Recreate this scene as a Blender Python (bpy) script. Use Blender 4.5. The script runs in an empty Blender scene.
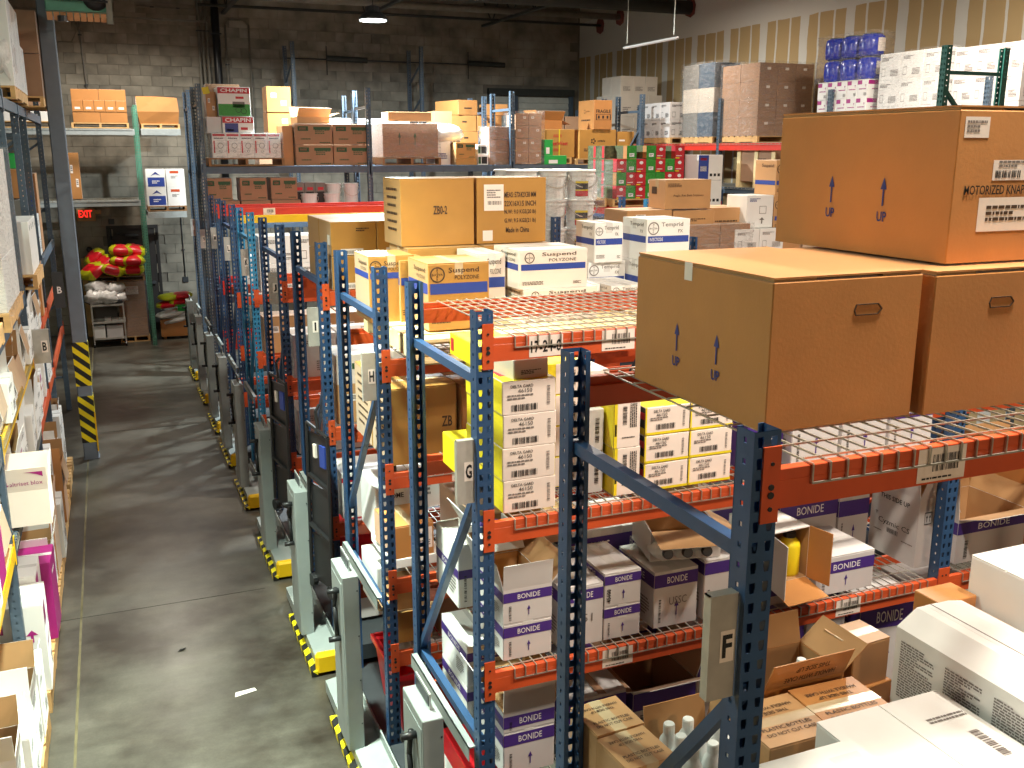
import bpy, math, random
from mathutils import Vector, Matrix
R = math.radians
PI = math.pi
sc = bpy.context.scene
COL = sc.collection
random.seed(7)

# ------------------------------------------------------------------ camera
cam_data = bpy.data.cameras.new('camera')
cam_data.sensor_width = 36.0
cam_data.lens = 34.25
cam_data.clip_start = 0.05
cam = bpy.data.objects.new('camera', cam_data)
COL.objects.link(cam)
cam.location = (0, 0, 3.8)
cam.rotation_euler = (R(90 - 13.523), 0, R(-22.272))
sc.camera = cam

# ------------------------------------------------------------------ view and ambient light
sc.view_settings.view_transform = 'Standard'
sc.view_settings.look = 'None'
sc.view_settings.gamma = 1.0
sc.view_settings.use_curve_mapping = False
sc.view_settings.exposure = -0.08
sc.cycles.use_denoising = True
sc.cycles.max_bounces = 8
sc.cycles.diffuse_bounces = 4
sc.cycles.transparent_max_bounces = 12
sc.cycles.caustics_reflective = False
sc.cycles.caustics_refractive = False
world = bpy.data.worlds.new('world')
sc.world = world
world.use_nodes = True
world.node_tree.nodes['Background'].inputs[0].default_value = (0.80, 0.86, 1.0, 1)
world.node_tree.nodes['Background'].inputs[1].default_value = 0.30

# ceiling lamps and added fill lamps: (x, y, z, watts, colour); their housings are built further down
WARM = (1.0, 0.72, 0.45)
NEUT = (1.0, 0.90, 0.76)
GREENISH = (0.86, 1.0, 0.84)
COOL = (0.86, 0.98, 1.0)
LAMPS = [
    (4.17, 16.0, 5.80, 1050, COOL),
    (0.60, 19.3, 6.75, 210, NEUT),
    (3.9, 9.2, 6.0, 300, NEUT),
    (8.0, 8.0, 6.4, 330, NEUT),
    (8.4, 14.5, 6.4, 130, NEUT),
    (0.25, 5.2, 6.3, 260, GREENISH),
    (2.4, 1.75, 6.2, 250, NEUT),
    (2.7, -3.2, 4.6, 200, WARM),  # unseen, hung low to fill the shelf fronts with warm light
    (-2.9, 4.6, 6.4, 300, GREENISH),  # fill lamp added to light the left-facing sides
    (4.5, 2.2, 6.2, 300, NEUT),  # extra unseen lamp put in to brighten the white carton fronts
]

# ------------------------------------------------------------------ materials
def rgb(r, g, b):
    f = lambda c: (c / 255 / 12.92) if c / 255 <= 0.04045 else ((c / 255 + 0.055) / 1.055) ** 2.4
    return (f(r), f(g), f(b), 1)

def mat(name, col, rough=0.6, metal=0.0, var=0.12, scale=8.0, bump=0.0, bscale=60.0, detail=3.0, spec=0.5):
    m = bpy.data.materials.new(name)
    m.use_nodes = True
    nt = m.node_tree
    b = nt.nodes['Principled BSDF']
    b.inputs['Roughness'].default_value = rough
    b.inputs['Metallic'].default_value = metal
    b.inputs['Specular IOR Level'].default_value = spec
    if name.endswith('cardboard'):
        b.inputs['Sheen Weight'].default_value = 0.35; b.inputs['Sheen Roughness'].default_value = 0.35; b.inputs['Coat Weight'].default_value = 0.15; b.inputs['Coat Roughness'].default_value = 0.35
    if var > 0:
        tc = nt.nodes.new('ShaderNodeTexCoord')
        oi = nt.nodes.new('ShaderNodeObjectInfo')
        ad = nt.nodes.new('ShaderNodeVectorMath'); ad.operation = 'ADD'
        ml = nt.nodes.new('ShaderNodeMath'); ml.operation = 'MULTIPLY'; ml.inputs[1].default_value = 37.0
        nt.links.new(oi.outputs['Random'], ml.inputs[0])
        nt.links.new(tc.outputs['Object'], ad.inputs[0]); nt.links.new(ml.outputs[0], ad.inputs[1])
        n = nt.nodes.new('ShaderNodeTexNoise')
        n.inputs['Scale'].default_value = scale
        n.inputs['Detail'].default_value = detail
        nt.links.new(ad.outputs[0], n.inputs['Vector'])
        mr = nt.nodes.new('ShaderNodeMapRange')
        mr.inputs['From Min'].default_value = 0.3; mr.inputs['From Max'].default_value = 0.7
        mr.inputs['To Min'].default_value = 1 - var; mr.inputs['To Max'].default_value = 1 + var
        nt.links.new(n.outputs['Fac'], mr.inputs['Value'])
        mx = nt.nodes.new('ShaderNodeMix'); mx.data_type = 'RGBA'; mx.blend_type = 'MULTIPLY'
        mx.inputs['Factor'].default_value = 1.0
        mx.inputs['A'].default_value = col
        nt.links.new(mr.outputs['Result'], mx.inputs['B'])
        nt.links.new(mx.outputs['Result'], b.inputs['Base Color'])
        if bump > 0:
            n2 = nt.nodes.new('ShaderNodeTexNoise'); n2.inputs['Scale'].default_value = bscale
            n2.inputs['Detail'].default_value = 4.0
            nt.links.new(ad.outputs[0], n2.inputs['Vector'])
            bp = nt.nodes.new('ShaderNodeBump'); bp.inputs['Strength'].default_value = bump
            bp.inputs['Distance'].default_value = 0.01
            nt.links.new(n2.outputs['Fac'], bp.inputs['Height'])
            nt.links.new(bp.outputs['Normal'], b.inputs['Normal'])
    else:
        b.inputs['Base Color'].default_value = col
    return m

M = {}
M['kraft'] = mat('kraft_cardboard', rgb(188, 128, 68), 0.45, var=0.07, scale=5, bump=0.05, bscale=90)
M['kraft2'] = mat('pale_kraft_cardboard', rgb(192, 146, 98), 0.45, var=0.07, scale=5)
M['kraft3'] = mat('ochre_kraft_cardboard', rgb(182, 132, 62), 0.45, var=0.07, scale=5)
M['kraft4'] = mat('dull_brown_cardboard', rgb(160, 122, 92), 0.75, var=0.07, scale=5)
M['kraft5'] = mat('orange_kraft_cardboard', rgb(180, 122, 66), 0.5, var=0.06, scale=5)
M['kraft_in'] = mat('inner_cardboard', rgb(168, 128, 84), 0.85, var=0.08, scale=6)
M['white'] = mat('white_cardboard', rgb(232, 230, 226), 0.55, var=0.03, scale=5)
M['white2'] = mat('greyish_white_cardboard', rgb(205, 200, 198), 0.62, var=0.05, scale=5)
M['cream'] = mat('pinkish_white_cardboard', rgb(232, 216, 204), 0.6, var=0.03, scale=5)
M['tan_white'] = mat('tan_white_cardboard', rgb(196, 184, 170), 0.7, var=0.05, scale=5)
M['grey_card'] = mat('grey_cardboard', rgb(120, 116, 110), 0.7, var=0.06, scale=5)
M['purple'] = mat('purple_print', rgb(72, 44, 128), 0.5, var=0.05)
M['magenta'] = mat('magenta_print', rgb(165, 30, 120), 0.5, var=0.05)
M['blue_print'] = mat('blue_print', rgb(44, 68, 150), 0.5, var=0.04)
M['navy_print'] = mat('navy_print', rgb(50, 60, 130), 0.5, var=0.0)
M['blue_plastic'] = mat('blue_jug_plastic', rgb(14, 44, 176), 0.25, var=0.05)
M['yellow_print'] = mat('yellow_print', rgb(226, 204, 30), 0.5, var=0.05)
M['ink'] = mat('black_ink', rgb(28, 26, 26), 0.6, var=0.0)
M['brown_ink'] = mat('brown_ink', rgb(74, 54, 38), 0.6, var=0.0)
M['grey_ink'] = mat('grey_ink', rgb(120, 112, 108), 0.6, var=0.0)
M['white_ink'] = mat('white_ink', rgb(236, 232, 232), 0.6, var=0.0)
M['green_ink'] = mat('green_ink', rgb(40, 78, 44), 0.6, var=0.0)
M['red_ink'] = mat('red_print', rgb(190, 32, 44), 0.5, var=0.04)
M['green_print'] = mat('green_print', rgb(48, 140, 46), 0.5, var=0.25, scale=30)
M['green_pack'] = mat('bright_green_pack', rgb(30, 165, 70), 0.5, var=0.1)
M['photo_print'] = mat('leafy_photo_print', rgb(84, 92, 62), 0.5, var=0.6, scale=25)
M['paper'] = mat('paper_label', rgb(238, 226, 216), 0.6, var=0.02)
M['tape_white'] = mat('pale_parcel_tape', rgb(216, 214, 210), 0.25, var=0.03)
M['tape'] = mat('clear_parcel_tape', rgb(206, 182, 146), 0.22, var=0.05)
M['blue_paint'] = mat('blue_rack_paint', rgb(42, 74, 112), 0.38, var=0.10, scale=10, bump=0.02)
M['teal_paint'] = mat('sky_blue_rack_paint', rgb(48, 128, 170), 0.4, var=0.10, scale=10)
M['slate_paint'] = mat('slate_rack_paint', rgb(72, 88, 104), 0.45, var=0.12, scale=10)
M['grey_steel_paint'] = mat('pale_grey_rack_paint', rgb(158, 164, 164), 0.45, var=0.08, scale=10)
M['green_paint'] = mat('green_rack_paint', rgb(24, 84, 76), 0.45, var=0.1, scale=10)
M['pale_green_paint'] = mat('pale_green_rack_paint', rgb(84, 140, 118), 0.5, var=0.1, scale=10)
M['orange_paint'] = mat('orange_beam_paint', rgb(198, 80, 38), 0.42, var=0.08, scale=7, bump=0.02)
M['red_paint'] = mat('red_beam_paint', rgb(206, 50, 36), 0.45, var=0.06, scale=7)
M['yellow_paint'] = mat('yellow_paint', rgb(236, 190, 20), 0.4, var=0.06, scale=7)
M['grey_paint'] = mat('light_grey_machine_paint', rgb(146, 154, 152), 0.42, var=0.05, scale=7)
M['dull_red'] = mat('fire_caulk', rgb(112, 52, 46), 0.8, var=0.2)
M['dark_steel'] = mat('dark_steel', rgb(60, 64, 68), 0.5, metal=0.3, var=0.1)
M['column_paint'] = mat('column_grey_blue_paint', rgb(108, 118, 130), 0.5, var=0.08, scale=6)
M['galv'] = mat('galvanised_wire', rgb(200, 196, 184), 0.32, metal=0.75, var=0.1)
M['alu'] = mat('brushed_aluminium', rgb(186, 182, 174), 0.35, metal=0.3, var=0.1, scale=14)
M['wood'] = mat('pallet_wood', rgb(206, 164, 108), 0.8, var=0.18, scale=9)
M['wood_pale'] = mat('pale_pallet_wood', rgb(236, 212, 160), 0.8, var=0.1, scale=9)
M['wood_dark'] = mat('old_pallet_wood', rgb(146, 108, 72), 0.85, var=0.2, scale=9)
M['particle'] = mat('particle_board', rgb(196, 146, 92), 0.8, var=0.2, scale=30)
M['black'] = mat('black_plastic', rgb(32, 32, 34), 0.4, var=0.1)
M['bottle'] = mat('white_bottle_plastic', rgb(226, 228, 226), 0.35, var=0.02)
M['lilac'] = mat('lilac_cap_plastic', rgb(108, 90, 196), 0.35, var=0.0)
M['red_plastic'] = mat('red_bin_plastic', rgb(206, 28, 38), 0.35, var=0.05)
M['sack_yellow'] = mat('yellow_green_sack', rgb(196, 196, 26), 0.35, var=0.15, bump=0.3, bscale=25)
M['sack_red'] = mat('red_sack', rgb(220, 26, 40), 0.35, var=0.1, bump=0.3, bscale=25)
M['sack_white'] = mat('white_sack', rgb(214, 214, 210), 0.4, var=0.08, bump=0.4, bscale=25)
M['pvc'] = mat('white_bag_plastic', rgb(226, 222, 220), 0.25, var=0.2, scale=14, bump=0.9, bscale=18)
M['door_dark'] = mat('dark_door_paint', rgb(34, 31, 30), 0.5, var=0.1)
M['duct'] = mat('dark_ceiling_paint', rgb(48, 52, 50), 0.6, var=0.15)
M['copper'] = mat('copper_fins', rgb(196, 140, 96), 0.5, var=0.1)
M['insul'] = mat('insulated_pipe', rgb(120, 116, 106), 0.7, var=0.15)
M['roll_door'] = mat('roll_door_paint', rgb(196, 198, 190), 0.6, var=0.08)
M['joint'] = mat('floor_joint_filler', rgb(104, 96, 70), 0.8, var=0.2)
M['crack'] = mat('floor_saw_cut', rgb(52, 50, 46), 0.9, var=0.2)
M['clear'] = mat('frosted_plastic', rgb(168, 170, 168), 0.25, var=0.05)

def emis(name, col, s):
    m = bpy.data.materials.new(name); m.use_nodes = True
    nt = m.node_tree; nt.nodes.clear()
    e = nt.nodes.new('ShaderNodeEmission'); o = nt.nodes.new('ShaderNodeOutputMaterial')
    e.inputs[0].default_value = col; e.inputs[1].default_value = s
    nt.links.new(e.outputs[0], o.inputs[0])
    return m
M['lens'] = emis('lamp_lens', (0.95, 1, 1, 1), 14.0)
M['exit_red'] = emis('exit_letters_glow', (1, 0.03, 0.02, 1), 1.6)

def wrap_mat():
    m = bpy.data.materials.new('stretch_wrap'); m.use_nodes = True
    nt = m.node_tree; nt.nodes.clear()
    o = nt.nodes.new('ShaderNodeOutputMaterial')
    t = nt.nodes.new('ShaderNodeBsdfTransparent')
    p = nt.nodes.new('ShaderNodeBsdfPrincipled')
    p.inputs['Base Color'].default_value = rgb(190, 188, 190)
    p.inputs['Roughness'].default_value = 0.16
    tc = nt.nodes.new('ShaderNodeTexCoord')
    mp = nt.nodes.new('ShaderNodeMapping'); mp.inputs['Scale'].default_value = (3, 3, 9)
    n = nt.nodes.new('ShaderNodeTexNoise'); n.inputs['Scale'].default_value = 3.0; n.inputs['Detail'].default_value = 5
    n.inputs['Distortion'].default_value = 1.5
    nt.links.new(tc.outputs['Object'], mp.inputs[0]); nt.links.new(mp.outputs[0], n.inputs['Vector'])
    bp = nt.nodes.new('ShaderNodeBump'); bp.inputs['Strength'].default_value = 0.9; bp.inputs['Distance'].default_value = 0.03
    nt.links.new(n.outputs['Fac'], bp.inputs['Height']); nt.links.new(bp.outputs['Normal'], p.inputs['Normal'])
    mr = nt.nodes.new('ShaderNodeMapRange')
    mr.inputs['From Min'].default_value = 0.4; mr.inputs['From Max'].default_value = 0.75
    mr.inputs['To Min'].default_value = 0.05; mr.inputs['To Max'].default_value = 0.36
    nt.links.new(n.outputs['Fac'], mr.inputs['Value'])
    mx = nt.nodes.new('ShaderNodeMixShader')
    nt.links.new(mr.outputs[0], mx.inputs[0]); nt.links.new(t.outputs[0], mx.inputs[1]); nt.links.new(p.outputs[0], mx.inputs[2])
    nt.links.new(mx.outputs[0], o.inputs[0])
    return m
M['wrap'] = wrap_mat()

def floor_mat():
    m = bpy.data.materials.new('polished_concrete'); m.use_nodes = True
    nt = m.node_tree; b = nt.nodes['Principled BSDF']
    tc = nt.nodes.new('ShaderNodeTexCoord')
    def noise(scale, detail, stretch):
        mp = nt.nodes.new('ShaderNodeMapping'); mp.inputs['Scale'].default_value = stretch
        n = nt.nodes.new('ShaderNodeTexNoise'); n.inputs['Scale'].default_value = scale; n.inputs['Detail'].default_value = detail
        n.inputs['Roughness'].default_value = 0.65
        nt.links.new(tc.outputs['Object'], mp.inputs[0]); nt.links.new(mp.outputs[0], n.inputs['Vector'])
        return n
    n1 = noise(0.55, 8, (1.0, 1.0, 1)); n2 = noise(5.0, 8, (0.6, 1.6, 1)); n3 = noise(60, 3, (1, 1, 1))
    cr = nt.nodes.new('ShaderNodeValToRGB')
    cr.color_ramp.elements[0].position = 0.40; cr.color_ramp.elements[0].color = rgb(48, 42, 35)
    cr.color_ramp.elements[1].position = 0.62; cr.color_ramp.elements[1].color = rgb(98, 95, 86)
    nt.links.new(n1.outputs['Fac'], cr.inputs['Fac'])
    def mul(a, fac_out, lo, hi):
        mr = nt.nodes.new('ShaderNodeMapRange'); mr.inputs['From Min'].default_value = 0.3; mr.inputs['From Max'].default_value = 0.7
        mr.inputs['To Min'].default_value = lo; mr.inputs['To Max'].default_value = hi
        nt.links.new(fac_out, mr.inputs['Value'])
        mx = nt.nodes.new('ShaderNodeMix'); mx.data_type = 'RGBA'; mx.blend_type = 'MULTIPLY'; mx.inputs['Factor'].default_value = 1
        nt.links.new(a, mx.inputs['A']); nt.links.new(mr.outputs[0], mx.inputs['B'])
        return mx.outputs['Result']
    c = mul(cr.outputs['Color'], n2.outputs['Fac'], 0.78, 1.18)
    c = mul(c, n3.outputs['Fac'], 0.9, 1.1)
    nt.links.new(c, b.inputs['Base Color'])
    mr = nt.nodes.new('ShaderNodeMapRange'); mr.inputs['To Min'].default_value = 0.22; mr.inputs['To Max'].default_value = 0.42
    nt.links.new(n2.outputs['Fac'], mr.inputs['Value']); nt.links.new(mr.outputs[0], b.inputs['Roughness'])
    return m
M['floor'] = floor_mat()
M['cmu'] = mat('concrete_block', rgb(136, 130, 118), 0.9, var=0.42, scale=2.2, bump=0.25, bscale=22, detail=9)
M['mortar'] = mat('mortar', rgb(116, 110, 100), 0.95, var=0.15, scale=6)

def drywall_mat():
    # unpainted tan boards, white joint compound over the seams and thin lines of filled screws
    m = bpy.data.materials.new('taped_drywall'); m.use_nodes = True
    nt = m.node_tree; b = nt.nodes['Principled BSDF']; b.inputs['Roughness'].default_value = 0.85
    tc = nt.nodes.new('ShaderNodeTexCoord'); sp = nt.nodes.new('ShaderNodeSeparateXYZ')
    nt.links.new(tc.outputs['Object'], sp.inputs[0])
    nz = nt.nodes.new('ShaderNodeTexNoise'); nz.inputs['Scale'].default_value = 2.2; nz.inputs['Detail'].default_value = 4
    nt.links.new(tc.outputs['Object'], nz.inputs['Vector'])
    def math_(op, a, bb=None):
        n = nt.nodes.new('ShaderNodeMath'); n.operation = op
        for i, v in enumerate((a, bb)):
            if v is None: continue
            if isinstance(v, (int, float)): n.inputs[i].default_value = v
            else: nt.links.new(v, n.inputs[i])
        return n.outputs[0]
    wob = math_('MULTIPLY', math_('SUBTRACT', nz.outputs['Fac'], 0.5), 0.06)
    yy = math_('ADD', sp.outputs['Y'], wob)
    def stripe(period, width, off):
        f = math_('FRACT', math_('DIVIDE', math_('ADD', yy, off + 100 * period), period))
        return math_('LESS_THAN', math_('ABSOLUTE', math_('SUBTRACT', f, 0.5)), width / period / 2)
    s1 = stripe(1.10, 0.21, -0.15)
    s2 = stripe(0.36667, 0.045, -0.15)
    zz = math_('ADD', sp.outputs['Z'], math_('MULTIPLY', wob, 1.0))
    top = math_('GREATER_THAN', zz, 5.95)
    hole = math_('GREATER_THAN', zz, 6.75)
    ms = math_('MAXIMUM', math_('MAXIMUM', s1, s2), top)
    ms = math_('MULTIPLY', ms, math_('SUBTRACT', 1.0, math_('MULTIPLY', hole, 0.35)))
    mx = nt.nodes.new('ShaderNodeMix'); mx.data_type = 'RGBA'
    mx.inputs['A'].default_value = rgb(172, 146, 104); mx.inputs['B'].default_value = rgb(200, 196, 188)
    nt.links.new(ms, mx.inputs['Factor'])
    nt.links.new(mx.outputs['Result'], b.inputs['Base Color'])
    return m
M['drywall'] = drywall_mat()
M['hazard'] = None
def hazard_mat():
    m = bpy.data.materials.new('yellow_black_hazard_tape'); m.use_nodes = True
    nt = m.node_tree; b = nt.nodes['Principled BSDF']; b.inputs['Roughness'].default_value = 0.45
    tc = nt.nodes.new('ShaderNodeTexCoord'); sp = nt.nodes.new('ShaderNodeSeparateXYZ')
    nt.links.new(tc.outputs['Object'], sp.inputs[0])
    def math_(op, a, bb):
        n = nt.nodes.new('ShaderNodeMath'); n.operation = op
        for i, v in enumerate((a, bb)):
            if isinstance(v, (int, float)): n.inputs[i].default_value = v
            else: nt.links.new(v, n.inputs[i])
        return n.outputs[0]
    s = math_('ADD', math_('ADD', sp.outputs['Z'], math_('MULTIPLY', sp.outputs['X'], 0.9)), math_('MULTIPLY', sp.outputs['Y'], -0.9))
    f = math_('FRACT', math_('DIVIDE', math_('ADD', s, 50.0), 0.155), 0)
    g = math_('GREATER_THAN', f, 0.5)
    mx = nt.nodes.new('ShaderNodeMix'); mx.data_type = 'RGBA'
    mx.inputs['A'].default_value = rgb(30, 30, 30); mx.inputs['B'].default_value = rgb(236, 214, 20)
    nt.links.new(g, mx.inputs['Factor']); nt.links.new(mx.outputs['Result'], b.inputs['Base Color'])
    return m
M['hazard'] = hazard_mat()

# ------------------------------------------------------------------ mesh helpers
class MB:
    """collects boxes, bars, tubes and quads for one mesh"""
    def __init__(s): s.v = []; s.f = []; s.mi = []; s.cur = 0
    def add(s, vs, fs):
        o = len(s.v); s.v += [tuple(p) for p in vs]
        for f in fs: s.f.append([i + o for i in f]); s.mi.append(s.cur)
        return s
    def box(s, x0, y0, z0, x1, y1, z1):
        v = [(x0, y0, z0), (x1, y0, z0), (x1, y1, z0), (x0, y1, z0), (x0, y0, z1), (x1, y0, z1), (x1, y1, z1), (x0, y1, z1)]
        return s.add(v, [(0, 3, 2, 1), (4, 5, 6, 7), (0, 1, 5, 4), (1, 2, 6, 5), (2, 3, 7, 6), (3, 0, 4, 7)])
    def cbox(s, x0, y0, z0, x1, y1, z1, c):
        """box with chamfered vertical and top edges"""
        c = min(c, (x1 - x0) / 3, (y1 - y0) / 3, (z1 - z0) / 3)
        def ring(i, z): return [(x0 + i, y0 + c, z), (x0 + c, y0 + i, z), (x1 - c, y0 + i, z), (x1 - i, y0 + c, z), (x1 - i, y1 - c, z), (x1 - c, y1 - i, z), (x0 + c, y1 - i, z), (x0 + i, y1 - c, z)]
        v = ring(0, z0) + ring(0, z1 - c) + ring(c * 0.7, z1)
        f = [tuple(range(7, -1, -1)), tuple(range(16, 24))]
        for k in (0, 8):
            for i in range(8):
                j = (i + 1) % 8
                f.append((k + i, k + j, k + 8 + j, k + 8 + i))
        return s.add(v, f)
    def quad(s, a, b, c, d): return s.add([a, b, c, d], [(0, 1, 2, 3)])
    def bar(s, a, b, r, n=4, r2=None, up=None):
        a = Vector(a); b = Vector(b); d = (b - a).normalized()
        u = Vector(up) if up else (Vector((0, 0, 1)) if abs(d.z) < 0.9 else Vector((1, 0, 0)))
        p = d.cross(u).normalized(); q = d.cross(p).normalized()
        rr = r2 if r2 is not None else r
        k = PI / n if n == 4 else 0
        vs = []
        for c in (a, b):
            for i in range(n):
                t = 2 * PI * i / n + k
                s_ = 1.4142 if n == 4 else 1
                vs.append(c + p * (math.cos(t) * r * s_) + q * (math.sin(t) * rr * s_))
        fs = [(i, (i + 1) % n, n + (i + 1) % n, n + i) for i in range(n)]
        fs += [tuple(range(n - 1, -1, -1)), tuple(range(n, 2 * n))]
        return s.add(vs, fs)
    def path(s, pts, r, n=6):
        for a, b in zip(pts[:-1], pts[1:]): s.bar(a, b, r, n)
        return s
    def lathe(s, prof, n=16, cx=0, cy=0, cap=True):
        o = []
        for r, z in prof:
            for i in range(n):
                t = 2 * PI * i / n
                o.append((cx + r * math.cos(t), cy + r * math.sin(t), z))
        fs = []
        for k in range(len(prof) - 1):
            for i in range(n):
                j = (i + 1) % n
                fs.append((k * n + i, k * n + j, (k + 1) * n + j, (k + 1) * n + i))
        if cap:
            fs.append(tuple(range(n - 1, -1, -1))); fs.append(tuple((len(prof) - 1) * n + i for i in range(n)))
        return s.add(o, fs)
    def mesh(s, name='mesh', smooth=False):
        me = bpy.data.meshes.new(name)
        me.from_pydata(s.v, [], s.f)
        if max(s.mi, default=0) > 0: me.polygons.foreach_set('material_index', s.mi)
        if smooth: me.polygons.foreach_set('use_smooth', [True] * len(s.f))
        me.update()
        return me

def put(name, me, m=None, parent=None, loc=(0, 0, 0), rot=(0, 0, 0), sca=None):
    o = bpy.data.objects.new(name, me)
    COL.objects.link(o)
    if m is not None:
        ms = m if isinstance(m, (list, tuple)) else [m]
        if not me.materials:
            for x in ms: me.materials.append(M[x])
        elif me.materials[0] != M[ms[0]]:
            o.material_slots[0].link = 'OBJECT'; o.material_slots[0].material = M[ms[0]]
    if parent: o.parent = parent
    o.location = loc; o.rotation_euler = rot
    if sca: o.scale = sca
    return o

LABELS = {}
def tag(o, label, cat, group=None, kind=None):
    label = ' '.join(label.split())
    o['label'] = label; o['category'] = cat
    if group: o['group'] = group
    if kind: o['kind'] = kind
    LABELS.setdefault(label, []).append(o.name)
    n = len(label.split())
    if n < 4 or n > 16: print('LABEL LENGTH', n, label)
    return o
def empty(name, loc=(0, 0, 0), rz=0, label=None, cat=None, group=None):
    o = bpy.data.objects.new(name, None); COL.objects.link(o)
    o.empty_display_size = 0.1
    o.location = loc; o.rotation_euler = (0, 0, R(rz))
    if label: tag(o, label, cat, group)
    return o
def structure(name, me, m, **k):
    o = put(name, me, m, **k); o['kind'] = 'structure'; return o

SKIP = {
    'orange-brown carton furthest right on the H second level, left of the G stack',
    'grey-white carton in shade on the H third level, further right',
    'tall brown carton on the I rack, front lower, second from the left',
    'tall brown carton on the I rack, front lower, third from the left',
    'tall brown carton on the I rack, front upper, third from the left',
    'tall brown carton on the I rack, back upper, third from the left',
    'white carton with faint grid print, third from the left, lower row, behind the J post',
    'white carton with faint grid print, third from the left, upper row, behind the J post',
    'white carton with faint grid print, fourth from the left, lower row, behind the J post',
    'white carton with faint grid print, fourth from the left, upper row, behind the J post',
    'white carton in the shade of the J second level, third from the left',
    'brown carton under the pale ones on the I second level, second from the left',
    'brown carton under the pale ones on the I second level, third from the left',
    'white carton on the I third level, third from the left',
    'mixed white carton on the J third level, third from the left',
    'white carton on the L rack top, third from the left',
    'tall ochre carton with stencil on the I second level edge, lower',
    'tall ochre carton with stencil on the I second level edge, upper',
    'white tall box with label standing behind the taller wrapped stack',
    'tan-white corner carton, lower block, column third, row first, first deep',
    'tan-white corner carton, lower block, column first, row first, second deep',
    'tan-white corner carton, lower block, column first, row first, third deep',
    'tan-white corner carton, lower block, column second, row second, second deep',
    'tan-white corner carton, lower block, column third, row second, second deep',
    'tan-white corner carton, lower block, column second, row second, third deep',
    'tan-white corner carton, lower block, column third, row second, third deep',
    'tan-white carton in the corner load, top block, column second from the left, second deep',
    'tan-white carton in the corner load, top block, column third from the left, second deep',
    'white black-marked carton by the red beam, first from near end, row first, column second',
    'white black-marked carton by the red beam, first from near end, row second, column second',
    'white black-marked carton by the red beam, second from near end, row second, column second',
    'white black-marked carton by the red beam, third from near end, row second, column second',
    'brown wrapped carton by the drywall, column third from the left, fourth layer, first deep',
    'brown wrapped carton by the drywall, column second from the left, top layer, second deep',
    'brown wrapped carton by the drywall, column third from the left, top layer, second deep',
    'purple-cornered white carton, second row up, first from the near end, column second',
    'purple-cornered white carton, third row up, first from the near end, column second',
    'purple-cornered white carton, third row up, second from the near end, column second',
    'purple-cornered white carton, third row up, third from the near end, column second',
    'purple-cornered white carton, third row up, fourth from the near end, column second',
    'purple-cornered white carton, third row up, fifth from the near end, column second',
    'white carton left of the green frame, column second, third layer, first from the near end',
    'white carton left of the green frame, column second, second layer, first from the near end',
    'white carton left of the green frame, column second, top layer, first from the near end',
    'white carton left of the green frame, column second, top layer, second from the near end',
    'white carton left of the green frame, column second, top layer, third from the near end',
    'white carton behind the green frame, column second, third layer, first from the near end',
    'white carton behind the green frame, column second, second layer, first from the near end',
    'white carton behind the green frame, column second, top layer, first from the near end',
    'white carton behind the green frame, column second, top layer, second from the near end',
    'white carton behind the green frame, column second, top layer, third from the near end',
    'brown carton in the shade under the slate beam, first from the left',
    'brown carton in the shade under the slate beam, second from the left',
    'photo-printed lawn-feed pack on the side of the load, bottom row, further',
    'closed white carton at the floor behind the second left post, third from the near end',
    'closed white carton on the upper shelf by the column, third from the near end',
    'open white pick carton on the near wood shelf, first from the near end',
    'open white pick carton on the near wood shelf, second from the near end',
    'closed white carton at the floor near the left edge, first from the near end',
    'closed white carton at the floor near the left edge, second from the near end',
}
ORD = ['first', 'second', 'third', 'fourth', 'fifth', 'sixth', 'seventh', 'eighth', 'ninth', 'tenth', 'eleventh', 'twelfth', 'thirteenth', 'fourteenth']

# ------------------------------------------------------------------ printing on box faces
_cache = {}
def cached(key, fn):
    if key not in _cache: _cache[key] = fn()
    return _cache[key]

def text_mesh(s, bold=0.0):
    def make():
        cu = bpy.data.curves.new('lettering', 'FONT'); cu.body = s; cu.size = 1.0
        cu.align_x = 'CENTER'; cu.align_y = 'CENTER'; cu.offset = bold; cu.resolution_u = 2
        ob = bpy.data.objects.new('lettering_source', cu); COL.objects.link(ob)
        dg = bpy.context.evaluated_depsgraph_get()
        me = bpy.data.meshes.new_from_object(ob.evaluated_get(dg))
        bpy.data.objects.remove(ob); bpy.data.curves.remove(cu)
        xs = [v.co.x for v in me.vertices] or [0, 1]; ys = [v.co.y for v in me.vertices] or [0, 1]
        cx = (min(xs) + max(xs)) / 2; cy = (min(ys) + max(ys)) / 2
        w = max(max(xs) - min(xs), 1e-3); h = max(max(ys) - min(ys), 1e-3)
        for v in me.vertices: v.co.x = (v.co.x - cx) / w; v.co.y = (v.co.y - cy) / h
        me.materials.clear()
        me.name = 'lettering'
        return me
    return cached(('txt', s, bold), make)

def frame(face, dims):
    """origin, u, v, n of a box face in the thing's own axes"""
    w, d, h = dims
    if face == 'F': return Vector((0, 0, 0)), Vector((1, 0, 0)), Vector((0, 0, 1)), Vector((0, -1, 0))
    if face == 'L': return Vector((0, d, 0)), Vector((0, -1, 0)), Vector((0, 0, 1)), Vector((-1, 0, 0))
    if face == 'R': return Vector((w, 0, 0)), Vector((0, 1, 0)), Vector((0, 0, 1)), Vector((1, 0, 0))
    if face == 'T': return Vector((0, 0, h)), Vector((1, 0, 0)), Vector((0, 1, 0)), Vector((0, 0, 1))
def fmat(face, dims, u, v, lift, turn=0):
    o, a, b, n = frame(face, dims)
    p = o + a * u + b * v + n * lift
    m = Matrix((a, b, n)).transposed().to_4x4()
    m.translation = p
    return m @ Matrix.Rotation(R(turn), 4, 'Z')
UNIT_QUAD = MB().quad((-.5, -.5, 0), (.5, -.5, 0), (.5, .5, 0), (-.5, .5, 0)).mesh('print')
QUADS = {}
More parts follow.
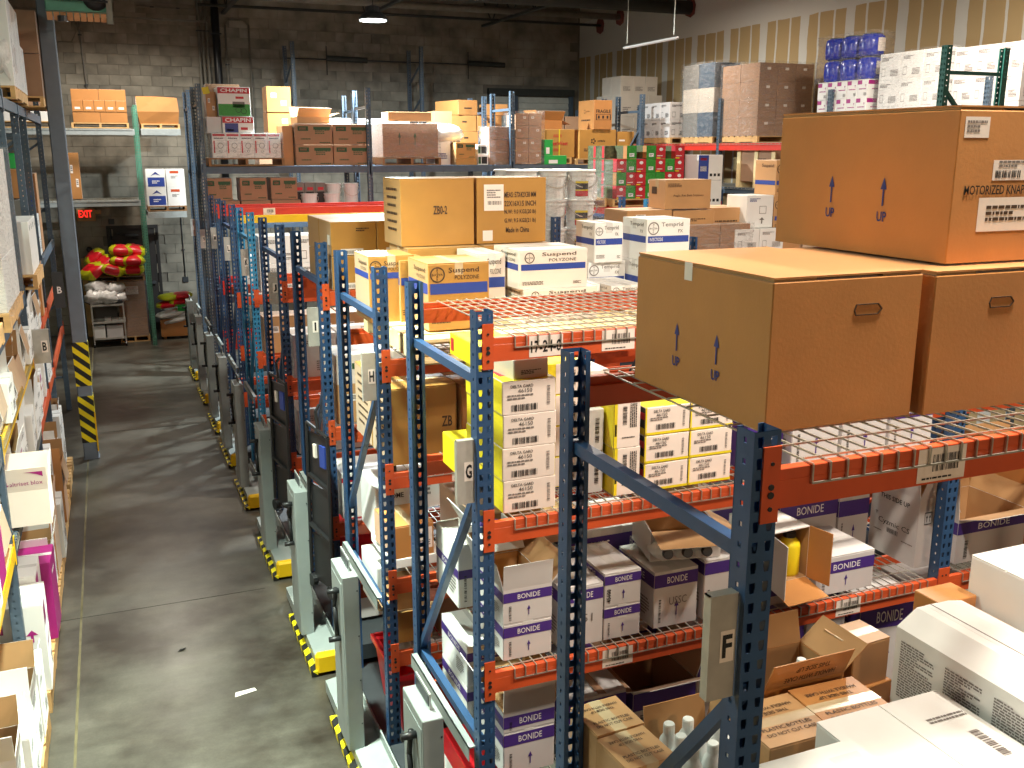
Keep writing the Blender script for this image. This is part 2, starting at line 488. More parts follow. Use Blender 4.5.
def print_rect(root, dims, face, u0, v0, u1, v1, m, name='printed_panel', lift=0.0012):
    if m not in QUADS:
        q = UNIT_QUAD.copy(); q.materials.append(M[m]); QUADS[m] = q
    o = bpy.data.objects.new(name, QUADS[m]); COL.objects.link(o); o.parent = root
    o.matrix_local = fmat(face, dims, (u0 + u1) / 2, (v0 + v1) / 2, lift) @ Matrix.Diagonal((u1 - u0, v1 - v0, 1, 1))
    return o
def print_text(root, dims, face, u, v, w, h, s, m='ink', bold=0.0, turn=0, lift=0.0022, name='lettering'):
    me = text_mesh(s, bold)
    o = bpy.data.objects.new(name, me); COL.objects.link(o); o.parent = root
    if not me.materials: me.materials.append(M[m])
    elif me.materials[0] != M[m]: o.material_slots[0].link = 'OBJECT'; o.material_slots[0].material = M[m]
    o.matrix_local = fmat(face, dims, u, v, lift, turn) @ Matrix.Diagonal((w, h, 1, 1))
    return o
def print_mesh(root, dims, face, u, v, w, h, key, fn, m, turn=0, lift=0.0020, name='printed_mark'):
    me = cached(key, fn)
    o = bpy.data.objects.new(name, me); COL.objects.link(o); o.parent = root
    if not me.materials: me.materials.append(M[m])
    elif me.materials[0] != M[m]: o.material_slots[0].link = 'OBJECT'; o.material_slots[0].material = M[m]
    o.matrix_local = fmat(face, dims, u, v, lift, turn) @ Matrix.Diagonal((w, h, 1, 1))
    return o
def m_bars(seed=1, n=22):
    r = random.Random(seed); b = MB(); x = -0.5
    ws = [r.choice((1, 1, 2, 3)) for _ in range(2 * n)]; t = sum(ws)
    for i, k in enumerate(ws):
        dx = k / t
        if i % 2 == 0: b.quad((x, -.5, 0), (x + dx, -.5, 0), (x + dx, .5, 0), (x, .5, 0))
        x += dx
    return b.mesh('barcode')
def m_lines(rows=6, seed=1):
    r = random.Random(seed); b = MB()
    for i in range(rows):
        y1 = 0.5 - i / rows; y0 = y1 - 0.55 / rows
        x = -0.5; end = 0.5 if r.random() < .7 else r.uniform(-.1, .4)
        while x < end - .02:
            k = min(r.uniform(.04, .16), end - x)
            b.quad((x, y0, 0), (x + k, y0, 0), (x + k, y1, 0), (x, y1, 0)); x += k + .022
    return b.mesh('fine_print')
def m_arrow():
    b = MB(); b.add([(-.12, -.5, 0), (.12, -.5, 0), (.12, .1, 0), (-.12, .1, 0)], [(0, 1, 2, 3)])
    b.add([(-.5, .08, 0), (.5, .08, 0), (0, .5, 0)], [(0, 1, 2)]); return b.mesh('arrow')
def m_ring(t=.09, n=28):
    b = MB()
    for i in range(n):
        a = 2 * PI * i / n; c = 2 * PI * (i + 1) / n
        b.quad((.5 * math.cos(a), .5 * math.sin(a), 0), (.5 * math.cos(c), .5 * math.sin(c), 0), ((.5 - t) * math.cos(c), (.5 - t) * math.sin(c), 0), ((.5 - t) * math.cos(a), (.5 - t) * math.sin(a), 0))
    return b.mesh('ring')
def m_frame(t=.06):
    b = MB()
    for x0, y0, x1, y1 in ((-.5, -.5, .5, -.5 + t), (-.5, .5 - t, .5, .5), (-.5, -.5 + t, -.5 + t, .5 - t), (.5 - t, -.5 + t, .5, .5 - t)):
        b.quad((x0, y0, 0), (x1, y0, 0), (x1, y1, 0), (x0, y1, 0))
    return b.mesh('outline')
def barcode(root, dims, face, u, v, w, h, m='ink', seed=1, turn=0): return print_mesh(root, dims, face, u, v, w, h, ('bars', seed), lambda: m_bars(seed), m, turn, name='barcode')
def lines(root, dims, face, u, v, w, h, rows=5, m='grey_ink', seed=1, turn=0): return print_mesh(root, dims, face, u, v, w, h, ('lines', rows, seed), lambda: m_lines(rows, seed), m, turn, name='fine_print')
def arrow(root, dims, face, u, v, w, h, m='ink'): return print_mesh(root, dims, face, u, v, w, h, 'arrow', m_arrow, m, name='printed_arrow')
def ring(root, dims, face, u, v, s, m='ink'): return print_mesh(root, dims, face, u, v, s, s, 'ring', m_ring, m, name='printed_ring')
def outline(root, dims, face, u, v, w, h, m='ink'): return print_mesh(root, dims, face, u, v, w, h, 'outline', m_frame, m, name='printed_outline')
def cross_logo(root, dims, face, u, v, s, m='brown_ink'):
    ring(root, dims, face, u, v, s, m)
    print_text(root, dims, face, u, v, s * .72, s * .13, 'BAYER', m, .01)
    for k, c in enumerate('BAER'):
        print_text(root, dims, face, u, v + (1.5 - k + (-.25 if k > 1 else .25)) * s * .17, s * .11, s * .13, c, m, .01)

# ------------------------------------------------------------------ cartons
def body_mesh(w, d, h, c=0.004):
    return cached(('body', round(w, 3), round(d, 3), round(h, 3)), lambda: MB().cbox(0, 0, 0, w, d, h, c).mesh('body')).copy()
def flap_mesh(l, dep, t=0.004):
    return MB().box(0, 0, 0, l, dep, t).mesh('flap')
def carton(label, x, y, z, w, d, h, m='kraft', rot=0, deco=None, top='plain', name='carton', cat='box', group=None, flaps=(10, 30, 20, 15), inner='kraft_in', tape=True):
    if label in SKIP: return None   # wholly hidden inside its load
    dims = (w, d, h)
    if top == 'plain' and deco is None:
        o = put(name, body_mesh(w, d, h), m, loc=(x, y, z), rot=(0, 0, R(rot)))
        return tag(o, label, cat, group)
    root = empty(name, (x, y, z), rot, label, cat, group)
    if top == 'open':
        t = 0.005; b = MB()
        b.box(0, 0, 0, w, d, t)
        b.box(0, 0, t, w, t, h); b.box(0, d - t, t, w, d, h); b.box(0, t, t, t, d - t, h); b.box(w - t, t, t, w, d - t, h)
        b.cur = 1
        e = 0.0008
        b.quad((t, t + e, t), (w - t, t + e, t), (w - t, t + e, h), (t, t + e, h)); b.quad((t, d - t - e, t), (t, d - t - e, h), (w - t, d - t - e, h), (w - t, d - t - e, t))
        b.quad((t + e, t, t), (t + e, t, h), (t + e, d - t, h), (t + e, d - t, t)); b.quad((w - t - e, t, t), (w - t - e, d - t, t), (w - t - e, d - t, h), (w - t - e, t, h))
        b.quad((t, t, t + e), (w - t, t, t + e), (w - t, d - t, t + e), (t, d - t, t + e))
        put('body', b.mesh('body'), [m, inner], root)
        fl = min(w, d) * 0.5
        fl2 = min(max(w, d) * 0.5, fl * 1.1)
        # a flap opens outwards: 0 lies level, 90 stands up, negative hangs down
        def flap(l, dep, ang, loc, rz):
            b = MB(); tt = 0.004
            b.add([(0, 0, 0), (l, 0, 0), (l, dep, 0), (0, dep, 0)], [(0, 3, 2, 1)])
            b.cur = 1
            b.add([(0, 0, tt), (l, 0, tt), (l, dep, tt), (0, dep, tt)], [(0, 1, 2, 3)])
            b.cur = 0
            b.add([(0, 0, 0), (l, 0, 0), (l, dep, 0), (0, dep, 0), (0, 0, tt), (l, 0, tt), (l, dep, tt), (0, dep, tt)], [(0, 1, 5, 4), (1, 2, 6, 5), (2, 3, 7, 6), (3, 0, 4, 7)])
            o = put('flap', b.mesh('flap'), [m, inner], root, loc)
            o.matrix_local = Matrix.Translation(loc) @ Matrix.Rotation(rz, 4, 'Z') @ Matrix.Rotation(R(ang), 4, 'X')
        a = flaps
        if a[0] is not None: flap(w, fl, a[0], (w, 0, h), PI)
        if a[1] is not None: flap(w, fl, a[1], (0, d, h), 0)
        if a[2] is not None: flap(d, fl2, a[2], (0, 0, h), PI / 2)
        if a[3] is not None: flap(d, fl2, a[3], (w, d, h), -PI / 2)
    elif top == 'flap':
        put('body', body_mesh(w, d, h - 0.005), m, root)
        g = 0.003
        tm = 'tape' if m.startswith('kraft') else 'tape_white'
        if w >= d:
            fm = MB().box(0.001, 0.001, 0, w - 0.001, d / 2 - g, 0.005).mesh('flap')
            put('flap', fm, m, root, (0, 0, h - 0.005)); put('flap', fm, None, root, (0, d / 2 + g - 0.001, h - 0.005))
            if tape:
                put('tape', MB().box(0, d / 2 - .025, h, w, d / 2 + .025, h + .0006).mesh('tape'), tm, root)
                put('tape', MB().box(-.0008, d / 2 - .025, h - .07, 0, d / 2 + .025, h).mesh('tape'), tm, root)
        else:
            fm = MB().box(0.001, 0.001, 0, w / 2 - g, d - 0.001, 0.005).mesh('flap')
            put('flap', fm, m, root, (0, 0, h - 0.005)); put('flap', fm, None, root, (w / 2 + g - 0.001, 0, h - 0.005))
            if tape:
                put('tape', MB().box(w / 2 - .025, 0, h, w / 2 + .025, d, h + .0006).mesh('tape'), tm, root)
                put('tape', MB().box(w / 2 - .025, -.0008, h - .07, w / 2 + .025, 0, h).mesh('tape'), tm, root)
    else:
        put('body', body_mesh(w, d, h), m, root)
    if deco: deco(root, dims)
    return root

# print schemes -----------------------------------------------------
def d_bonide(seed=0, word=True, note=None, arrow_=True, b0=.62, b1=.90):
    def f(r, D):
        w, d, h = D
        for face, l in (('F', w), ('L', d)):
            print_rect(r, D, face, 0.001, h * b0, l - 0.001, h * b1, 'purple', 'printed_band')
            if word: print_text(r, D, face, l * .52, h * (b0 + b1) / 2, min(l * .46, h * 1.1), h * (b1 - b0) * .52, 'BONIDE', 'white_ink', .004)
        if arrow_: arrow(r, D, 'F', w * .52, h * .32, min(w, h) * .10, h * .28, 'purple')
        barcode(r, D, 'F', w * .14, h * .3, h * .42, w * .05, 'ink', 3 + seed % 3, 90)
        lines(r, D, 'L', d * .75, h * .3, d * .28, h * .34, 6, 'grey_ink', 2)
        if note: print_text(r, D, 'F', w * .55, h * .45, w * .4, h * .14, note, 'grey_ink')
    return f
def d_band(name, sub=None, ink='brown_ink', lower=None, y0=.36, y1=.56, logo=True, tv=.83, sv=.66, th=.14, sh=.085):
    def f(r, D):
        w, d, h = D
        print_rect(r, D, 'F', w * .03, h * y0, w * .97, h * y1, 'blue_print', 'printed_band')
        print_rect(r, D, 'L', d * .03, h * y0, d * .97, h * y1, 'blue_print', 'printed_band')
        if logo: cross_logo(r, D, 'F', w * .15, h * (tv + sv) / 2, min(h * (1 - y1) * .78, w * .26), ink)
        print_text(r, D, 'F', w * .58, h * tv, w * .5, h * th, name, ink, .008)
        print_text(r, D, 'L', d * .6, h * tv, d * .55, h * th * .9, name, ink, .008)
        if sub:
            k = min(.40, .055 * len(sub))
            print_text(r, D, 'F', w * (.83 - k / 2), h * sv, w * k, h * sh, sub, ink, .008); print_text(r, D, 'L', d * (.86 - k / 2), h * sv, d * k, h * sh * .9, sub, ink)
        if lower: print_text(r, D, 'F', w * .22, h * (y0 + y1) / 2, w * .3, h * .08, lower, 'white_ink')
        lines(r, D, 'F', w * .2, h * .14, w * .3, h * .1, 3, ink, 4)
        lines(r, D, 'F', w * .85, h * .12, w * .12, h * .08, 3, ink, 5)
    return f
def d_yellow(r, D, side='yellow_print'):
    w, d, h = D
    print_rect(r, D, 'L', 0.002, 0.002, d - .002, h - .002, side, 'printed_side')
    print_rect(r, D, 'T', 0.002, 0.002, w - .002, d - .002, side, 'printed_top', .0018)
    print_rect(r, D, 'T', w * .1, d * .2, w * .4, d * .5, 'red_ink', 'printed_panel', .0026)
    print_rect(r, D, 'T', w * .45, d * .2, w * .9, d * .8, 'paper', 'printed_panel', .0026)
    print_text(r, D, 'F', w * .36, h * .84, w * .42, h * .09, 'DELTA GARD', 'ink', .01)
    print_text(r, D, 'F', w * .42, h * .70, w * .26, h * .12, '46150', 'ink')
    lines(r, D, 'F', w * .40, h * .50, w * .62, h * .18, 2, 'grey_ink', 6)
    barcode(r, D, 'F', w * .42, h * .19, w * .5, h * .2, 'ink', 2)
    barcode(r, D, 'F', w * .86, h * .5, h * .6, w * .06, 'grey_ink', 4, 90)
def d_yellow_edge(r, D):
    w, d, h = D
    print_rect(r, D, 'L', 0.002, 0.002, d - .002, h - .002, 'ink', 'printed_side')
    print_rect(r, D, 'L', d * .35, h * .55, d - .004, h * .8, 'red_ink', 'printed_panel', .002)
    print_rect(r, D, 'L', 0.002, 0.002, d - .002, h * .25, 'yellow_print', 'printed_panel', .002)
    print_rect(r, D, 'F', 0, 0, w, h * .09, 'yellow_print', 'printed_edge')
    print_rect(r, D, 'F', 0, 0, w * .035, h, 'yellow_print', 'printed_edge')
    print_rect(r, D, 'T', 0.002, 0.002, w - .002, d - .002, 'yellow_print', 'printed_top', .0018)
    print_text(r, D, 'F', w * .36, h * .84, w * .36, h * .1, 'DELTA GARD', 'ink', .01)
    print_text(r, D, 'F', w * .36, h * .70, w * .24, h * .12, '46150', 'ink')
    lines(r, D, 'F', w * .36, h * .55, w * .5, h * .14, 2, 'grey_ink', 6)
    barcode(r, D, 'F', w * .46, h * .27, w * .44, h * .2, 'ink', 2)
    barcode(r, D, 'F', w * .86, h * .5, h * .6, w * .05, 'grey_ink', 4, 90)
def d_white_case(ink='grey_ink', face='F', seed=1):
    def f(r, D):
        w, d, h = D
        for fc, l in (('F', w), ('R', d), ('L', d)):
            lines(r, D, fc, l * .35, h * .78, l * .5, h * .14, 3, ink, seed)
            lines(r, D, fc, l * .7, h * .25, l * .35, h * .25, 5, ink, seed + 1)
            outline(r, D, fc, l * .2, h * .3, l * .16, h * .3, ink)
    return f
def d_purple_logo(r, D):
    w, d, h = D
    for fc, l in (('F', w), ('R', d), ('L', d)):
        print_rect(r, D, fc, l * .03, h * .72, l * .45, h * .95, 'magenta', 'printed_panel')
        lines(r, D, fc, l * .55, h * .45, l * .7, h * .1, 1, 'magenta', 3)
        print_mesh(r, D, fc, l * .82, h * .65, l * .16, h * .14, 'arrow', m_arrow, 'magenta', name='printed_mark')
        barcode(r, D, fc, l * .8, h * .18, l * .25, h * .18, 'grey_ink', 4)
def d_up(ink='navy_print'):
    def f(r, D):
        w, d, h = D
        for u in (.36, .66):
            arrow(r, D, 'L', d * u, h * .44, .026, .085, ink)
            print_text(r, D, 'L', d * u, h * .44 - .074, .040, .030, 'UP', ink, .015)
    return f
def d_labels(n=1, seed=0, ink='ink', tx=None):
    def f(r, D):
        w, d, h = D
        for k in range(n):
            u = w * (.3 + .4 * ((k + seed) % 2)); v = h * (.65 - .3 * k)
            print_rect(r, D, 'F', u - w * .11, v - h * .09, u + w * .11, v + h * .09, 'paper', 'label')
            lines(r, D, 'F', u, v, w * .16, h * .11, 3, ink, 2 + seed % 4)
        if tx: print_text(r, D, 'F', w * .5, h * .35, w * .5, h * .16, tx, ink, .01)
    return f
def d_print(rows=4, ink='brown_ink', seed=1, tx=None, face='F'):
    def f(r, D):
        w, d, h = D
        lines(r, D, face, w * .5, h * .32, w * .6, h * .24, rows, ink, seed)
        if tx: print_text(r, D, face, w * .5, h * .62, w * .6, h * .16, tx, ink, .01)
    return f

# ------------------------------------------------------------------ pallets, jars, sacks, wrapping
def pallet(label, x, y, z, w=1.1, d=1.0, h=0.13, m='wood', rot=0, group=None, n=7):
    root = empty('pallet', (x, y, z), rot, label, 'pallet', group)
    key = (round(w, 2), round(d, 2), round(h, 2), m)
    bw = d / n * 0.78
    tb = cached(('pb',) + key, lambda: MB().box(0, 0, 0, w, bw, .018).mesh('board'))
    st = cached(('ps',) + key, lambda: MB().box(0, 0, 0, .04, d, h - .036).mesh('stringer'))
    for i in range(n): put('board', tb, m, root, (0, (d - bw) * i / (n - 1), h - .018))
    for i in range(3): put('stringer', st, m, root, ((w - .04) * i / 2, 0, .018))
    for i in range(3): put('bottom_board', tb, m, root, (0, (d - bw) * i / 2, 0))
    return root
def stack(fmt, x, y, z, nx, ny, nz, w, d, h, m='kraft', deco=None, group=None, gap=.004, jit=.004, name='carton', cat='box', skip=lambda i, j, k: False, faces='FLT', seed=0, mats=None):
    """a block of cartons; those wholly hidden inside the block are left out"""
    rnd = random.Random(seed)
    out = []
    for k in range(nz):
        for j in range(ny):
            for i in range(nx):
                vis = ('F' in faces and j == 0) or ('L' in faces and i == 0) or ('R' in faces and i == nx - 1) or ('T' in faces and k == nz - 1)
                if not vis or skip(i, j, k): continue
                lab = fmt.format(col=ORD[i], row=ORD[k], rank=ORD[j], top=('top', 'second', 'third', 'fourth', 'fifth', 'sixth')[nz - 1 - k])
                mm = mats[(i + j + k * 2 + rnd.randint(0, 1)) % len(mats)] if mats else m
                out.append(carton(lab, x + i * w + rnd.uniform(-jit, jit), y + j * d + rnd.uniform(-jit, jit), z + k * h, w - gap, d - gap, h - .001, mm, 0, deco if j == 0 or i == 0 or 'R' in faces else None, 'plain', name, cat, group))
    return out
def wrap(label, x, y, z, w, d, h, group=None, seed=0, tail=True):
    """loose clear film stretched round a pallet load, with slightly uneven faces"""
    rnd = random.Random(seed)
    b = MB(); n = 5; e = .012
    pts = [(-e, -e), (w * .5, -e - .01), (w + e, -e), (w + e, d * .5), (w + e, d + e), (w * .5, d + e), (-e, d + e), (-e - .01, d * .5)]
    vs = []
    for k in range(n + 1):
        for px, py in pts:
            vs.append((px + rnd.uniform(-.008, .004) * (1 if px < w / 2 else -1), py + rnd.uniform(-.008, .004) * (1 if py < d / 2 else -1), h * k / n))
    fs = []
    for k in range(n):
        for i in range(8):
            j = (i + 1) % 8
            fs.append((k * 8 + i, k * 8 + j, k * 8 + 8 + j, k * 8 + 8 + i))
    b.add(vs, fs)
    o = put('stretch_wrap', b.mesh('stretch_wrap', True), 'wrap', loc=(x, y, z))
    return tag(o, label, 'plastic wrap', group)
def sack_mesh(w, d, h, seed=0, band=.0, rough=.05):
    rnd = random.Random(seed); b = MB(); nu, nv = 16, 8
    vs = []
    def se(t, p): c = math.cos(t); return math.copysign(abs(c) ** p, c)
    def ss(t, p): c = math.sin(t); return math.copysign(abs(c) ** p, c)
    for k in range(nv + 1):
        ph = -PI / 2 + PI * k / nv
        for i in range(nu):
            th = 2 * PI * i / nu
            r = 1 + rnd.uniform(-rough, rough)
            vs.append((w / 2 * se(ph, .8) * se(th, .5) * r, d / 2 * se(ph, .8) * ss(th, .5) * r, h / 2 + h / 2 * ss(ph, 1.0) * r))
    fs = []; mi = []
    for k in range(nv):
        for i in range(nu):
            j = (i + 1) % nu
            fs.append((k * nu + i, k * nu + j, (k + 1) * nu + j, (k + 1) * nu + i))
            cx = sum(vs[q][0] for q in fs[-1]) / 4
            mi.append(1 if abs(cx) < w * band and k >= nv * .25 else 0)
    b.v = vs; b.f = [list(f) for f in fs]; b.mi = mi
    return b.mesh('sack', True)
def sack(label, x, y, z, w, d, h, rz=0, ry=0, rx=0, mats=('sack_yellow', 'sack_red'), band=.28, seed=0, group=None, name='feed_sack', cat='sack'):
    rough = .05 if name == 'feed_sack' else .2
    o = put(name, sack_mesh(w, d, h, seed, band, rough), list(mats), loc=(x, y, z), rot=(R(rx), R(ry), R(rz)))
    return tag(o, label, cat, group)
def pail(label, x, y, z, r=.15, h=.37, deco=True, group=None, mlid='white'):
    root = empty('pail', (x, y, z), 0, label, 'bucket', group)
    put('body', cached(('pail', r, h), lambda: MB().lathe([(r * .86, 0), (r * .96, h * .8), (r * 1.04, h * .8), (r * 1.04, h * .83), (r * .97, h * .83), (r * .98, h * .94)], 20).mesh('body', False)), 'bottle', root)
    put('lid', cached(('lid', r, h), lambda: MB().lathe([(r * 1.07, h * .93), (r * 1.07, h * .985), (r * .98, h), (r * .9, h * .985)], 20).mesh('lid')), 'bottle', root)
    b = MB(); p = []
    for i in range(9):
        t = PI * i / 8
        p.append((r * 1.05 * math.cos(t), -r * .55 * math.sin(t) - r * .4, h * .82 - h * .42 * math.sin(t)))
    put('handle', cached(('ph', r, h), lambda: MB().path(p, .004, 4).mesh('handle')), 'galv', root)
    if deco:
        b = MB()
        for k, (za, zb, mi) in enumerate(((.55, .62, 1), (.34, .55, 0), (.3, .34, 1), (.12, .3, 2))):
            b.cur = mi
            for i in range(6):
                t0 = PI * (1.26 + .28 * i / 6); t1 = PI * (1.26 + .28 * (i + 1) / 6)
                q = r * .985
                b.quad((q * math.cos(t0), q * math.sin(t0), h * za), (q * math.cos(t1), q * math.sin(t1), h * za), (q * math.cos(t1), q * math.sin(t1), h * zb), (q * math.cos(t0), q * math.sin(t0), h * zb))
        put('printed_label', b.mesh('printed_label'), ['ink', 'yellow_print', 'red_ink'], root)
    return root
def bottle(label, x, y, z, r=.045, h=.24, cap='bottle', m='bottle', group=None, rz=0):
    root = empty('bottle', (x, y, z), rz, label, 'bottle', group)
    put('body', cached(('bot', r, h), lambda: MB().lathe([(r * .94, 0), (r, h * .06), (r, h * .66), (r * .9, h * .75), (r * .5, h * .86), (r * .5, h * .88)], 14).mesh('body', True)), m, root)
    put('cap', cached(('cap', r, h), lambda: MB().lathe([(r * .56, h * .87), (r * .56, h * .98), (r * .5, h)], 14).mesh('cap')), cap, root)
    return root

# ------------------------------------------------------------------ the building
XL, XR, YB, YF, ZC = -4.2, 10.9, 22.3, -4.0, 7.3
structure('floor', MB().box(XL, YF, -.1, XR, YB, 0).mesh('floor'), 'floor')
structure('ceiling', MB().box(XL, YF, ZC, XR, YB, ZC + .1).mesh('ceiling'), 'duct')
wb = structure('wall_back', MB().box(XL, YB + .012, 0, XR, YB + .2, ZC).mesh('wall_back'), 'mortar')
structure('wall_right', MB().box(XR, YF, 0, XR + .15, YB + .2, ZC).mesh('wall_right'), 'drywall')
structure('wall_left', MB().box(XL - .15, YF, 0, XL, YB + .2, ZC).mesh('wall_left'), 'cmu')
structure('wall_front', MB().box(XL, YF - .15, 0, XR, YF, ZC).mesh('wall_front'), 'cmu')
# concrete blocks of the back wall: the ones in plain view singly, the rest as one mass
bl, bh = 0.4064, 0.2032
blk = MB().cbox(-bl / 2 + .003, -.01, -bh / 2 + .003, bl / 2 - .003, .012, bh / 2 - .003, .004).mesh('block')
def in_door(x, z): return -.12 < x < 1.02 and z < 2.3 or 8.5 < x < 10.75 and 3.0 < z < 5.2
rest = MB(); singles = []
ix = int((XR - XL) / bl) + 2
for r_ in range(int(ZC / bh) + 1):
    for c_ in range(ix):
        x = XL + (c_ + (.5 if r_ % 2 else 0)) * bl; z = (r_ + .5) * bh
        if x - bl / 2 < XL - .02 or x + bl / 2 > XR + .02 or z > ZC or in_door(x, z): continue
        score = 0
        if -.9 < x < 3.0 and 4.2 < z < 6.8: score = 2
        elif 3.0 <= x < 6.6 and 4.5 < z < 6.3: score = 1
        if score: singles.append((score, x, z))
        else: rest.box(x - bl / 2 + .003, YB - .012 - ((r_ * 7 + c_ * 13) % 5) * .002, z - bh / 2 + .003, x + bl / 2 - .003, YB + .02, z + bh / 2 - .003)
singles.sort(key=lambda t: (-t[0], t[1]))
for k, (s_, x, z) in enumerate(singles):
    if k < 290: put('block', blk, 'cmu', wb, (x, YB + ((k * 7) % 5) * .002, z))
    else: rest.box(x - bl / 2 + .003, YB - .012, z - bh / 2 + .003, x + bl / 2 - .003, YB + .02, z + bh / 2 - .003)
o = put('block', rest.mesh('block'), 'cmu', wb); o['kind'] = 'stuff'
# doors
dr = empty('door_1', (-.06, YB - .03, 0)); dr['kind'] = 'structure'
put('door_frame', MB().box(0, 0, 0, .06, .08, 2.25).box(.96, 0, 0, 1.02, .08, 2.25).box(.06, 0, 2.18, .96, .08, 2.25).mesh('door_frame'), 'door_dark', dr)
leaf = put('door_leaf', MB().box(.06, .03, 0, .96, .07, 2.18).mesh('door_leaf'), 'door_dark', dr)
put('door_closer', MB().box(.36, -.02, 2.02, .62, .03, 2.06).bar((.36, 0, 2.05), (.2, -.06, 2.1), .01).mesh('door_closer'), 'dark_steel', dr)
put('push_bar', MB().box(.12, -.05, 1.0, .9, -.02, 1.05).box(.14, -.03, .99, .18, .03, 1.06).box(.84, -.03, .99, .88, .03, 1.06).mesh('push_bar'), 'dark_steel', dr)
rd = empty('door_2', (8.55, YB - .03, 3.0)); rd['kind'] = 'structure'
slat = MB().add([(0, 0, 0), (2.1, 0, 0), (2.1, .025, .13), (0, .025, .13), (0, .03, .13), (2.1, .03, .13), (2.1, .03, 0), (0, .03, 0)], [(0, 1, 2, 3), (3, 2, 5, 4), (0, 7, 6, 1), (0, 3, 4, 7), (1, 6, 5, 2)]).mesh('slat')
for k in range(15): put('slat', slat, 'roll_door', rd, (0, 0, k * .135))
put('guide_rail', MB().box(.62, -.06, 0, .70, 0, 2.1).box(2.06, -.05, 0, 2.16, .03, 2.15).box(-.05, -.05, 0, .02, .03, 2.15).mesh('guide_rail'), 'slate_paint', rd)
put('hood', MB().box(-.05, -.12, 2.05, 2.16, .03, 2.2).mesh('hood'), 'duct', rd)
# floor joints and saw cuts
structure('trim_1', MB().box(-.512, YF, 0, -.494, YB, .0012).mesh('trim_1'), 'joint')
structure('trim_2', MB().box(XL, 8.25, 0, 1.0, 8.257, .0012).box(XL, 14.1, 0, 1.0, 14.107, .0012).mesh('trim_2'), 'crack')

# exit sign, pull station, junction box
ex = empty('exit_sign', (-.60, YB - .06, 2.36), 0, 'lit red EXIT sign in a tan box on the block wall', 'sign')
put('housing', MB().cbox(0, 0, 0, .36, .06, .26, .008).mesh('housing'), 'kraft2', ex)
print_text(ex, (.36, .06, .26), 'F', .17, .15, .26, .15, 'EXIT', 'exit_red', .03)
put('arm', MB().box(.36, .0, .14, .47, .04, .22).mesh('arm'), 'kraft2', ex)
fa = empty('fire_alarm_pull', (-.42, YB - .05, 1.22), 0, 'cream alarm box with red button on the wall beside the sacks', 'alarm')
put('housing', MB().cbox(0, 0, 0, .15, .05, .22, .01).mesh('housing'), 'cream', fa)
put('button', MB().lathe([(.035, 0), (.035, .02), (.02, .03)], 12).mesh('button'), 'red_plastic', fa, (.075, 0, .07), (PI / 2, 0, 0))
put('slot', MB().box(.03, -.004, .14, .12, 0, .17).mesh('slot'), 'ink', fa)
tag(put('junction_box', MB().cbox(0, 0, 0, .11, .05, .11, .006).mesh('junction_box'), 'dark_steel', loc=(.0, YB - .05, 2.28)), 'small grey junction box on the wall above the dark door', 'electrical box')
tag(put('junction_box', MB().cbox(0, 0, 0, .12, .05, .11, .006).mesh('junction_box'), 'dark_steel', loc=(1.38, YB - .05, 1.0)), 'small grey junction box low on the wall right of the door', 'electrical box')
lp = empty('emergency_lamp', (-.42, YB - .004, 1.78), 0, 'small black emergency lamp head on the wall behind the column', 'lamp')
put('lamp_head', MB().lathe([(.05, 0), (.06, .1), (.03, .14)], 12).mesh('lamp_head'), 'black', lp, (0, 0, 0), (PI / 2, 0, 0))
put('lens', MB().lathe([(.045, 0), (.045, .008)], 12).mesh('lens'), 'white', lp, (0, -.006, 0), (PI / 2, 0, 0))

# conduits on the back wall
def conduit(label, pts, r, m, group=None, straps=2):
    root = empty('conduit', pts[0], 0, label, 'pipe', group)
    p0 = Vector(pts[0])
    put('tube', MB().path([Vector(p) - p0 for p in pts], r, 8).mesh('tube', True), m, root)
    a, b = Vector(pts[0]), Vector(pts[-1])
    for k in range(straps):
        t = (k + .6) / (straps + .2)
        q = a.lerp(b, t) - p0 if len(pts) == 2 else Vector(pts[1]).lerp(Vector(pts[0]), t) - p0
        put('strap', MB().box(q.x - r - .02, q.y - r - .004, q.z - .012, q.x + r + .02, q.y + r, q.z + .012).mesh('strap'), 'dark_steel', root)
for k, x in enumerate((2.07, 2.15, 2.24)):
    conduit('pale vertical conduit, %s from the left of the three beside the black pipe' % ORD[k], [(x, YB - .06, 3.4), (x, YB - .06, 7.25)], .026, 'insul')
conduit('thick black vertical pipe with yellow tag on the block wall', [(2.42, YB - .12, 3.2), (2.42, YB - .12, 7.25)], .08, 'black')
conduit('thin pale conduit just right of the black pipe, ending in an elbow', [(2.62, YB - .05, 3.4), (2.62, YB - .05, 6.35), (2.68, YB - .05, 6.45), (3.0, YB - .05, 6.45), (3.1, YB - .05, 6.35), (3.1, YB - .05, 3.6)], .02, 'insul')
conduit('thin vertical conduit with a knob above the brown cartons on the left', [(-.15, YB - .04, 4.5), (-.22, YB - .04, 6.6)], .014, 'grey_card')
conduit('thin conduit dropping down the wall left of the alarm box', [(.02, YB - .04, 1.2), (.02, YB - .04, 2.2)], .012, 'dark_steel')
conduit('thin conduit dropping to the low junction box right of the door', [(1.44, YB - .04, 1.1), (1.44, YB - .04, 3.3)], .012, 'dark_steel')
conduit('long horizontal conduit high on the wall under the ceiling', [(.9, YB - .05, 6.62), (2.0, YB - .05, 6.62)], .016, 'insul')
conduit('thin bent conduit at the top of the wall near the heater', [(.95, YB - .05, 7.1), (1.0, YB - .05, 6.95), (1.9, YB - .05, 6.95), (1.98, YB - .05, 6.85)], .016, 'insul')
tag(put('wire', MB().path([(-.45, YB - .05, 6.4), (-.28, YB - .05, 6.3), (-.25, YB - .05, 6.1), (-.36, YB - .05, 5.9)], .012, 6).mesh('wire'), 'insul'), 'loop of pale cable hanging on the wall by the column', 'cable')

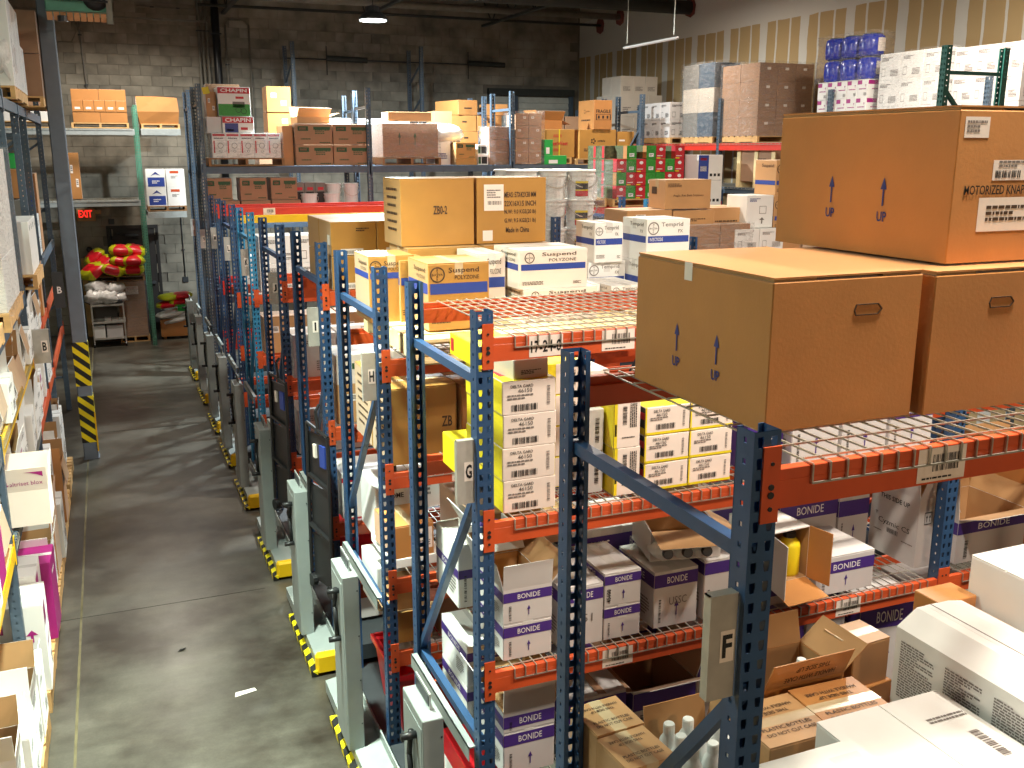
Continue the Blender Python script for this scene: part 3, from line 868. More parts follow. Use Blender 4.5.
# unit heater hung under the ceiling, upper left
ht = empty('unit_heater', (-.42, 12.0, 5.12), 0, 'green-grey unit heater with copper louvres hanging by the column top', 'heater')
put('casing', MB().cbox(0, 0, .12, .66, .5, .62, .01).mesh('casing'), 'pale_green_paint', ht)
fin = MB().add([(0, 0, 0), (.055, 0, 0), (.055, -.06, .07), (0, -.06, .07), (0, .01, 0), (.055, .01, 0), (.055, -.05, .08), (0, -.05, .08)], [(0, 1, 2, 3), (7, 6, 5, 4), (0, 4, 5, 1), (3, 2, 6, 7), (0, 3, 7, 4), (1, 5, 6, 2)]).mesh('louvre')
for k in range(9): put('louvre', fin, 'copper', ht, (.01 + k * .066, .0, .02))
put('motor', MB().lathe([(.03, -.2), (.12, -.14), (.13, -.03), (.02, 0)], 14).mesh('motor', True), 'black', ht, (.5, -.04, .26), (PI / 2, 0, 0))
put('shaft', MB().bar((.02, -.06, .24), (.62, -.06, .22), .012, 6).lathe([(.05, 0), (.05, .06)], 10, .16, -.06).mesh('shaft'), 'black', ht)
put('side_bracket', MB().box(.60, -.04, 0, .66, .02, .7).mesh('side_bracket'), 'insul', ht)
put('hanger', MB().bar((.05, .25, .6), (.05, .25, 2.2), .008).bar((.6, .25, .6), (.6, .25, 2.2), .008).mesh('hanger'), 'dark_steel', ht)

# ceiling pipes and joists
def tube(name, label, a, b, r, m, n=10):
    o = put(name, MB().bar(Vector((0, 0, 0)), Vector(b) - Vector(a), r, n).mesh(name, True), m, loc=a)
    return tag(o, label, 'pipe')
tube('ceiling_pipe', 'long pale insulated pipe running under the dark ceiling to the drywall', (-4, 20.3, 6.66), (10.95, 20.3, 6.66), .07, 'insul')
tube('ceiling_pipe', 'thick dark ceiling duct ending at a ragged hole in the drywall', (-4, 17.42, 6.5), (10.95, 17.42, 6.5), .13, 'duct', 14)
tube('ceiling_pipe', 'thin dark sprinkler pipe below the insulated pipe at the back corner', (2.0, 21.2, 6.58), (10.95, 21.2, 6.58), .03, 'duct', 8)
tube('ceiling_pipe', 'thin line pipe high along the block wall by the column', (-4, 21.7, 6.35), (2.2, 21.7, 6.32), .02, 'insul', 8)
for k, x in enumerate((-.3, 2.6, 5.5, 8.4)):
    jr = empty('roof_joist', (x, YF, 6.55), 0, 'dark open-web roof joist, %s from the left under the ceiling' % ORD[k], 'joist')
    L = YB - YF
    put('chord', MB().box(-.04, 0, 0, .04, L, .05).mesh('chord'), 'duct', jr)
    put('chord', MB().box(-.04, 0, .62, .04, L, .68).mesh('chord'), 'duct', jr)
    b = MB(); n = 44
    for i in range(n): b.bar((0, L * i / n, .03 if i % 2 else .64), (0, L * (i + 1) / n, .64 if i % 2 else .03), .012)
    put('web', b.mesh('web'), 'duct', jr)
for k, (y, z) in enumerate(((17.42, 6.5), (20.3, 6.66), (21.25, 6.58))):
    o = put('wall_patch', MB().add([(0, -.28, -.22), (0, -.05, -.3), (0, .24, -.2), (0, .3, .05), (0, .12, .32), (0, -.2, .28), (0, -.33, .05), (-.012, -.28, -.22), (-.012, -.05, -.3), (-.012, .24, -.2), (-.012, .3, .05), (-.012, .12, .32), (-.012, -.2, .28), (-.012, -.33, .05)],
            [(7, 8, 9, 10, 11, 12, 13)] + [(i, (i + 1) % 7, 7 + (i + 1) % 7, 7 + i) for i in range(7)]).mesh('wall_patch'), 'dull_red', loc=(XR, y, z), sca=(1, .62, .62))
    tag(o, ['ragged dark red fire-caulk patch where the thick duct meets the drywall', 'ragged red fire-caulk patch where the insulated pipe meets the drywall', 'small ragged red patch on the drywall at the back corner'][k], 'caulk patch')

# hanging strip lamp, unlit, near the drywall
sl = empty('strip_lamp', (7.0, 11.45, 5.2), 0, 'long unlit white strip lamp hanging on two wires by the drywall', 'lamp')
put('housing', MB().box(-.012, 0, 0, .012, 1.45, .02).mesh('housing'), 'white', sl)
put('tube', MB().bar((0, .03, -.006), (0, 1.42, -.006), .009, 8).mesh('tube'), 'white', sl)
for y in (.1, 1.35): put('hanging_wire', MB().bar((0, y, .05), (0, y, 2.08), .0025).mesh('hanging_wire'), 'galv', sl)

# high-bay lamps, the added fill lamps included
hb_body = MB().lathe([(.23, 0), (.235, .02), (.16, .10), (.11, .12), (.11, .2), (.05, .22)], 20).mesh('housing')
hb_lens = MB().lathe([(.21, -.012), (.21, -.004)], 20).mesh('lens')
hb_fin = MB().box(-.12, -.004, .11, .12, .004, .2).mesh('fin')
for k, (x, y, z, wt, c) in enumerate(LAMPS):
    lm = empty('high_bay_lamp', (x, y, z), 0, ['lit round high-bay lamp hanging in view before the grey block wall', 'round high-bay lamp over the far end of the floor aisle', 'round high-bay lamp over the middle of the racks', 'round high-bay lamp over the racks by the drywall', 'round high-bay lamp near the corner of drywall and block wall', 'round high-bay lamp over the middle of the floor aisle', 'round high-bay lamp over the near racks', 'unseen round lamp behind the camera, hung low to fill the shelf fronts', 'added fill lamp beyond the left rack, lighting left-facing sides', 'added fill lamp over the front rack, brightening the white carton fronts'][k], 'lamp')
    put('housing', hb_body, 'dark_steel', lm); put('lens', hb_lens, 'lens', lm)
    for q in range(6): put('fin', hb_fin, 'dark_steel', lm, (0, 0, 0), (0, 0, q * PI / 6))
    put('hanging_rod', MB().bar((0, 0, .2), (0, 0, ZC - z), .008, 6).mesh('hanging_rod'), 'dark_steel', lm)
    ld = bpy.data.lights.new('lamp_light', 'AREA'); ld.shape = 'DISK'; ld.size = .40; ld.energy = wt; ld.color = c
    if k in (0, 1, 5): ld.spread = R((178, 150, 0, 0, 0, 74)[k])
    lo = bpy.data.objects.new('lamp_light', ld); COL.objects.link(lo); lo.parent = lm; lo.location = (0, 0, -.03)

# steel column with hazard wrap
cl = empty('steel_column', (-.545, 12.88, 0), 0, 'grey-blue steel column wrapped below in yellow and black stripes', 'column')
put('shaft', MB().cbox(0, 0, 0, .17, .17, ZC, .01).mesh('shaft'), 'column_paint', cl)
put('hazard_wrap', MB().box(-.005, -.005, .95, .175, .175, 1.5).box(-.005, -.005, .22, .175, .175, .82).mesh('hazard_wrap'), 'hazard', cl)
put('corner_guard', MB().box(.164, -.01, .1, .18, .02, .6).mesh('corner_guard'), 'yellow_paint', cl)
put('base_plate', MB().box(-.01, -.01, 0, .18, .18, .012).mesh('base_plate'), 'column_paint', cl)
conduit('thin dark cable run straight across the block wall behind the bare frames', [(3.8, YB - .04, 5.72), (8.9, YB - .04, 5.72)], .014, 'dark_steel')
for k, x in enumerate((4.72, 8.0)):  # dark tubes added in place of shadows on the wall
    tag(put('shadow_bar', MB().bar((0, 0, 0), (.9, 0, -.02), .06, 10).bar((0, 0, .25), (0, 0, -.35), .012, 6).mesh('shadow_bar'), 'duct', loc=(x, YB - .1, 5.74)), 'dark bar standing for a shadow on the block wall, %s of two' % ('left', 'right')[k], 'roll')

# ------------------------------------------------------------------ pallet racks
PW, PD, PITCH = .076, .070, .0525
def post_mesh(H, side=True):
    """perforated steel channel: web with two columns of keyhole slots, flanges with square holes; web faces -y"""
    b = MB(); T = .004
    n = int(H / PITCH)
    def cell(O, U, N, x0, x1, z0, z1, hole):
        zc = (z0 + z1) / 2; xc = (x0 + x1) / 2
        if hole == 'key': hp = [(-.0085, .014), (.0085, .014), (.0085, 0), (.0055, -.014), (-.0055, -.014), (-.0085, 0)]
        else: hp = [(-.006, .007), (.006, .007), (.006, 0), (.006, -.007), (-.006, -.007), (-.006, 0)]
        out = [(x0, z1), (x1, z1), (x1, zc), (x1, z0), (x0, z0), (x0, zc)]
        h = [(xc + p, zc + q) for p, q in hp]
        def P(p, t): return O + U * p[0] + Vector((0, 0, p[1])) - N * t
        vs = [P(p, 0) for p in out] + [P(p, 0) for p in h] + [P(p, T) for p in out] + [P(p, T) for p in h]
        fs = []
        for i in range(6):
            j = (i + 1) % 6
            fs += [(j, i, 6 + i, 6 + j), (12 + i, 12 + j, 18 + j, 18 + i), (6 + j, 6 + i, 18 + i, 18 + j)]
        b.add(vs, fs)
    X = Vector((1, 0, 0)); Y = Vector((0, 1, 0))
    for k in range(n):
        z0 = k * PITCH; z1 = z0 + PITCH
        cell(Vector((0, 0, 0)), X, -Y, 0, PW / 2, z0, z1, 'key'); cell(Vector((0, 0, 0)), X, -Y, PW / 2, PW, z0, z1, 'key')
        cell(Vector((0, PD, 0)), -Y, -X, 0, PD, z0, z1, 'sq'); cell(Vector((PW, 0, 0)), Y, X, 0, PD, z0, z1, 'sq')
    for x0 in (0, PW - .016): b.box(x0, PD - .004, 0, x0 + .016, PD, n * PITCH)
    return b.mesh('upright')
def beam_mesh(L, h=.10, t=.045):
    """step beam"""
    return cached(('beam', round(L, 3), h), lambda: MB().cbox(0, 0, 0, L, t, h * .72, .002).cbox(0, 0, h * .72, L, t * .62, h, .002).mesh('beam'))
def bracket_mesh(h=.19):
    return cached('bracket', lambda: MB().box(0, -.006, -.03, .05, 0, h - .03).mesh('beam_bracket'))
def slots_mesh():
    def f():
        b = MB()
        for z, r in ((.06, .008), (.04, .009), (.005, .006), (.118, .005)):
            b.lathe([(r, 0), (r, .003)], 8, .025, 0)
            for i in range(16): pass
            n = len(b.v) - 16
            for i in range(n, n + 16):
                x, y, zz = b.v[i]; b.v[i] = (x, -.006 - zz, z + y)
        return b.mesh('bracket_slots')
    return cached('slots', f)
def deck_mesh(L, D, drop=.045, sx=.0525, sy=.105, r=.0024):
    def f():
        b = MB(); n = int(L / sx)
        off = (L - n * sx) / 2
        for i in range(n + 1):
            x = off + i * sx
            b.path([(x, -.006, -drop), (x, -.006, .003), (x, D + .006, .003), (x, D + .006, -drop)], r, 4)
        m = int(D / sy)
        for j in range(m + 1): b.bar((off, j * sy + .03, .007), (L - off, j * sy + .03, .007), r)
        for y in (-.006, D + .006): b.bar((off, y, -drop), (L - off, y, -drop), r)
        return b.mesh('wire_deck')
    return cached(('deck', round(L, 2), round(D, 2)), f)
def deck_support(L, D): return cached(('dsup', round(L, 2), round(D, 2)), lambda: MB().box(0, 0, -.03, .03, D, 0).mesh('deck_support'))
def beam_label(parent, u, h, txt=None, w=.14, big=False):
    D = (3, .05, h)
    print_rect(parent, D, 'F', u, .006, u + w, h - .004, 'cream', 'label')
    if txt: print_text(parent, D, 'F', u + w / 2, h * .5, w * .9, h * .52, txt, 'ink', .02)
    else:
        barcode(parent, D, 'F', u + w * .58, h * .56, w * .55, h * .45, 'ink', 5)
        lines(parent, D, 'F', u + w * .5, h * .14, w * .8, h * .09, 1, 'ink', 6)

POSTS = {}
def rack(letter, label, yf, depth, xs, zt, z0, levels, pm='blue_paint', bm='orange_paint', decks=(), brace_z=(), sign_z=None, carriage=True, bm_over={}, pedestal=True, group=None, bays_levels=None, tray=True):
    """levels: beam top heights; decks: (bay, level index) that carry a wire deck"""
    root = empty('pallet_rack', (xs[0], yf, 0), 0, label, 'rack', group)
    H = zt - z0
    key = round(H, 2)
    if key not in POSTS: POSTS[key] = post_mesh(H)
    def loc(x, y, z): return (x - xs[0], y - yf, z)
    for x in xs:
        put('upright', POSTS[key], pm, root, loc(x, yf, z0))
        put('upright', POSTS[key], pm, root, loc(x + PW, yf + depth, z0), (0, 0, PI))
        for kind, za, zb in brace_z:
            a = Vector(loc(x + PW / 2, yf + PD * .5, za)); c = Vector(loc(x + PW / 2, yf + depth - PD * .5, zb))
            if kind == 'h': put('horizontal_brace', cached(('br', round((c - a).length, 2), round(c.z - a.z, 2)), lambda: MB().box(-.018, 0, -.02, .018, (c - a).length, .02).mesh('brace')), pm, root, a)
            else: put('diagonal_brace', cached(('db', round(a.y, 2), round(c.y, 2), round(c.z - a.z, 2)), lambda: MB().bar((0, 0, 0), c - a, .017, 4).mesh('brace')), pm, root, a)
    for b_ in range(len(xs) - 1):
        L = xs[b_ + 1] - xs[b_] - PW
        for li, zl in enumerate(levels if not bays_levels else bays_levels[b_]):
            mm = bm_over.get((b_, li), bm)
            for rear in (0, 1):
                if rear: o = put('beam', beam_mesh(L), mm, root, loc(xs[b_] + PW + L, yf + depth, zl - .1), (0, 0, PI))
                else: o = put('beam', beam_mesh(L), mm, root, loc(xs[b_] + PW, yf, zl - .1))
                if rear == 0:
                    k1 = put('beam_bracket', bracket_mesh(), mm, o, (-.05, 0, 0)); put('beam_bracket', bracket_mesh(), mm, o, (L, 0, 0))
                    if yf < 9: put('bracket_slots', slots_mesh(), 'ink', o, (-.05, 0, 0)); put('bracket_slots', slots_mesh(), 'ink', o, (L, 0, 0))
                    if (b_, li) in LABELLED.get(letter, {}):
                        for u, t in LABELLED[letter][(b_, li)]: beam_label(o, u, .1, t, .16 if not t else .155)
            if (b_, li) in decks:
                put('wire_deck', deck_mesh(L - .14, depth), 'galv', root, loc(xs[b_] + PW + .08, yf, zl))
    if sign_z:
        sg = put('sign_plate', MB().box(-.082, 0, 0, -.004, .004, .28).box(-.082, .004, 0, -.078, .03, .28).box(-.082, .004, .276, -.004, .03, .28).mesh('sign_plate'), 'alu', root, loc(xs[0], yf + .02, sign_z))
        D = (.08, .01, .28)
        q = print_rect(sg, D, 'F', .032 - .082, .10, .072 - .082, .185, 'paper', 'letter_card')
        if letter: print_text(sg, D, 'F', .052 - .082, .143, .028 if letter != 'I' else .012, .062, letter, 'ink', .03)
    if carriage:
        ca = put('carriage', MB().box(0, -.30, .05, xs[-1] - xs[0] + .1, depth - .02, .17).box(-.1, -.33, .03, .02, depth - .02, .12).mesh('carriage'), 'dark_steel', root, loc(xs[0], yf, 0))
        put('deck_plate', MB().add([(-.20, -.30, .125), (-.02, -.30, .15), (-.02, depth - .06, .15), (-.20, depth - .06, .125), (-.20, -.30, .04), (-.02, -.30, .04), (-.02, depth - .06, .04), (-.20, depth - .06, .04)],
            [(0, 1, 2, 3), (0, 3, 7, 4), (0, 4, 5, 1), (2, 6, 7, 3)]).box(-.03, -.30, .15, -.02, depth - .06, .21).mesh('deck_plate'), 'grey_paint', root)
        put('bumper', MB().cbox(-.21, -.34, .03, -.04, -.27, .17, .02).mesh('bumper'), 'yellow_paint', root)
        put('hazard_strip', MB().box(-.245, -.34, .008, -.20, .66, .05).mesh('hazard_strip'), 'hazard', root)
        if pedestal:
            pd_ = put('control_pedestal', MB().cbox(-.235, .10, .13, -.135, .42, 1.30, .004).mesh('control_pedestal'), 'grey_paint', root)
            put('cover_plate', MB().box(-.237, .12, .3, -.235, .40, 1.25).mesh('cover_plate'), 'grey_paint', pd_)
            put('rivets', MB().box(-.15, .096, 1.2, -.142, .1, 1.208).box(-.15, .096, .9, -.142, .1, .908).box(-.15, .096, .6, -.142, .1, .608).box(-.15, .096, .3, -.142, .1, .308).mesh('rivets'), 'dark_steel', pd_)
            hd = put('pull_handle', MB().path([(-.235, .2, 1.18), (-.31, .2, 1.18)], .018, 8).path([(-.235, .2, .86), (-.31, .2, .86)], .018, 8).path([(-.25, .24, 1.18), (-.255, .26, 1.05), (-.25, .24, .86)], .014, 8).mesh('pull_handle', True), 'black', pd_)
            put('sign_holder', MB().box(-.175, .18, 1.30, -.168, .40, 1.38).mesh('sign_holder'), 'clear', pd_)
            put('holder_insert', MB().box(-.178, .19, 1.315, -.176, .39, 1.365).mesh('holder_insert'), 'dark_steel', pd_)
            if tray: put('cable_tray', MB().box(-.045, .02, 1.165, -.012, depth - .1, 1.172).box(-.045, .02, 1.10, -.041, depth - .1, 1.172).mesh('cable_tray'), 'grey_paint', root)
    return root
LABELLED = {
    'F': {(0, 0): [(.43, None)]},
    'G': {(0, 0): [(.16, '17-24-0'), (.50, None)], (0, 2): [(.54, None), (1.90, None)], (1, 2): [(.6, None)]},
    'H': {(0, 1): [(.36, None)], (0, 0): [(.36, None)]},
    'M': {(0, 0): [(.55, None)]},
}
XS = [1.34, 4.0, 6.62]
def braces(zt, zs):
    """horizontal brace below the top, then zig-zag"""
    out = [('h', zt - .40, zt - .40)]
    z = zt - .40
    for zz in zs:
        out += [('d', z - .55, z - .55 - .95)] ; break
    return out
HD = lambda top, lo, lz: [('h', top, top), ('d', lo, lo - lz), ('h', .52, .52)]
rF = rack('F', 'nearest blue pallet rack, letter F plate, carrying the big brown cartons', 1.79, 1.06, [1.34, 4.0], 3.165, .17, [3.065, 1.50], decks={(0, 0), (0, 1)},
     brace_z=[('h', 2.84, 2.84), ('d', 2.47, 1.16)], sign_z=2.475)
rG = rack('G', 'second blue pallet rack from the front, with letter G plate', 3.66, 1.03, XS, 3.165, .17, [3.05, 2.245, 1.53, .93], decks={(0, 0), (0, 1), (0, 2), (0, 3), (1, 2)},
     brace_z=[('h', 2.86, 2.86), ('d', 2.45, 1.17), ('h', 1.15, 1.15)], sign_z=2.34)
rH = rack('H', 'third blue pallet rack from the front, with letter H plate', 5.29, 1.06, XS, 3.165, .17, [2.635, 1.955, 1.285, .80], decks={(0, 0), (0, 1), (0, 2), (0, 3)},
     brace_z=[('h', 2.87, 2.87), ('d', 2.56, 1.40), ('h', 1.05, 1.05)], sign_z=2.40)
rI = rack('I', 'fourth blue pallet rack from the front, with letter I plate', 6.91, 1.08, XS, 3.165, .17, [2.81, 1.80, 1.045, .6], decks={(0, 0), (0, 1)},
     brace_z=[('h', 2.87, 2.87), ('d', 2.2, 1.0), ('h', 1.05, 1.05)], sign_z=2.42)
rJ = rack('J', 'fifth blue pallet rack from the front, with letter J plate', 8.70, 1.07, XS, 3.165, .17, [2.61, 1.755, 1.03, .6],
     brace_z=[('h', 2.87, 2.87), ('d', 2.2, 1.0)], sign_z=2.47)
rK = rack('K', 'sixth pallet rack with bright sky-blue posts and letter K plate', 10.59, .95, XS, 3.165, .17, [2.29, 1.62, .91], pm='teal_paint',
     brace_z=[('h', 2.87, 2.87), ('d', 2.2, 1.0)], sign_z=2.50)
rL = rack('L', 'seventh blue pallet rack from the front, with letter L plate', 12.17, 1.08, XS, 3.165, .17, [2.05, 1.39, .8],
     brace_z=[('h', 2.87, 2.87), ('d', 2.2, 1.0)], sign_z=2.50)
rM = rack('M', 'eighth blue pallet rack with red top beams, before the dark tall racks', 13.75, 1.02, [1.34, 4.02, 6.76, 9.3], 3.165, .17, [3.03, 2.0, 1.2], bm='red_paint', bays_levels=[[3.03, 2.0, 1.2], [2.92, 2.0, 1.2], [2.92, 2.0, 1.2]],
     brace_z=[('h', 2.5, 2.5), ('d', 2.2, 1.0)], sign_z=2.50)
rN = rack('N', 'first tall slate-grey pallet rack behind the blue ones, letter N plate', 15.45, .95, [1.34, 3.87, 6.30, 8.76], 4.77, .17, [3.55, 2.83, 1.6], pm='slate_paint', bm='slate_paint',
     brace_z=[('h', 4.45, 4.45), ('d', 4.2, 3.4)], sign_z=2.35)
rO = rack('', 'second tall slate-grey pallet rack nearest the block wall, blank plate', 17.15, .82, [1.34, 4.05, 6.45, 8.9], 4.77, .17, [3.55, 2.6, 1.6], pm='slate_paint', bm='slate_paint',
     brace_z=[('h', 4.45, 4.45), ('d', 4.2, 3.4)], sign_z=2.40)
# yellow beam seen under the red one
yb = put('loose_beam', beam_mesh(2.5), 'yellow_paint', loc=(1.5, 13.3, 2.86)); tag(yb, 'yellow rack beam lying behind the L rack below the red beam', 'beam')

# static racks: back wall (facing the aisle) and right wall
def wall_rack(label, x, y, turn, L, D, zt, posts, levels, pm, bm, beam_h=.1, braces_at=(), dk=True):
    """row along its own x axis, front at y=0, then turned"""
    root = empty('pallet_rack', (x, y, 0), turn, label, 'rack')
    if round(zt, 2) not in POSTS: POSTS[round(zt, 2)] = post_mesh(zt)
    for px in posts:
        put('upright', POSTS[round(zt, 2)], pm, root, (px, 0, 0)); put('upright', POSTS[round(zt, 2)], pm, root, (px + PW, D, 0), (0, 0, PI))
        for za, zb in braces_at:
            put('brace', MB().bar((px + PW / 2, .04, za), (px + PW / 2, D - .04, zb), .016).mesh('brace'), pm, root)
    for i in range(len(posts) - 1):
        L_ = posts[i + 1] - posts[i] - PW
        for lv in levels:
            if isinstance(lv, tuple):
                if lv[1] != i: continue
                lv = lv[0]
            put('beam', beam_mesh(L_, beam_h), bm, root, (posts[i] + PW, 0, lv - beam_h)); put('beam', beam_mesh(L_, beam_h), bm, root, (posts[i] + PW + L_, D, lv - beam_h), (0, 0, PI))
            if dk: put('wire_deck', cached(('wdk', round(L_, 2), D), lambda: deck_mesh(L_, D, .02, .1, .15)), 'galv', root, (posts[i] + PW, 0, lv))
    return root
wall_rack('green-posted rack with pale grey beams along the block wall at the aisle end', -2.05, 20.35, 0, 5, 1.0, 4.62, [0, 2.66], [(4.18, 0), (2.86, 0)], 'pale_green_paint', 'grey_steel_paint', .11)
wr2 = empty('pallet_rack', (.72, 20.35, 0), 0, 'short pale grey shelf bay right of the green post', 'rack')
for zl, Lb in ((4.18, .72), (2.62, .72)):
    put('beam', beam_mesh(Lb, .11), 'grey_steel_paint', wr2, (0, 0, zl - .11)); put('beam', beam_mesh(Lb, .11), 'grey_steel_paint', wr2, (Lb, 1.0, zl - .11), (0, 0, PI))
    put('shelf', MB().box(0, .04, 0, Lb, .96, .012).mesh('shelf'), 'grey_steel_paint', wr2, (0, 0, zl))
wall_rack('tall slate rack frames standing bare against the grey block wall', 3.72, 20.9, 0, 5, 1.0, 5.95, [0, 2.72], [(4.0, 0), (2.6, 0), (4.0, 1)], 'slate_paint', 'slate_paint', .1, ((5.6, 5.2), (4.9, 4.5)), False)
# rack along the drywall: red beams above, slate beam below; turned so its front faces the aisle
drk = wall_rack('rack with bright red top beams and slate lower beams along the drywall', 9.5, 19.6, -90, 12, 1.05, 4.62, [0, 2.7, 5.4, 8.1, 10.8, 13.5], [3.9], 'slate_paint', 'red_paint', .11)
for i in range(5):
    for lv in (3.2, 2.0):
        L_ = 2.7 - PW
        put('beam', beam_mesh(L_, .1), 'slate_paint', drk, (i * 2.7 + PW, 0, lv - .1)); put('beam', beam_mesh(L_, .1), 'slate_paint', drk, (i * 2.7 + PW + L_, 1.05, lv - .1), (0, 0, PI))
        put('wire_deck', cached(('wdk', round(L_, 2), 1.05), lambda: deck_mesh(L_, 1.05, .02, .1, .15)), 'galv', drk, (i * 2.7 + PW, 0, lv))
# green upright frame by the white cartons
gf = empty('upright_frame', (8.0, 8.0, 0), 0, 'dark green rack frame with brace in front of the white wrapped cartons', 'rack frame')
if 4.85 not in POSTS: POSTS[4.85] = post_mesh(4.85)
put('upright', POSTS[4.85], 'green_paint', gf, (0, 0, 0), (0, 0, -PI / 2)); put('upright', POSTS[4.85], 'green_paint', gf, (.86, -PW, 0), (0, 0, PI / 2))
put('horizontal_brace', MB().box(.04, -.055, 4.55, .82, -.02, 4.585).mesh('brace'), 'green_paint', gf)
put('diagonal_brace', MB().bar((.03, -.04, 4.42), (.78, -.04, 3.7), .018).mesh('brace'), 'green_paint', gf)
put('diagonal_brace', MB().bar((.78, -.04, 3.6), (.03, -.04, 2.8), .018).mesh('brace'), 'green_paint', gf)

# ------------------------------------------------------------------ rack F: the big brown cartons on top
ZF = 3.073
def d_F1(r, D):
    w, d, h = D
    d_up()(r, D)
    hole(r, D, w * .63, h * .76)
    print_rect(r, D, 'L', d * .40, h * .87, d * .46, h * 1.0, 'paper', 'tape')
def hole(r, D, u, v):
    # punched hand hole, still closed by its tab
    b = MB()
    pts = [(-.04, -.014), (.032, -.014), (.046, 0), (.032, .014), (-.04, .014), (-.046, 0)]
    for i in range(6):
        a = pts[i]; c = pts[(i + 1) % 6]
        b.bar((a[0], 0, a[1]), (c[0], 0, c[1]), .0016)
    o = put('hand_hole', b.mesh('hand_hole'), 'brown_ink', r, (u, -.001, v))
def big_box(label, x, y, z, w, d, h, deco, rot=0, gap=True):
    root = empty('carton', (x, y, z), rot, label, 'box', 'big brown cartons on the front rack')
    put('body', MB().cbox(0, 0, 0, w, d, h - .012, .003).mesh('body'), 'kraft', root)
    b = MB().box(.002, .001, 0, w - .001, d - .002, .005)
    put('flap', b.mesh('flap'), 'kraft', root, (0, 0, h - .005))
    put('flap', MB().box(.004, .004, 0, w * .28, d - .004, .005).mesh('flap'), 'kraft_in', root, (0, 0, h - .011))
    put('flap', MB().box(w * .72, .004, 0, w - .006, d - .004, .005).mesh('flap'), 'kraft_in', root, (0, 0, h - .011))
    deco(root, (w, d, h))
    return root
big_box('big brown carton with two UP arrows on the left, nearest on the top deck', 1.535, 2.01, ZF + .008, .49, .69, .405, d_F1)
def d_F2(r, D): hole(r, D, D[0] * .48, D[2] * .76); d_up()(r, D)
big_box('big brown carton on the right, under the stacked one, with a hand hole', 2.05, 1.99, ZF + .008, .52, .68, .40, d_F2)
def d_F3(r, D):
    w, d, h = D
    d_up()(r, D)
    print_rect(r, D, 'F', .02, h * .80, .11, h * .93, 'paper', 'label'); lines(r, D, 'F', .065, h * .865, .075, .036, 3, 'grey_ink', 3)
    print_text(r, D, 'F', .27, h * .47, .46, .026, 'MOTORIZED KNAPSACK MIST DUSTER', 'ink', .01)
    print_rect(r, D, 'F', .10, h * .20, .31, h * .42, 'paper', 'label'); lines(r, D, 'F', .205, h * .31, .15, .05, 3, 'brown_ink', 5)
    print_rect(r, D, 'F', .14, h * .53, .29, h * .66, 'paper', 'label'); barcode(r, D, 'F', .20, h * .57, .10, .02, 'ink', 7); lines(r, D, 'F', .21, h * .63, .10, .022, 2, 'grey_ink', 5)
    hole(r, D, w * .62, h * .78)
big_box('big brown carton stacked on top, with the motorized equipment lettering', 2.165, 2.075, ZF + .415, .58, .77, .43, d_F3, rot=0)

# rack F lower deck: bottle cartons
Z2 = 1.512
def d_plastic(up=True):
    def f(r, D):
        w, d, h = D
        print_text(r, D, 'T', w * .5, d * .78, w * .75, d * .07, 'HANDLE WITH CARE', 'brown_ink', .01, 180)
        print_text(r, D, 'T', w * .5, d * .67, w * .5, d * .07, 'THIS SIDE UP', 'brown_ink', .01, 180)
        print_text(r, D, 'T', w * .5, d * .34, w * .75, d * .07, 'PLASTIC BOTTLES', 'brown_ink', .01)
        print_text(r, D, 'T', w * .5, d * .22, w * .75, d * .07, 'DO NOT CUT CASE', 'brown_ink', .01)
        if up:
            outline(r, D, 'F', w * .72, h * .62, w * .26, h * .40)
            arrow(r, D, 'F', w * .66, h * .63, w * .07, h * .28); arrow(r, D, 'F', w * .78, h * .63, w * .07, h * .28)
    return f
carton('small brown carton marked PLASTIC BOTTLES, further of two left of the plate', 1.425, 2.69, Z2, .195, .20, .29, 'kraft2', 3, d_plastic(False), 'flap', group='brown bottle cartons')
carton('small brown carton marked PLASTIC BOTTLES, nearer of two left of the plate', 1.43, 2.475, Z2, .195, .20, .29, 'kraft2', 5, d_plastic(False), 'flap', group='brown bottle cartons')
carton('open brown carton full of white bottles behind the F plate', 1.66, 2.46, Z2, .26, .30, .17, 'kraft', 0, None, 'open', flaps=(-80, 80, -75, 78))
for k, (bx, by) in enumerate(((1.71, 2.52), (1.79, 2.52), (1.87, 2.53), (1.71, 2.60), (1.79, 2.60), (1.87, 2.60), (1.71, 2.68), (1.79, 2.68))):
    bottle('white-capped bottle in the open carton behind the F plate, %s row, %s' % (('front', 'middle', 'back')[k // 3], ('left', 'centre', 'right')[k % 3]), bx, by, Z2 + .008, .038, .27, group='white bottles in the open carton')
carton('brown carton with two-arrow mark right of the nearest blue post', 1.94, 2.40, Z2, .28, .27, .29, 'kraft2', 0, d_plastic(True), 'flap', group='brown bottle cartons')
carton('brown carton with printed lid lying beside the two-arrow carton', 2.225, 2.41, Z2, .30, .28, .285, 'kraft', -2, d_plastic(False), 'flap', group='brown bottle cartons')
oc = carton('open brown carton with raised printed flap and one white bottle', 2.16, 2.73, Z2, .38, .27, .275, 'kraft', 0, None, 'open', flaps=(68, 76, 60, 40))
bottle('white-capped bottle inside the open brown carton with printed flap', 2.42, 2.84, Z2 + .03, .035, .27)
fm_ = Matrix.Translation((0, 0, .275)) @ Matrix.Rotation(R(-68), 4, 'X')
for t_, v_ in (('HANDLE WITH CARE', .035), ('THIS SIDE UP', .085)):
    o = put('lettering', text_mesh(t_, .01), 'brown_ink', oc)
    o.matrix_local = fm_ @ Matrix.Translation((.2, -v_, -.001)) @ Matrix.Rotation(PI, 4, 'Y') @ Matrix.Diagonal((.24 if v_ < .06 else .16, .028, 1, 1))
carton('tall brown carton with taped top standing by the white boxes', 2.62, 2.77, Z2 + .155, .20, .17, .19, 'kraft2', 4, None, 'flap')
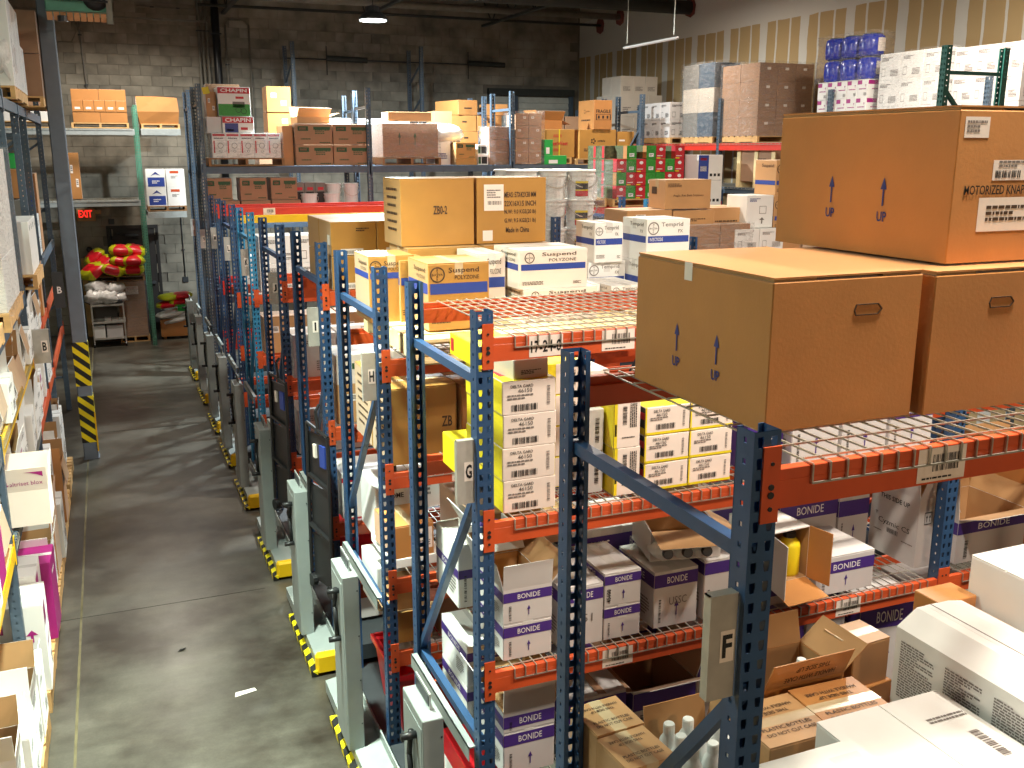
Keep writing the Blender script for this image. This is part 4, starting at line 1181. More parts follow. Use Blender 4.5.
carton('brown carton lying under the tall taped one', 2.62, 2.75, Z2, .22, .22, .153, 'kraft', 6)

# white boxes lower right
def d_textwall(r, D):
    w, d, h = D
    for k in range(4):
        lines(r, D, 'L', d * (.13 + .25 * k), h * .50, d * .19, h * .72, 22, 'grey_ink', 20 + k)
    barcode(r, D, 'T', w * .75, d * .12, w * .3, d * .08, 'ink', 8)
def chamfer_box(label, x, y, z, w, d, h, c, rot, deco):
    root = empty('carton', (x, y, z), rot, label, 'box')
    b = MB(); v = []
    for yy in (0, d):
        v += [(0, yy, 0), (w, yy, 0), (w, yy, h - c * .2), (w - c * 1.2, yy, h), (c * 1.5, yy, h), (0, yy, h - c)]
    b.add(v, [(0, 1, 2, 3, 4, 5), (11, 10, 9, 8, 7, 6)] + [(i, 6 + i, 6 + (i + 1) % 6, (i + 1) % 6) for i in range(6)])
    put('body', b.mesh('body'), 'white', root)
    put('seam', MB().box(w * .5 - .003, .002, h, w * .5 + .003, d, h + .001).mesh('seam'), 'grey_ink', root)
    put('tape', MB().box(w * .42, -.001, h, w * .6, d + .001, h + .0006).mesh('tape'), 'white', root)
    deco(root, (w, d, h - c))
    return root
chamfer_box('large white box with columns of small print on its long side', 2.66, 1.74, 1.70, .32, .86, .385, .06, 0, d_textwall)
carton('white box under the one with columns of small print', 2.66, 1.76, Z2, .32, .82, .186, 'white2', 0)
def d_diamond(r, D):
    w, d, h = D
    print_mesh(r, D, 'L', d * .6, h * .6, .07, .07, 'outline', m_frame, 'blue_print', 0); print_rect(r, D, 'L', d * .6 - .012, h * .6 - .012, d * .6 + .012, h * .6 + .012, 'red_ink')
    lines(r, D, 'T', w * .80, d * .78, w * .3, d * .05, 2, 'grey_ink', 8); barcode(r, D, 'T', w * .84, d * .55, d * .22, w * .07, 'grey_ink', 8, 90)
carton('flat white box with black seam lying left of the printed white box', 2.085, 1.66, 1.76, .54, .69, .14, 'white', 0, d_diamond, 'flap', tape=False)
def d_flat(r, D):
    w, d, h = D
    outline(r, D, 'T', w * .22, d * .7, w * .12, d * .3, 'grey_ink'); barcode(r, D, 'T', w * .22, d * .7, d * .25, w * .07, 'grey_ink', 9, 90)
    print_rect(r, D, 'T', w * .62, d * .62, w * .92, d * .86, 'paper', 'label')
carton('nearest white box at the bottom edge with a paper label on its lid', 1.70, 1.72, Z2, .37, .45, .44, 'white', 0, d_flat, 'plain')
carton('white box under the flat seamed one at the bottom edge', 2.085, 1.70, Z2, .52, .62, .247, 'white2', 0)
carton('tall plain white box at the right edge of the picture', 3.19, 2.42, Z2, .42, .34, .655, 'white', 0, None, 'flap', tape=False)
carton('small orange-brown carton wedged between the two tall white boxes', 3.00, 2.50, Z2, .16, .18, .46, 'kraft5', 0)
carton('brown lidded carton behind the tall white boxes at the right', 2.98, 2.70, Z2, .2, .14, .50, 'kraft', 0)

# ------------------------------------------------------------------ rack G, second level: yellow and white cases
ZG2 = 2.253
YG = 'yellow and white insecticide cases'
for k in range(4):
    carton('white-fronted case with yellow top, %s from the bottom of the left stack' % ORD[k], 1.485 - .004 * (k % 2), 3.725, ZG2 + k * .148, .25, .46, .146, 'cream', 0, d_yellow, 'plain', 'case', 'box', YG)
def d_yfront(r, D):
    d_yellow(r, D)
carton('small yellow and white case low behind the G plate', 1.47, 4.22, ZG2, .2, .3, .16, 'yellow_print', 0, lambda r, D: print_rect(r, D, 'F', .02, .02, D[0] - .01, D[2] - .01, 'cream'), 'plain', 'case', 'box', YG)
carton('yellow case topping the left stack at the back, beside the G post', 1.47, 3.98, ZG2 + .593, .22, .40, .10, 'yellow_print', 0, lambda r, D: print_rect(r, D, 'L', .02, D[2] * .2, .06, D[2] * .8, 'red_ink'), 'plain', 'case', 'box', YG)
for k in range(4):
    carton('yellow and white case, %s from the bottom, just left of the second blue post' % ORD[k], 1.775, 3.95, ZG2 + k * .15, .20, .30, .148, 'yellow_print', 0, lambda r, D: (print_rect(r, D, 'F', D[0] * .3, .004, D[0] - .004, D[2] - .004, 'cream'), barcode(r, D, 'F', D[0] * .7, D[2] * .5, D[2] * .5, D[0] * .2, 'ink', 6, 90)), 'plain', 'case', 'box', YG)
carton('tilted kraft-white case lying on top of the left stack', 1.54, 3.74, ZG2 + .592, .17, .22, .085, 'tan_white', 6, d_print(3, 'ink', 3), 'plain', 'case', 'box', YG)
for k in range(2):
    carton('greyish white case with vertical print, %s of the stack right of the second post' % ('lower', 'upper')[k], 1.935, 3.82, ZG2 + k * .2, .085, .3, .198, 'white2', 0, lambda r, D: barcode(r, D, 'F', D[0] * .6, D[2] * .5, D[2] * .6, D[0] * .25, 'ink', 6, 90), 'plain', 'case', 'box', YG)
carton('greyish white case lying across the grey stack under the orange beam', 1.95, 4.02, ZG2 + .4, .2, .3, .13, 'white2', 0, d_print(2, 'ink', 4), 'plain', 'case', 'box', YG)
def d_stand(r, D):
    w, d, h = D
    print_rect(r, D, 'F', 0, 0, w * .12, h, 'yellow_print'); print_rect(r, D, 'L', .002, .002, d - .002, h - .002, 'yellow_print')
    print_rect(r, D, 'F', w * .02, h * .25, w * .1, h * .5, 'ink')
    barcode(r, D, 'F', w * .4, h * .68, h * .4, w * .16, 'ink', 2, 90); lines(r, D, 'F', w * .74, h * .66, h * .5, w * .28, 4, 'ink', 7, 90); lines(r, D, 'F', w * .55, h * .2, w * .5, h * .04, 1, 'ink', 3)
carton('white case standing on end with yellow edge, lower of two', 2.035, 3.74, ZG2, .135, .25, .225, 'cream', 0, d_stand, 'plain', 'case', 'box', YG)
carton('white case standing on end with yellow edge, upper of two', 2.03, 3.74, ZG2 + .227, .135, .25, .225, 'cream', 0, d_stand, 'plain', 'case', 'box', YG)
for c_ in range(2):
    for k in range(3):
        carton('case with yellow bottom edge, %s row of the %s column right of the standing ones' % (('lowest', 'middle', 'top')[k], ('left', 'right')[c_]), 2.185 + c_ * .240, 3.73, ZG2 + .004 + k * .135, .237, .34, .131, 'cream', 0, d_yellow_edge, 'plain', 'case', 'box', YG)
carton('purple and white box half hidden behind the nearest post', 2.80, 3.80, ZG2, .22, .3, .36, 'purple', 0, d_print(3, 'white_ink', 2), 'plain')
for k in range(3):
    carton('white box with purple band, %s in the row under the near wire deck' % ORD[k], 3.04 + k * .31, 3.76, ZG2, .29, .4, .34 - .02 * k, 'white2', 0, d_bonide(k), 'flap', group='purple-banded boxes on the second level')

# rack G, third level: purple-banded white boxes
ZG3 = 1.538
GP = 'white boxes with purple band on the third level'
carton('purple-banded white box standing lowest right of the G post', 1.485, 3.73, ZG3, .24, .40, .178, 'white2', 0, d_bonide(1), 'flap', group=GP)
o1 = carton('open purple-banded box with raised flap right of the G post', 1.485, 3.73, ZG3 + .18, .24, .40, .165, 'white2', 0, d_bonide(2), 'open', group=GP, flaps=(84, 60, 75, 50))
carton('white box with purple band seen side-on through the G end frame, rear one', 1.47, 4.30, ZG3, .26, .36, .34, 'white', 0, d_bonide(2, b0=.46, b1=.60), 'flap', group=GP)
bx = carton('open white carton with lilac-capped bottles behind the G plate', 1.52, 4.17, ZG3 + .345, .22, .26, .10, 'white', 0, None, 'open', flaps=(-40, 80, 60, -60), inner='white2')
for k, (px, py) in enumerate(((1.57, 4.22), (1.64, 4.22), (1.57, 4.30), (1.64, 4.30))):
    bottle('lilac-capped white bottle in the carton behind the G plate, %s %s' % (('front', 'back')[k // 2], ('left', 'right')[k % 2]), px, py, ZG3 + .352, .032, .13, 'lilac', group='lilac-capped bottles')
carton('white box with narrow purple band, nearer one seen through the G end frame', 1.75, 4.15, ZG3, .22, .34, .30, 'white', 0, d_bonide(1), 'flap', group=GP)
carton('brown carton with folded flap lying over boxes right of the G post', 1.62, 4.15, ZG3 + .345, .34, .24, .10, 'kraft4', 0, None, 'open', flaps=(10, 20, 40, 20))
carton('tall white box with handwritten number half behind the second post', 1.77, 3.73, ZG3, .22, .33, .30, 'white2', 0, d_bonide(3, note='251', b0=.74, b1=.93), 'flap', group=GP)
carton('lower of two small purple-banded boxes right of the second post', 1.995, 3.73, ZG3, .195, .36, .168, 'white2', 0, d_bonide(1, b0=.66, b1=.93), 'flap', group=GP)
def d45(r, D):
    d_bonide(1, b0=.66, b1=.93)(r, D); print_text(r, D, 'F', D[0] * .12, D[2] * .33, D[2] * .4, .022, '45100', 'ink', .01, 90)
carton('upper of two small purple-banded boxes with number on its side', 1.995, 3.73, ZG3 + .17, .195, .36, .165, 'white2', 0, d45, 'flap', group=GP)
carton('tall purple-banded box with scribble and big arrow beside the small pair', 2.27, 3.74, ZG3, .245, .36, .29, 'white2', 0, d_bonide(2, note='USSC', b0=.72, b1=.95), 'flap', group=GP)
carton('purple-banded box with arrow right behind the F plate top', 2.545, 3.73, ZG3, .21, .36, .31, 'white2', 0, d_bonide(1, b0=.76, b1=.96, word=False), 'flap', group=GP)
carton('open brown carton on its side showing black bottle lids', 2.29, 3.82, ZG3 + .315, .36, .30, .15, 'white2', -12, None, 'open', flaps=(-12, 70, 60, -30))
for k in range(3):
    o = bottle('white bottle with big black lid lying in the opened carton, %s' % ('left one', 'middle one', 'right one')[k], 2.34 + k * .095, 3.86 - k * .02, ZG3 + .37, .045, .2, 'black', group='black-lidded bottles')
    o.rotation_euler = (R(78), 0, R(-12))
carton('purple-banded box at the back of the third level behind the second post', 2.0, 4.12, ZG3, .30, .40, .39, 'white2', 0, d_bonide(0), 'flap', group=GP)
carton('purple-banded box at the back seen side-on under the long brace', 2.32, 4.18, ZG3, .20, .40, .36, 'white2', 0, d_bonide(2), 'flap', group=GP)
carton('large pinkish white box with purple band behind the black lids', 2.66, 4.12, ZG3, .38, .40, .40, 'cream', 0, d_bonide(2, word=False, arrow_=True, b0=.8, b1=.97), 'flap', group=GP)
# right of the near post
carton('purple-banded box under the tipped carton, right of the nearest post', 2.89, 3.73, ZG3, .30, .38, .12, 'white2', 0, d_bonide(1, b0=.4, b1=.85), 'flap', group=GP)
tb = empty('carton', (2.90, 3.70, ZG3 + .128), 4, 'tipped open white carton with brown inside and a yellow bottle', 'box')
t_ = .005
b = MB().box(0, .0, 0, .26, .32, t_).box(0, 0, .28 - t_, .26, .32, .28).box(0, 0, 0, t_, .32, .28).box(.26 - t_, 0, 0, .26, .32, .28).box(0, .315, 0, .26, .32, .28)
b.cur = 1
b.quad((t_, 0, t_ + .001), (.26 - t_, 0, t_ + .001), (.26 - t_, .31, t_ + .001), (t_, .31, t_ + .001)); b.quad((t_ + .001, 0, t_), (t_ + .001, .31, t_), (t_ + .001, .31, .275), (t_ + .001, 0, .275)); b.quad((.254, 0, t_), (.254, 0, .275), (.254, .31, .275), (.254, .31, t_)); b.quad((t_, .314, t_), (.255, .314, t_), (.255, .314, .275), (t_, .314, .275)); b.quad((t_, 0, .274), (t_, .31, .274), (.255, .31, .274), (.255, 0, .274))
put('body', b.mesh('body'), ['white', 'kraft_in'], tb)
put('flap', MB().add([(0, 0, 0), (0, 0, .28), (-.03, -.16, .275), (-.03, -.16, -.005), (.004, 0, 0), (.004, 0, .28), (-.026, -.16, .275), (-.026, -.16, -.005)], [(0, 1, 2, 3), (7, 6, 5, 4), (0, 3, 7, 4), (1, 5, 6, 2), (3, 2, 6, 7)]).mesh('flap'), 'white', tb)
put('flap', MB().add([(.26, 0, 0), (.26, 0, .28), (.29, -.13, .275), (.29, -.13, -.005), (.256, 0, 0), (.256, 0, .28), (.286, -.13, .275), (.286, -.13, -.005)], [(3, 2, 1, 0), (4, 5, 6, 7), (0, 4, 7, 3), (1, 2, 6, 5), (3, 7, 6, 2)]).mesh('flap'), 'kraft', tb)
put('flap', MB().add([(.01, 0, 0), (.25, 0, 0), (.27, -.15, -.05), (.01, -.15, -.05), (.01, 0, .004), (.25, 0, .004), (.27, -.15, -.046), (.01, -.15, -.046)], [(3, 2, 1, 0), (4, 5, 6, 7), (3, 7, 6, 2), (0, 4, 7, 3), (1, 2, 6, 5)]).mesh('flap'), 'kraft', tb)
o = bottle('yellow bottle with black cap lying inside the tipped carton', 3.09, 3.79, ZG3 + .135, .06, .23, 'black', 'yellow_print')
carton('purple-banded white box with lifted lid flap beside the tipped carton', 3.22, 3.72, ZG3, .38, .36, .21, 'white2', 0, d_bonide(2, b0=.55, b1=.85), 'flap', group=GP)
carton('purple-banded box standing behind the lifted-lid box', 3.30, 4.14, ZG3, .40, .40, .40, 'white2', 0, d_bonide(0, b0=.62, b1=.85), 'flap', group=GP)
def d_cyz(r, D):
    w, d, h = D
    print_text(r, D, 'L', d * .5, h * .86, d * .62, h * .07, 'THIS SIDE UP', 'ink', .015)
    print_text(r, D, 'L', d * .52, h * .48, d * .66, h * .10, 'Cyzmic CS', 'ink'); barcode(r, D, 'L', d * .5, h * .38, d * .24, h * .07, 'ink', 4)
    print_mesh(r, D, 'L', d * .14, h * .58, d * .07, h * .05, 'arrow', m_arrow, 'grey_ink')
    lines(r, D, 'L', d * .2, h * .32, d * .2, h * .03, 1, 'grey_ink', 2); lines(r, D, 'L', d * .82, h * .3, d * .24, h * .03, 1, 'grey_ink', 3)
    outline(r, D, 'F', w * .28, h * .72, w * .22, h * .18); arrow(r, D, 'F', w * .24, h * .72, w * .06, h * .10); arrow(r, D, 'F', w * .33, h * .72, w * .06, h * .10)
    lines(r, D, 'F', w * .65, h * .6, w * .4, h * .04, 1, 'grey_ink', 6); lines(r, D, 'F', w * .65, h * .45, w * .3, h * .03, 1, 'grey_ink', 7)
carton('white open carton lettered with handling text at the far blue post', 3.965, 3.80, ZG3, .24, .36, .40, 'white2', 0, d_cyz, 'open', flaps=(70, 80, 82, -60))
carton('small white box with purple lid lying between the open cartons', 3.72, 4.15, ZG3, .22, .3, .34, 'white2', 0, d_bonide(2, word=False), 'flap', group=GP)
carton('wide open purple-banded carton right of the far blue post', 4.22, 3.76, ZG3, .52, .42, .26, 'white2', 0, d_bonide(1, b0=.66, b1=.93, arrow_=False), 'open', group=GP, flaps=(20, 84, 84, 70))
carton('tall brown carton with open flaps at the right edge, next bay', 4.78, 3.82, ZG3, .45, .5, .36, 'kraft', 0, None, 'open', flaps=(-40, 80, 80, 30))
# rack G, lowest level
ZG4 = .938
GL = 'white boxes with purple band on the lowest level'
carton('purple-banded box at the bottom right of the G post', 1.485, 3.73, ZG4 - .0, .26, .40, .225, 'white2', 0, d_bonide(1, b0=.68, b1=.95), 'flap', group=GL)
carton('open purple-banded box with tall front flap at the bottom right of the G post', 1.485, 3.73, ZG4 + .228, .26, .40, .10, 'white2', 0, d_bonide(2, b0=.2, b1=.8, arrow_=False), 'open', group=GL, flaps=(86, 30, 60, 70))
carton('purple-banded box seen side-on through the frame, upper of the lowest pair', 1.46, 4.16, ZG4 + .235, .28, .40, .22, 'white', 0, d_bonide(1, b0=.62, b1=.84), 'flap', group=GL)
carton('purple-banded box seen side-on through the frame, lower of the lowest pair', 1.46, 4.16, ZG4, .28, .40, .232, 'white', 0, d_bonide(1, b0=.66, b1=.88), 'flap', group=GL)
def d_case(r, D):
    d_bonide(1, word=False, arrow_=False, b0=.6, b1=.95)(r, D)
    print_text(r, D, 'T', D[0] * .3, D[1] * .6, D[1] * .6, D[0] * .12, 'NOT FOR SALE', 'ink', .01, 60); print_text(r, D, 'T', D[0] * .5, D[1] * .5, D[1] * .6, D[0] * .12, 'RESTRICTED', 'ink', .01, 60)
carton('dim white carton with printed lid on the lowest level behind the brown cartons', 1.82, 3.75, ZG4, .32, .42, .30, 'white2', 0, d_case, 'flap', group=GL)
carton('dim open carton with printed flap on the lowest level, beside the printed lid', 2.18, 3.75, ZG4, .36, .42, .27, 'white2', 0, d_bonide(1, word=False, arrow_=False, b0=.6, b1=.95), 'open', group=GL, flaps=(30, 50, 10, 70), inner='kraft4')
carton('dim purple box at the back of the lowest level left of the near post', 2.35, 4.2, ZG4, .28, .42, .36, 'purple', 0, d_bonide(1), 'flap', group=GL)
carton('dim purple-banded box low behind the F plate', 2.58, 3.8, ZG4, .26, .40, .36, 'white2', 0, d_bonide(2), 'flap', group=GL)
carton('purple box just right of the near post under the third-level beam', 2.90, 3.80, ZG4, .34, .40, .40, 'purple', 0, d_bonide(0, b0=.6, b1=.9), 'flap', group=GL)
carton('white box behind the tall brown carton on the lowest level', 3.27, 3.82, ZG4, .26, .40, .46, 'white2', 0, d_print(2, 'grey_ink', 3), 'flap', group=GL)
carton('dark purple-banded box with white lid behind the tall brown carton', 3.56, 3.74, ZG4, .36, .40, .50, 'white2', -6, d_bonide(1, b0=.66, b1=.92), 'flap', group=GL)
carton('white carton with angled side at the lowest level by the white boxes', 4.12, 3.80, ZG4, .40, .40, .42, 'white2', 0, d_bonide(2), 'flap', group=GL)

# ------------------------------------------------------------------ rack H
ZH1 = 2.642
pallet('pale new pallet on the top of the H rack under the brown cartons', 1.50, 5.08, ZH1, 1.5, 1.16, .135, 'wood_pale')
pallet('second pale pallet further right on the top of the H rack', 3.08, 5.25, ZH1, .88, 1.05, .135, 'wood_pale')
ZP = ZH1 + .137
SB = 'brown cartons with blue band'
carton('brown blue-banded carton on end behind the H post, left of the low one', 1.415, 5.72, ZP, .285, .36, .40, 'kraft3', 0, d_band('Suspend', 'POLYZONE', y0=.66, y1=.75, tv=.88, sv=.80, th=.09, sh=.05), 'flap', group=SB)
carton('brown blue-banded carton with torn top tape, right of the H post', 1.645, 5.27, ZP + .01, .37, .40, .385, 'kraft3', 0, d_band('Suspend', 'POLYZONE', y0=.54, y1=.70, tv=.88, sv=.78, th=.10, sh=.06), 'flap', group=SB)
carton('brown blue-banded carton squeezed between the other two', 1.60, 5.69, ZP, .20, .40, .37, 'kraft3', 0, d_band('Suspend', 'POLYZONE', y0=.60, y1=.72, logo=False, tv=.88, sv=.79, th=.09, sh=.05), 'flap', group=SB)
def d_zb(word, sub):
    def f(r, D):
        w, d, h = D
        if word: print_text(r, D, 'F', w * .53, h * .53, w * .19, h * .13, word, 'brown_ink', .02)
        if sub:
            print_rect(r, D, 'F', w * .1, h * .50, w * .38, h * .90, 'paper', 'label'); lines(r, D, 'F', w * .24, h * .75, w * .2, h * .14, 4, 'grey_ink', 3); barcode(r, D, 'F', w * .25, h * .62, w * .2, h * .06, 'grey_ink', 6)
            print_rect(r, D, 'F', w * .08, h * .04, w * .22, h * .2, 'paper', 'label')
            for k, t in enumerate(('MEAS: 57X42X38 MM', '22X16X15 INCH', 'N.W: 9.0 KGS(20 lb)', 'G.W: 9.5 KGS(21 lb)', 'Made in China')):
                print_text(r, D, 'F', w * (.62 if k < 4 else .58), h * (.74 - k * .135), w * (.46 if k < 4 else .34), h * .085, t, 'brown_ink', .02)
        for k in range(6): lines(r, D, 'L', d * .5, h * (.82 - .12 * k), d * (.6 - .05 * (k % 3)), h * .07, 1, 'brown_ink', 30 + k)
    return f
carton('big ochre carton with stencilled code, left of the two tall ones', 1.74, 6.13, 3.19, .50, .42, .43, 'kraft3', 0, d_zb('ZB0-2', False), 'flap', group='tall ochre cartons', tape=False)
carton('big ochre carton with printed weights and white label, right of two', 2.26, 6.13, 3.19, .50, .42, .43, 'kraft3', 0, d_zb(None, True), 'flap', group='tall ochre cartons', tape=False)
carton('ochre carton under the one with the stencilled code', 1.75, 6.02, ZH1 + .137, .50, .45, .405, 'kraft3', 0, None, 'flap', group='tall ochre cartons')
carton('ochre carton under the one with the printed weights', 2.27, 6.02, ZH1 + .137, .50, .45, .405, 'kraft3', 0, None, 'flap', group='tall ochre cartons')
def d_susw(r, D): d_band('Suspend', 'POLYZONE', 'brown_ink', y0=.48, y1=.64, tv=.87, sv=.73, th=.12, sh=.08)(r, D)
carton('white blue-banded carton on top of the white pair by the wire deck', 2.265, 5.42, 2.975, .46, .42, .235, 'cream', 0, d_susw, 'flap', group='white cartons with blue band')
carton('white blue-banded carton underneath the white pair by the wire deck', 2.29, 5.40, 2.779, .50, .44, .194, 'cream', 0, d_susw, 'flap', group='white cartons with blue band')
carton('second white blue-banded carton just left behind the white pair', 2.07, 5.60, 2.779, .18, .40, .40, 'cream', 0, d_susw, 'flap', group='white cartons with blue band')
WT = 'white cartons with blue stripe, right of the wire deck'
def d_tmp(r, D): d_band('Temprid', 'FX', 'grey_ink', 'INSECTICIDE', y0=.44, y1=.60, tv=.86, sv=.71, th=.13, sh=.08)(r, D)
for k in range(2):
    carton('tall white blue-striped carton, %s of the stack by the big brown carton' % ('lower', 'upper')[k], 3.36, 5.80, ZP + k * .282, .34, .34, .28, 'white', 0, d_tmp, 'flap', group=WT)
carton('white blue-striped carton left behind the tall striped stack', 3.05, 6.05, ZP, .29, .34, .26, 'white', 0, d_tmp, 'flap', group=WT)
carton('upright white blue-striped carton left of the tall striped stack', 3.08, 6.02, ZP + .262, .22, .30, .27, 'white', 0, d_tmp, 'flap', group=WT)
carton('low white blue-striped carton, right of the front two by the wire deck', 2.98, 5.58, ZP, .25, .42, .16, 'white', 0, d_tmp, 'flap', group=WT)
carton('low white blue-striped carton, left of the front two by the wire deck', 2.82, 5.72, ZP, .155, .36, .16, 'white', 0, d_tmp, 'flap', group=WT)
carton('white carton with pale lid behind the low striped pair', 2.80, 6.12, ZP, .23, .34, .22, 'cream', 0, None, 'flap', group=WT)

ZH2 = 1.963
def d_zside(r, D):
    for k in range(7): lines(r, D, 'L', D[1] * .5, D[2] * (.86 - .11 * k), D[1] * .6, D[2] * .05, 1, 'brown_ink', 40 + k)
    print_text(r, D, 'F', D[0] * .85, D[2] * .52, D[0] * .16, D[2] * .14, 'ZB', 'brown_ink', .02)
carton('tall ochre carton on the H second level, nearest the end frame', 1.43, 5.40, ZH2, .42, .42, .47, 'kraft3', 0, d_zside, 'flap', group='ochre cartons on the H second level')
carton('tall ochre carton on the H second level, behind the nearest', 1.43, 5.84, ZH2, .42, .42, .47, 'kraft3', 0, d_zside, 'flap', group='ochre cartons on the H second level')
carton('orange-brown carton with white label on the H second level', 1.87, 5.36, ZH2, .36, .42, .46, 'kraft5', 0, d_labels(2, 1), 'flap', group='ochre cartons on the H second level')
carton('orange-brown carton furthest right on the H second level, left of the G stack', 2.26, 5.36, ZH2, .36, .42, .46, 'kraft5', 0, None, 'flap', group='ochre cartons on the H second level')
ZH3 = 1.293
carton('brown carton with white address label behind the H post', 1.43, 5.42, ZH3 + .06, .27, .36, .21, 'kraft', 3, lambda r, D: (print_rect(r, D, 'F', D[0] * .48, D[2] * .2, D[0] * .96, D[2] * .85, 'paper', 'label'), barcode(r, D, 'F', D[0] * .62, D[2] * .62, D[0] * .22, D[2] * .14, 'ink', 4), lines(r, D, 'F', D[0] * .72, D[2] * .36, D[0] * .38, D[2] * .2, 3, 'grey_ink', 4)), 'flap')
carton('flat white box under the labelled brown carton on the H rack', 1.42, 5.42, ZH3, .34, .5, .058, 'white', 0)
carton('white carton with black cap bottle on top, rear of the H third level', 1.45, 5.90, ZH3, .34, .40, .36, 'white2', 0, lambda r, D: print_text(r, D, 'F', D[0] * .4, D[2] * .82, D[0] * .34, D[2] * .1, 'HOME', 'ink', .02), 'flap')
bottle('bottle with black shoulder and white cap on the rear white carton', 1.58, 6.05, ZH3 + .362, .06, .14, 'bottle', 'black')
carton('white lidded box with barcode under the H second-level beam', 1.84, 5.34, ZH3 + .0, .30, .4, .42, 'cream', 0, lambda r, D: barcode(r, D, 'F', D[0] * .4, D[2] * .7, D[0] * .5, D[2] * .12, 'ink', 3), 'flap')
carton('grey-white carton in shade on the H third level, further right', 2.20, 5.36, ZH3, .30, .4, .5, 'white2', 0, d_print(4, 'grey_ink', 3), 'flap')
ZH4 = .808
carton('brown carton with open top flap low behind the H post', 1.44, 5.38, ZH4, .22, .30, .22, 'kraft3', 0, None, 'open', flaps=(20, 60, 10, 40))
carton('brown carton in shade low on the H rack, right of the open one', 1.72, 5.40, ZH4, .34, .36, .30, 'kraft4', 0, None, 'flap')
carton('white case beside the labelled carton, low on the H rack left side', 1.42, 5.80, ZH4, .34, .42, .33, 'white', 0, d_print(3, 'grey_ink', 2), 'flap')
rb = empty('bin', (1.42, 5.36, .18), 0, 'red plastic bin low on the H rack behind the pedestal', 'bin')
put('tub', MB().add([(.04, .04, 0), (.40, .04, 0), (.40, .52, 0), (.04, .52, 0), (0, 0, .40), (.46, 0, .40), (.46, .58, .40), (0, .58, .40), (.03, .03, .39), (.43, .03, .39), (.43, .55, .39), (.03, .55, .39), (.06, .06, .02), (.38, .06, .02), (.38, .5, .02), (.06, .5, .02)],
    [(0, 3, 2, 1), (0, 1, 5, 4), (1, 2, 6, 5), (2, 3, 7, 6), (3, 0, 4, 7), (4, 5, 9, 8), (5, 6, 10, 9), (6, 7, 11, 10), (7, 4, 8, 11), (8, 9, 13, 12), (9, 10, 14, 13), (10, 11, 15, 14), (11, 8, 12, 15), (12, 13, 14, 15)]).mesh('tub'), 'red_plastic', rb)
put('rim', MB().box(-.02, -.02, .385, .48, 0, .42).box(-.02, .58, .385, .48, .60, .42).box(-.02, 0, .385, 0, .58, .42).box(.46, 0, .385, .48, .58, .42).mesh('rim'), 'red_plastic', rb)
sack('crumpled clear plastic bag lying on the red bin', 1.66, 5.48, .56, .34, .3, .2, 20, mats=('pvc', 'pvc'), seed=4, name='plastic_bag', cat='bag')
carton('red and white plastic-lidded case low on the G rack by the white boxes', 1.46, 4.18, .35, .34, .40, .34, 'red_plastic', 0, lambda r, D: print_rect(r, D, 'L', .03, D[2] * .2, D[1] - .03, D[2] * .6, 'white'), 'plain')
carton('red and white printed box low on the I rack behind the H pedestal', 1.42, 6.98, .62, .34, .5, .28, 'red_plastic', 0, lambda r, D: print_rect(r, D, 'L', .05, .03, D[1] - .05, D[2] * .4, 'white'), 'plain')
carton('white carton low on the I rack under the red printed box', 1.42, 6.98, .2, .36, .5, .30, 'white2', 0, lambda r, D: print_rect(r, D, 'L', D[1] * .5, .1, D[1] * .9, .18, 'ink'), 'plain')

# ------------------------------------------------------------------ racks I to L: what shows above and between the posts
ZI1 = 2.817
TB = 'tall brown cartons with bright lids'
for j in range(2):
    for i in range(3):
        for k in range(2):
            if k == 0 and (j == 1 and i > 0): continue
            carton('tall brown carton on the I rack, %s %s, %s from the left' % (('front', 'back')[j], ('lower', 'upper')[k], ORD[i]),
                   1.45 + i * .335, 6.93 + j * .43, ZI1 + k * .245, .33, .42, .24, 'kraft3', 0, (lambda r, D: (print_rect(r, D, 'L', D[1] * .7, D[2] * .3, D[1] * .9, D[2] * .6, 'paper', 'label'), print_rect(r, D, 'F', D[0] * .2, D[2] * .02, D[0] * .7, D[2] * .2, 'paper', 'label'), barcode(r, D, 'F', D[0] * .45, D[2] * .1, D[0] * .4, D[2] * .1, 'grey_ink', 4), lines(r, D, 'F', D[0] * .7, D[2] * .75, D[0] * .3, D[2] * .12, 2, 'brown_ink', 3))) if j == 0 else None, 'plain', group=TB)
carton('flat brown carton with small print under the bait-station box, left one', 3.88, 7.02, 3.19, .42, .40, .13, 'kraft2', 0, d_labels(1, 0), 'flap', tape=False, group='flat brown cartons')
carton('flat brown carton right of the other flat one, behind the striped stack', 4.31, 7.02, 3.19, .40, .40, .12, 'kraft2', 0, d_print(2, 'brown_ink', 3), 'flap', group='flat brown cartons')
carton('flat brown carton furthest right, left of the upright white box', 4.69, 7.10, 3.13, .42, .40, .19, 'kraft2', 0, d_print(2, 'brown_ink', 2), 'flap', group='flat brown cartons')
for i in range(3):
    carton('tall brown carton %s from the left, carrying the flat brown cartons' % ORD[i], 3.86 + i * .415, 7.0, ZI1, .41, .45, .37 if i < 2 else .31, 'kraft', 0, None, 'plain', group='brown cartons under the flat ones')
carton('light brown carton lettered for bait stations, on top of the flat cartons', 4.24, 7.04, 3.325, .44, .27, .235, 'kraft2', 0, lambda r, D: (print_text(r, D, 'F', D[0] * .5, D[2] * .45, D[0] * .66, D[2] * .1, 'Aegis Rat Bait Stations', 'brown_ink'), lines(r, D, 'F', D[0] * .2, D[2] * .8, D[0] * .3, D[2] * .14, 3, 'brown_ink', 2), print_rect(r, D, 'L', D[1] * .2, D[2] * .5, D[1] * .5, D[2] * .75, 'brown_ink')), 'flap')
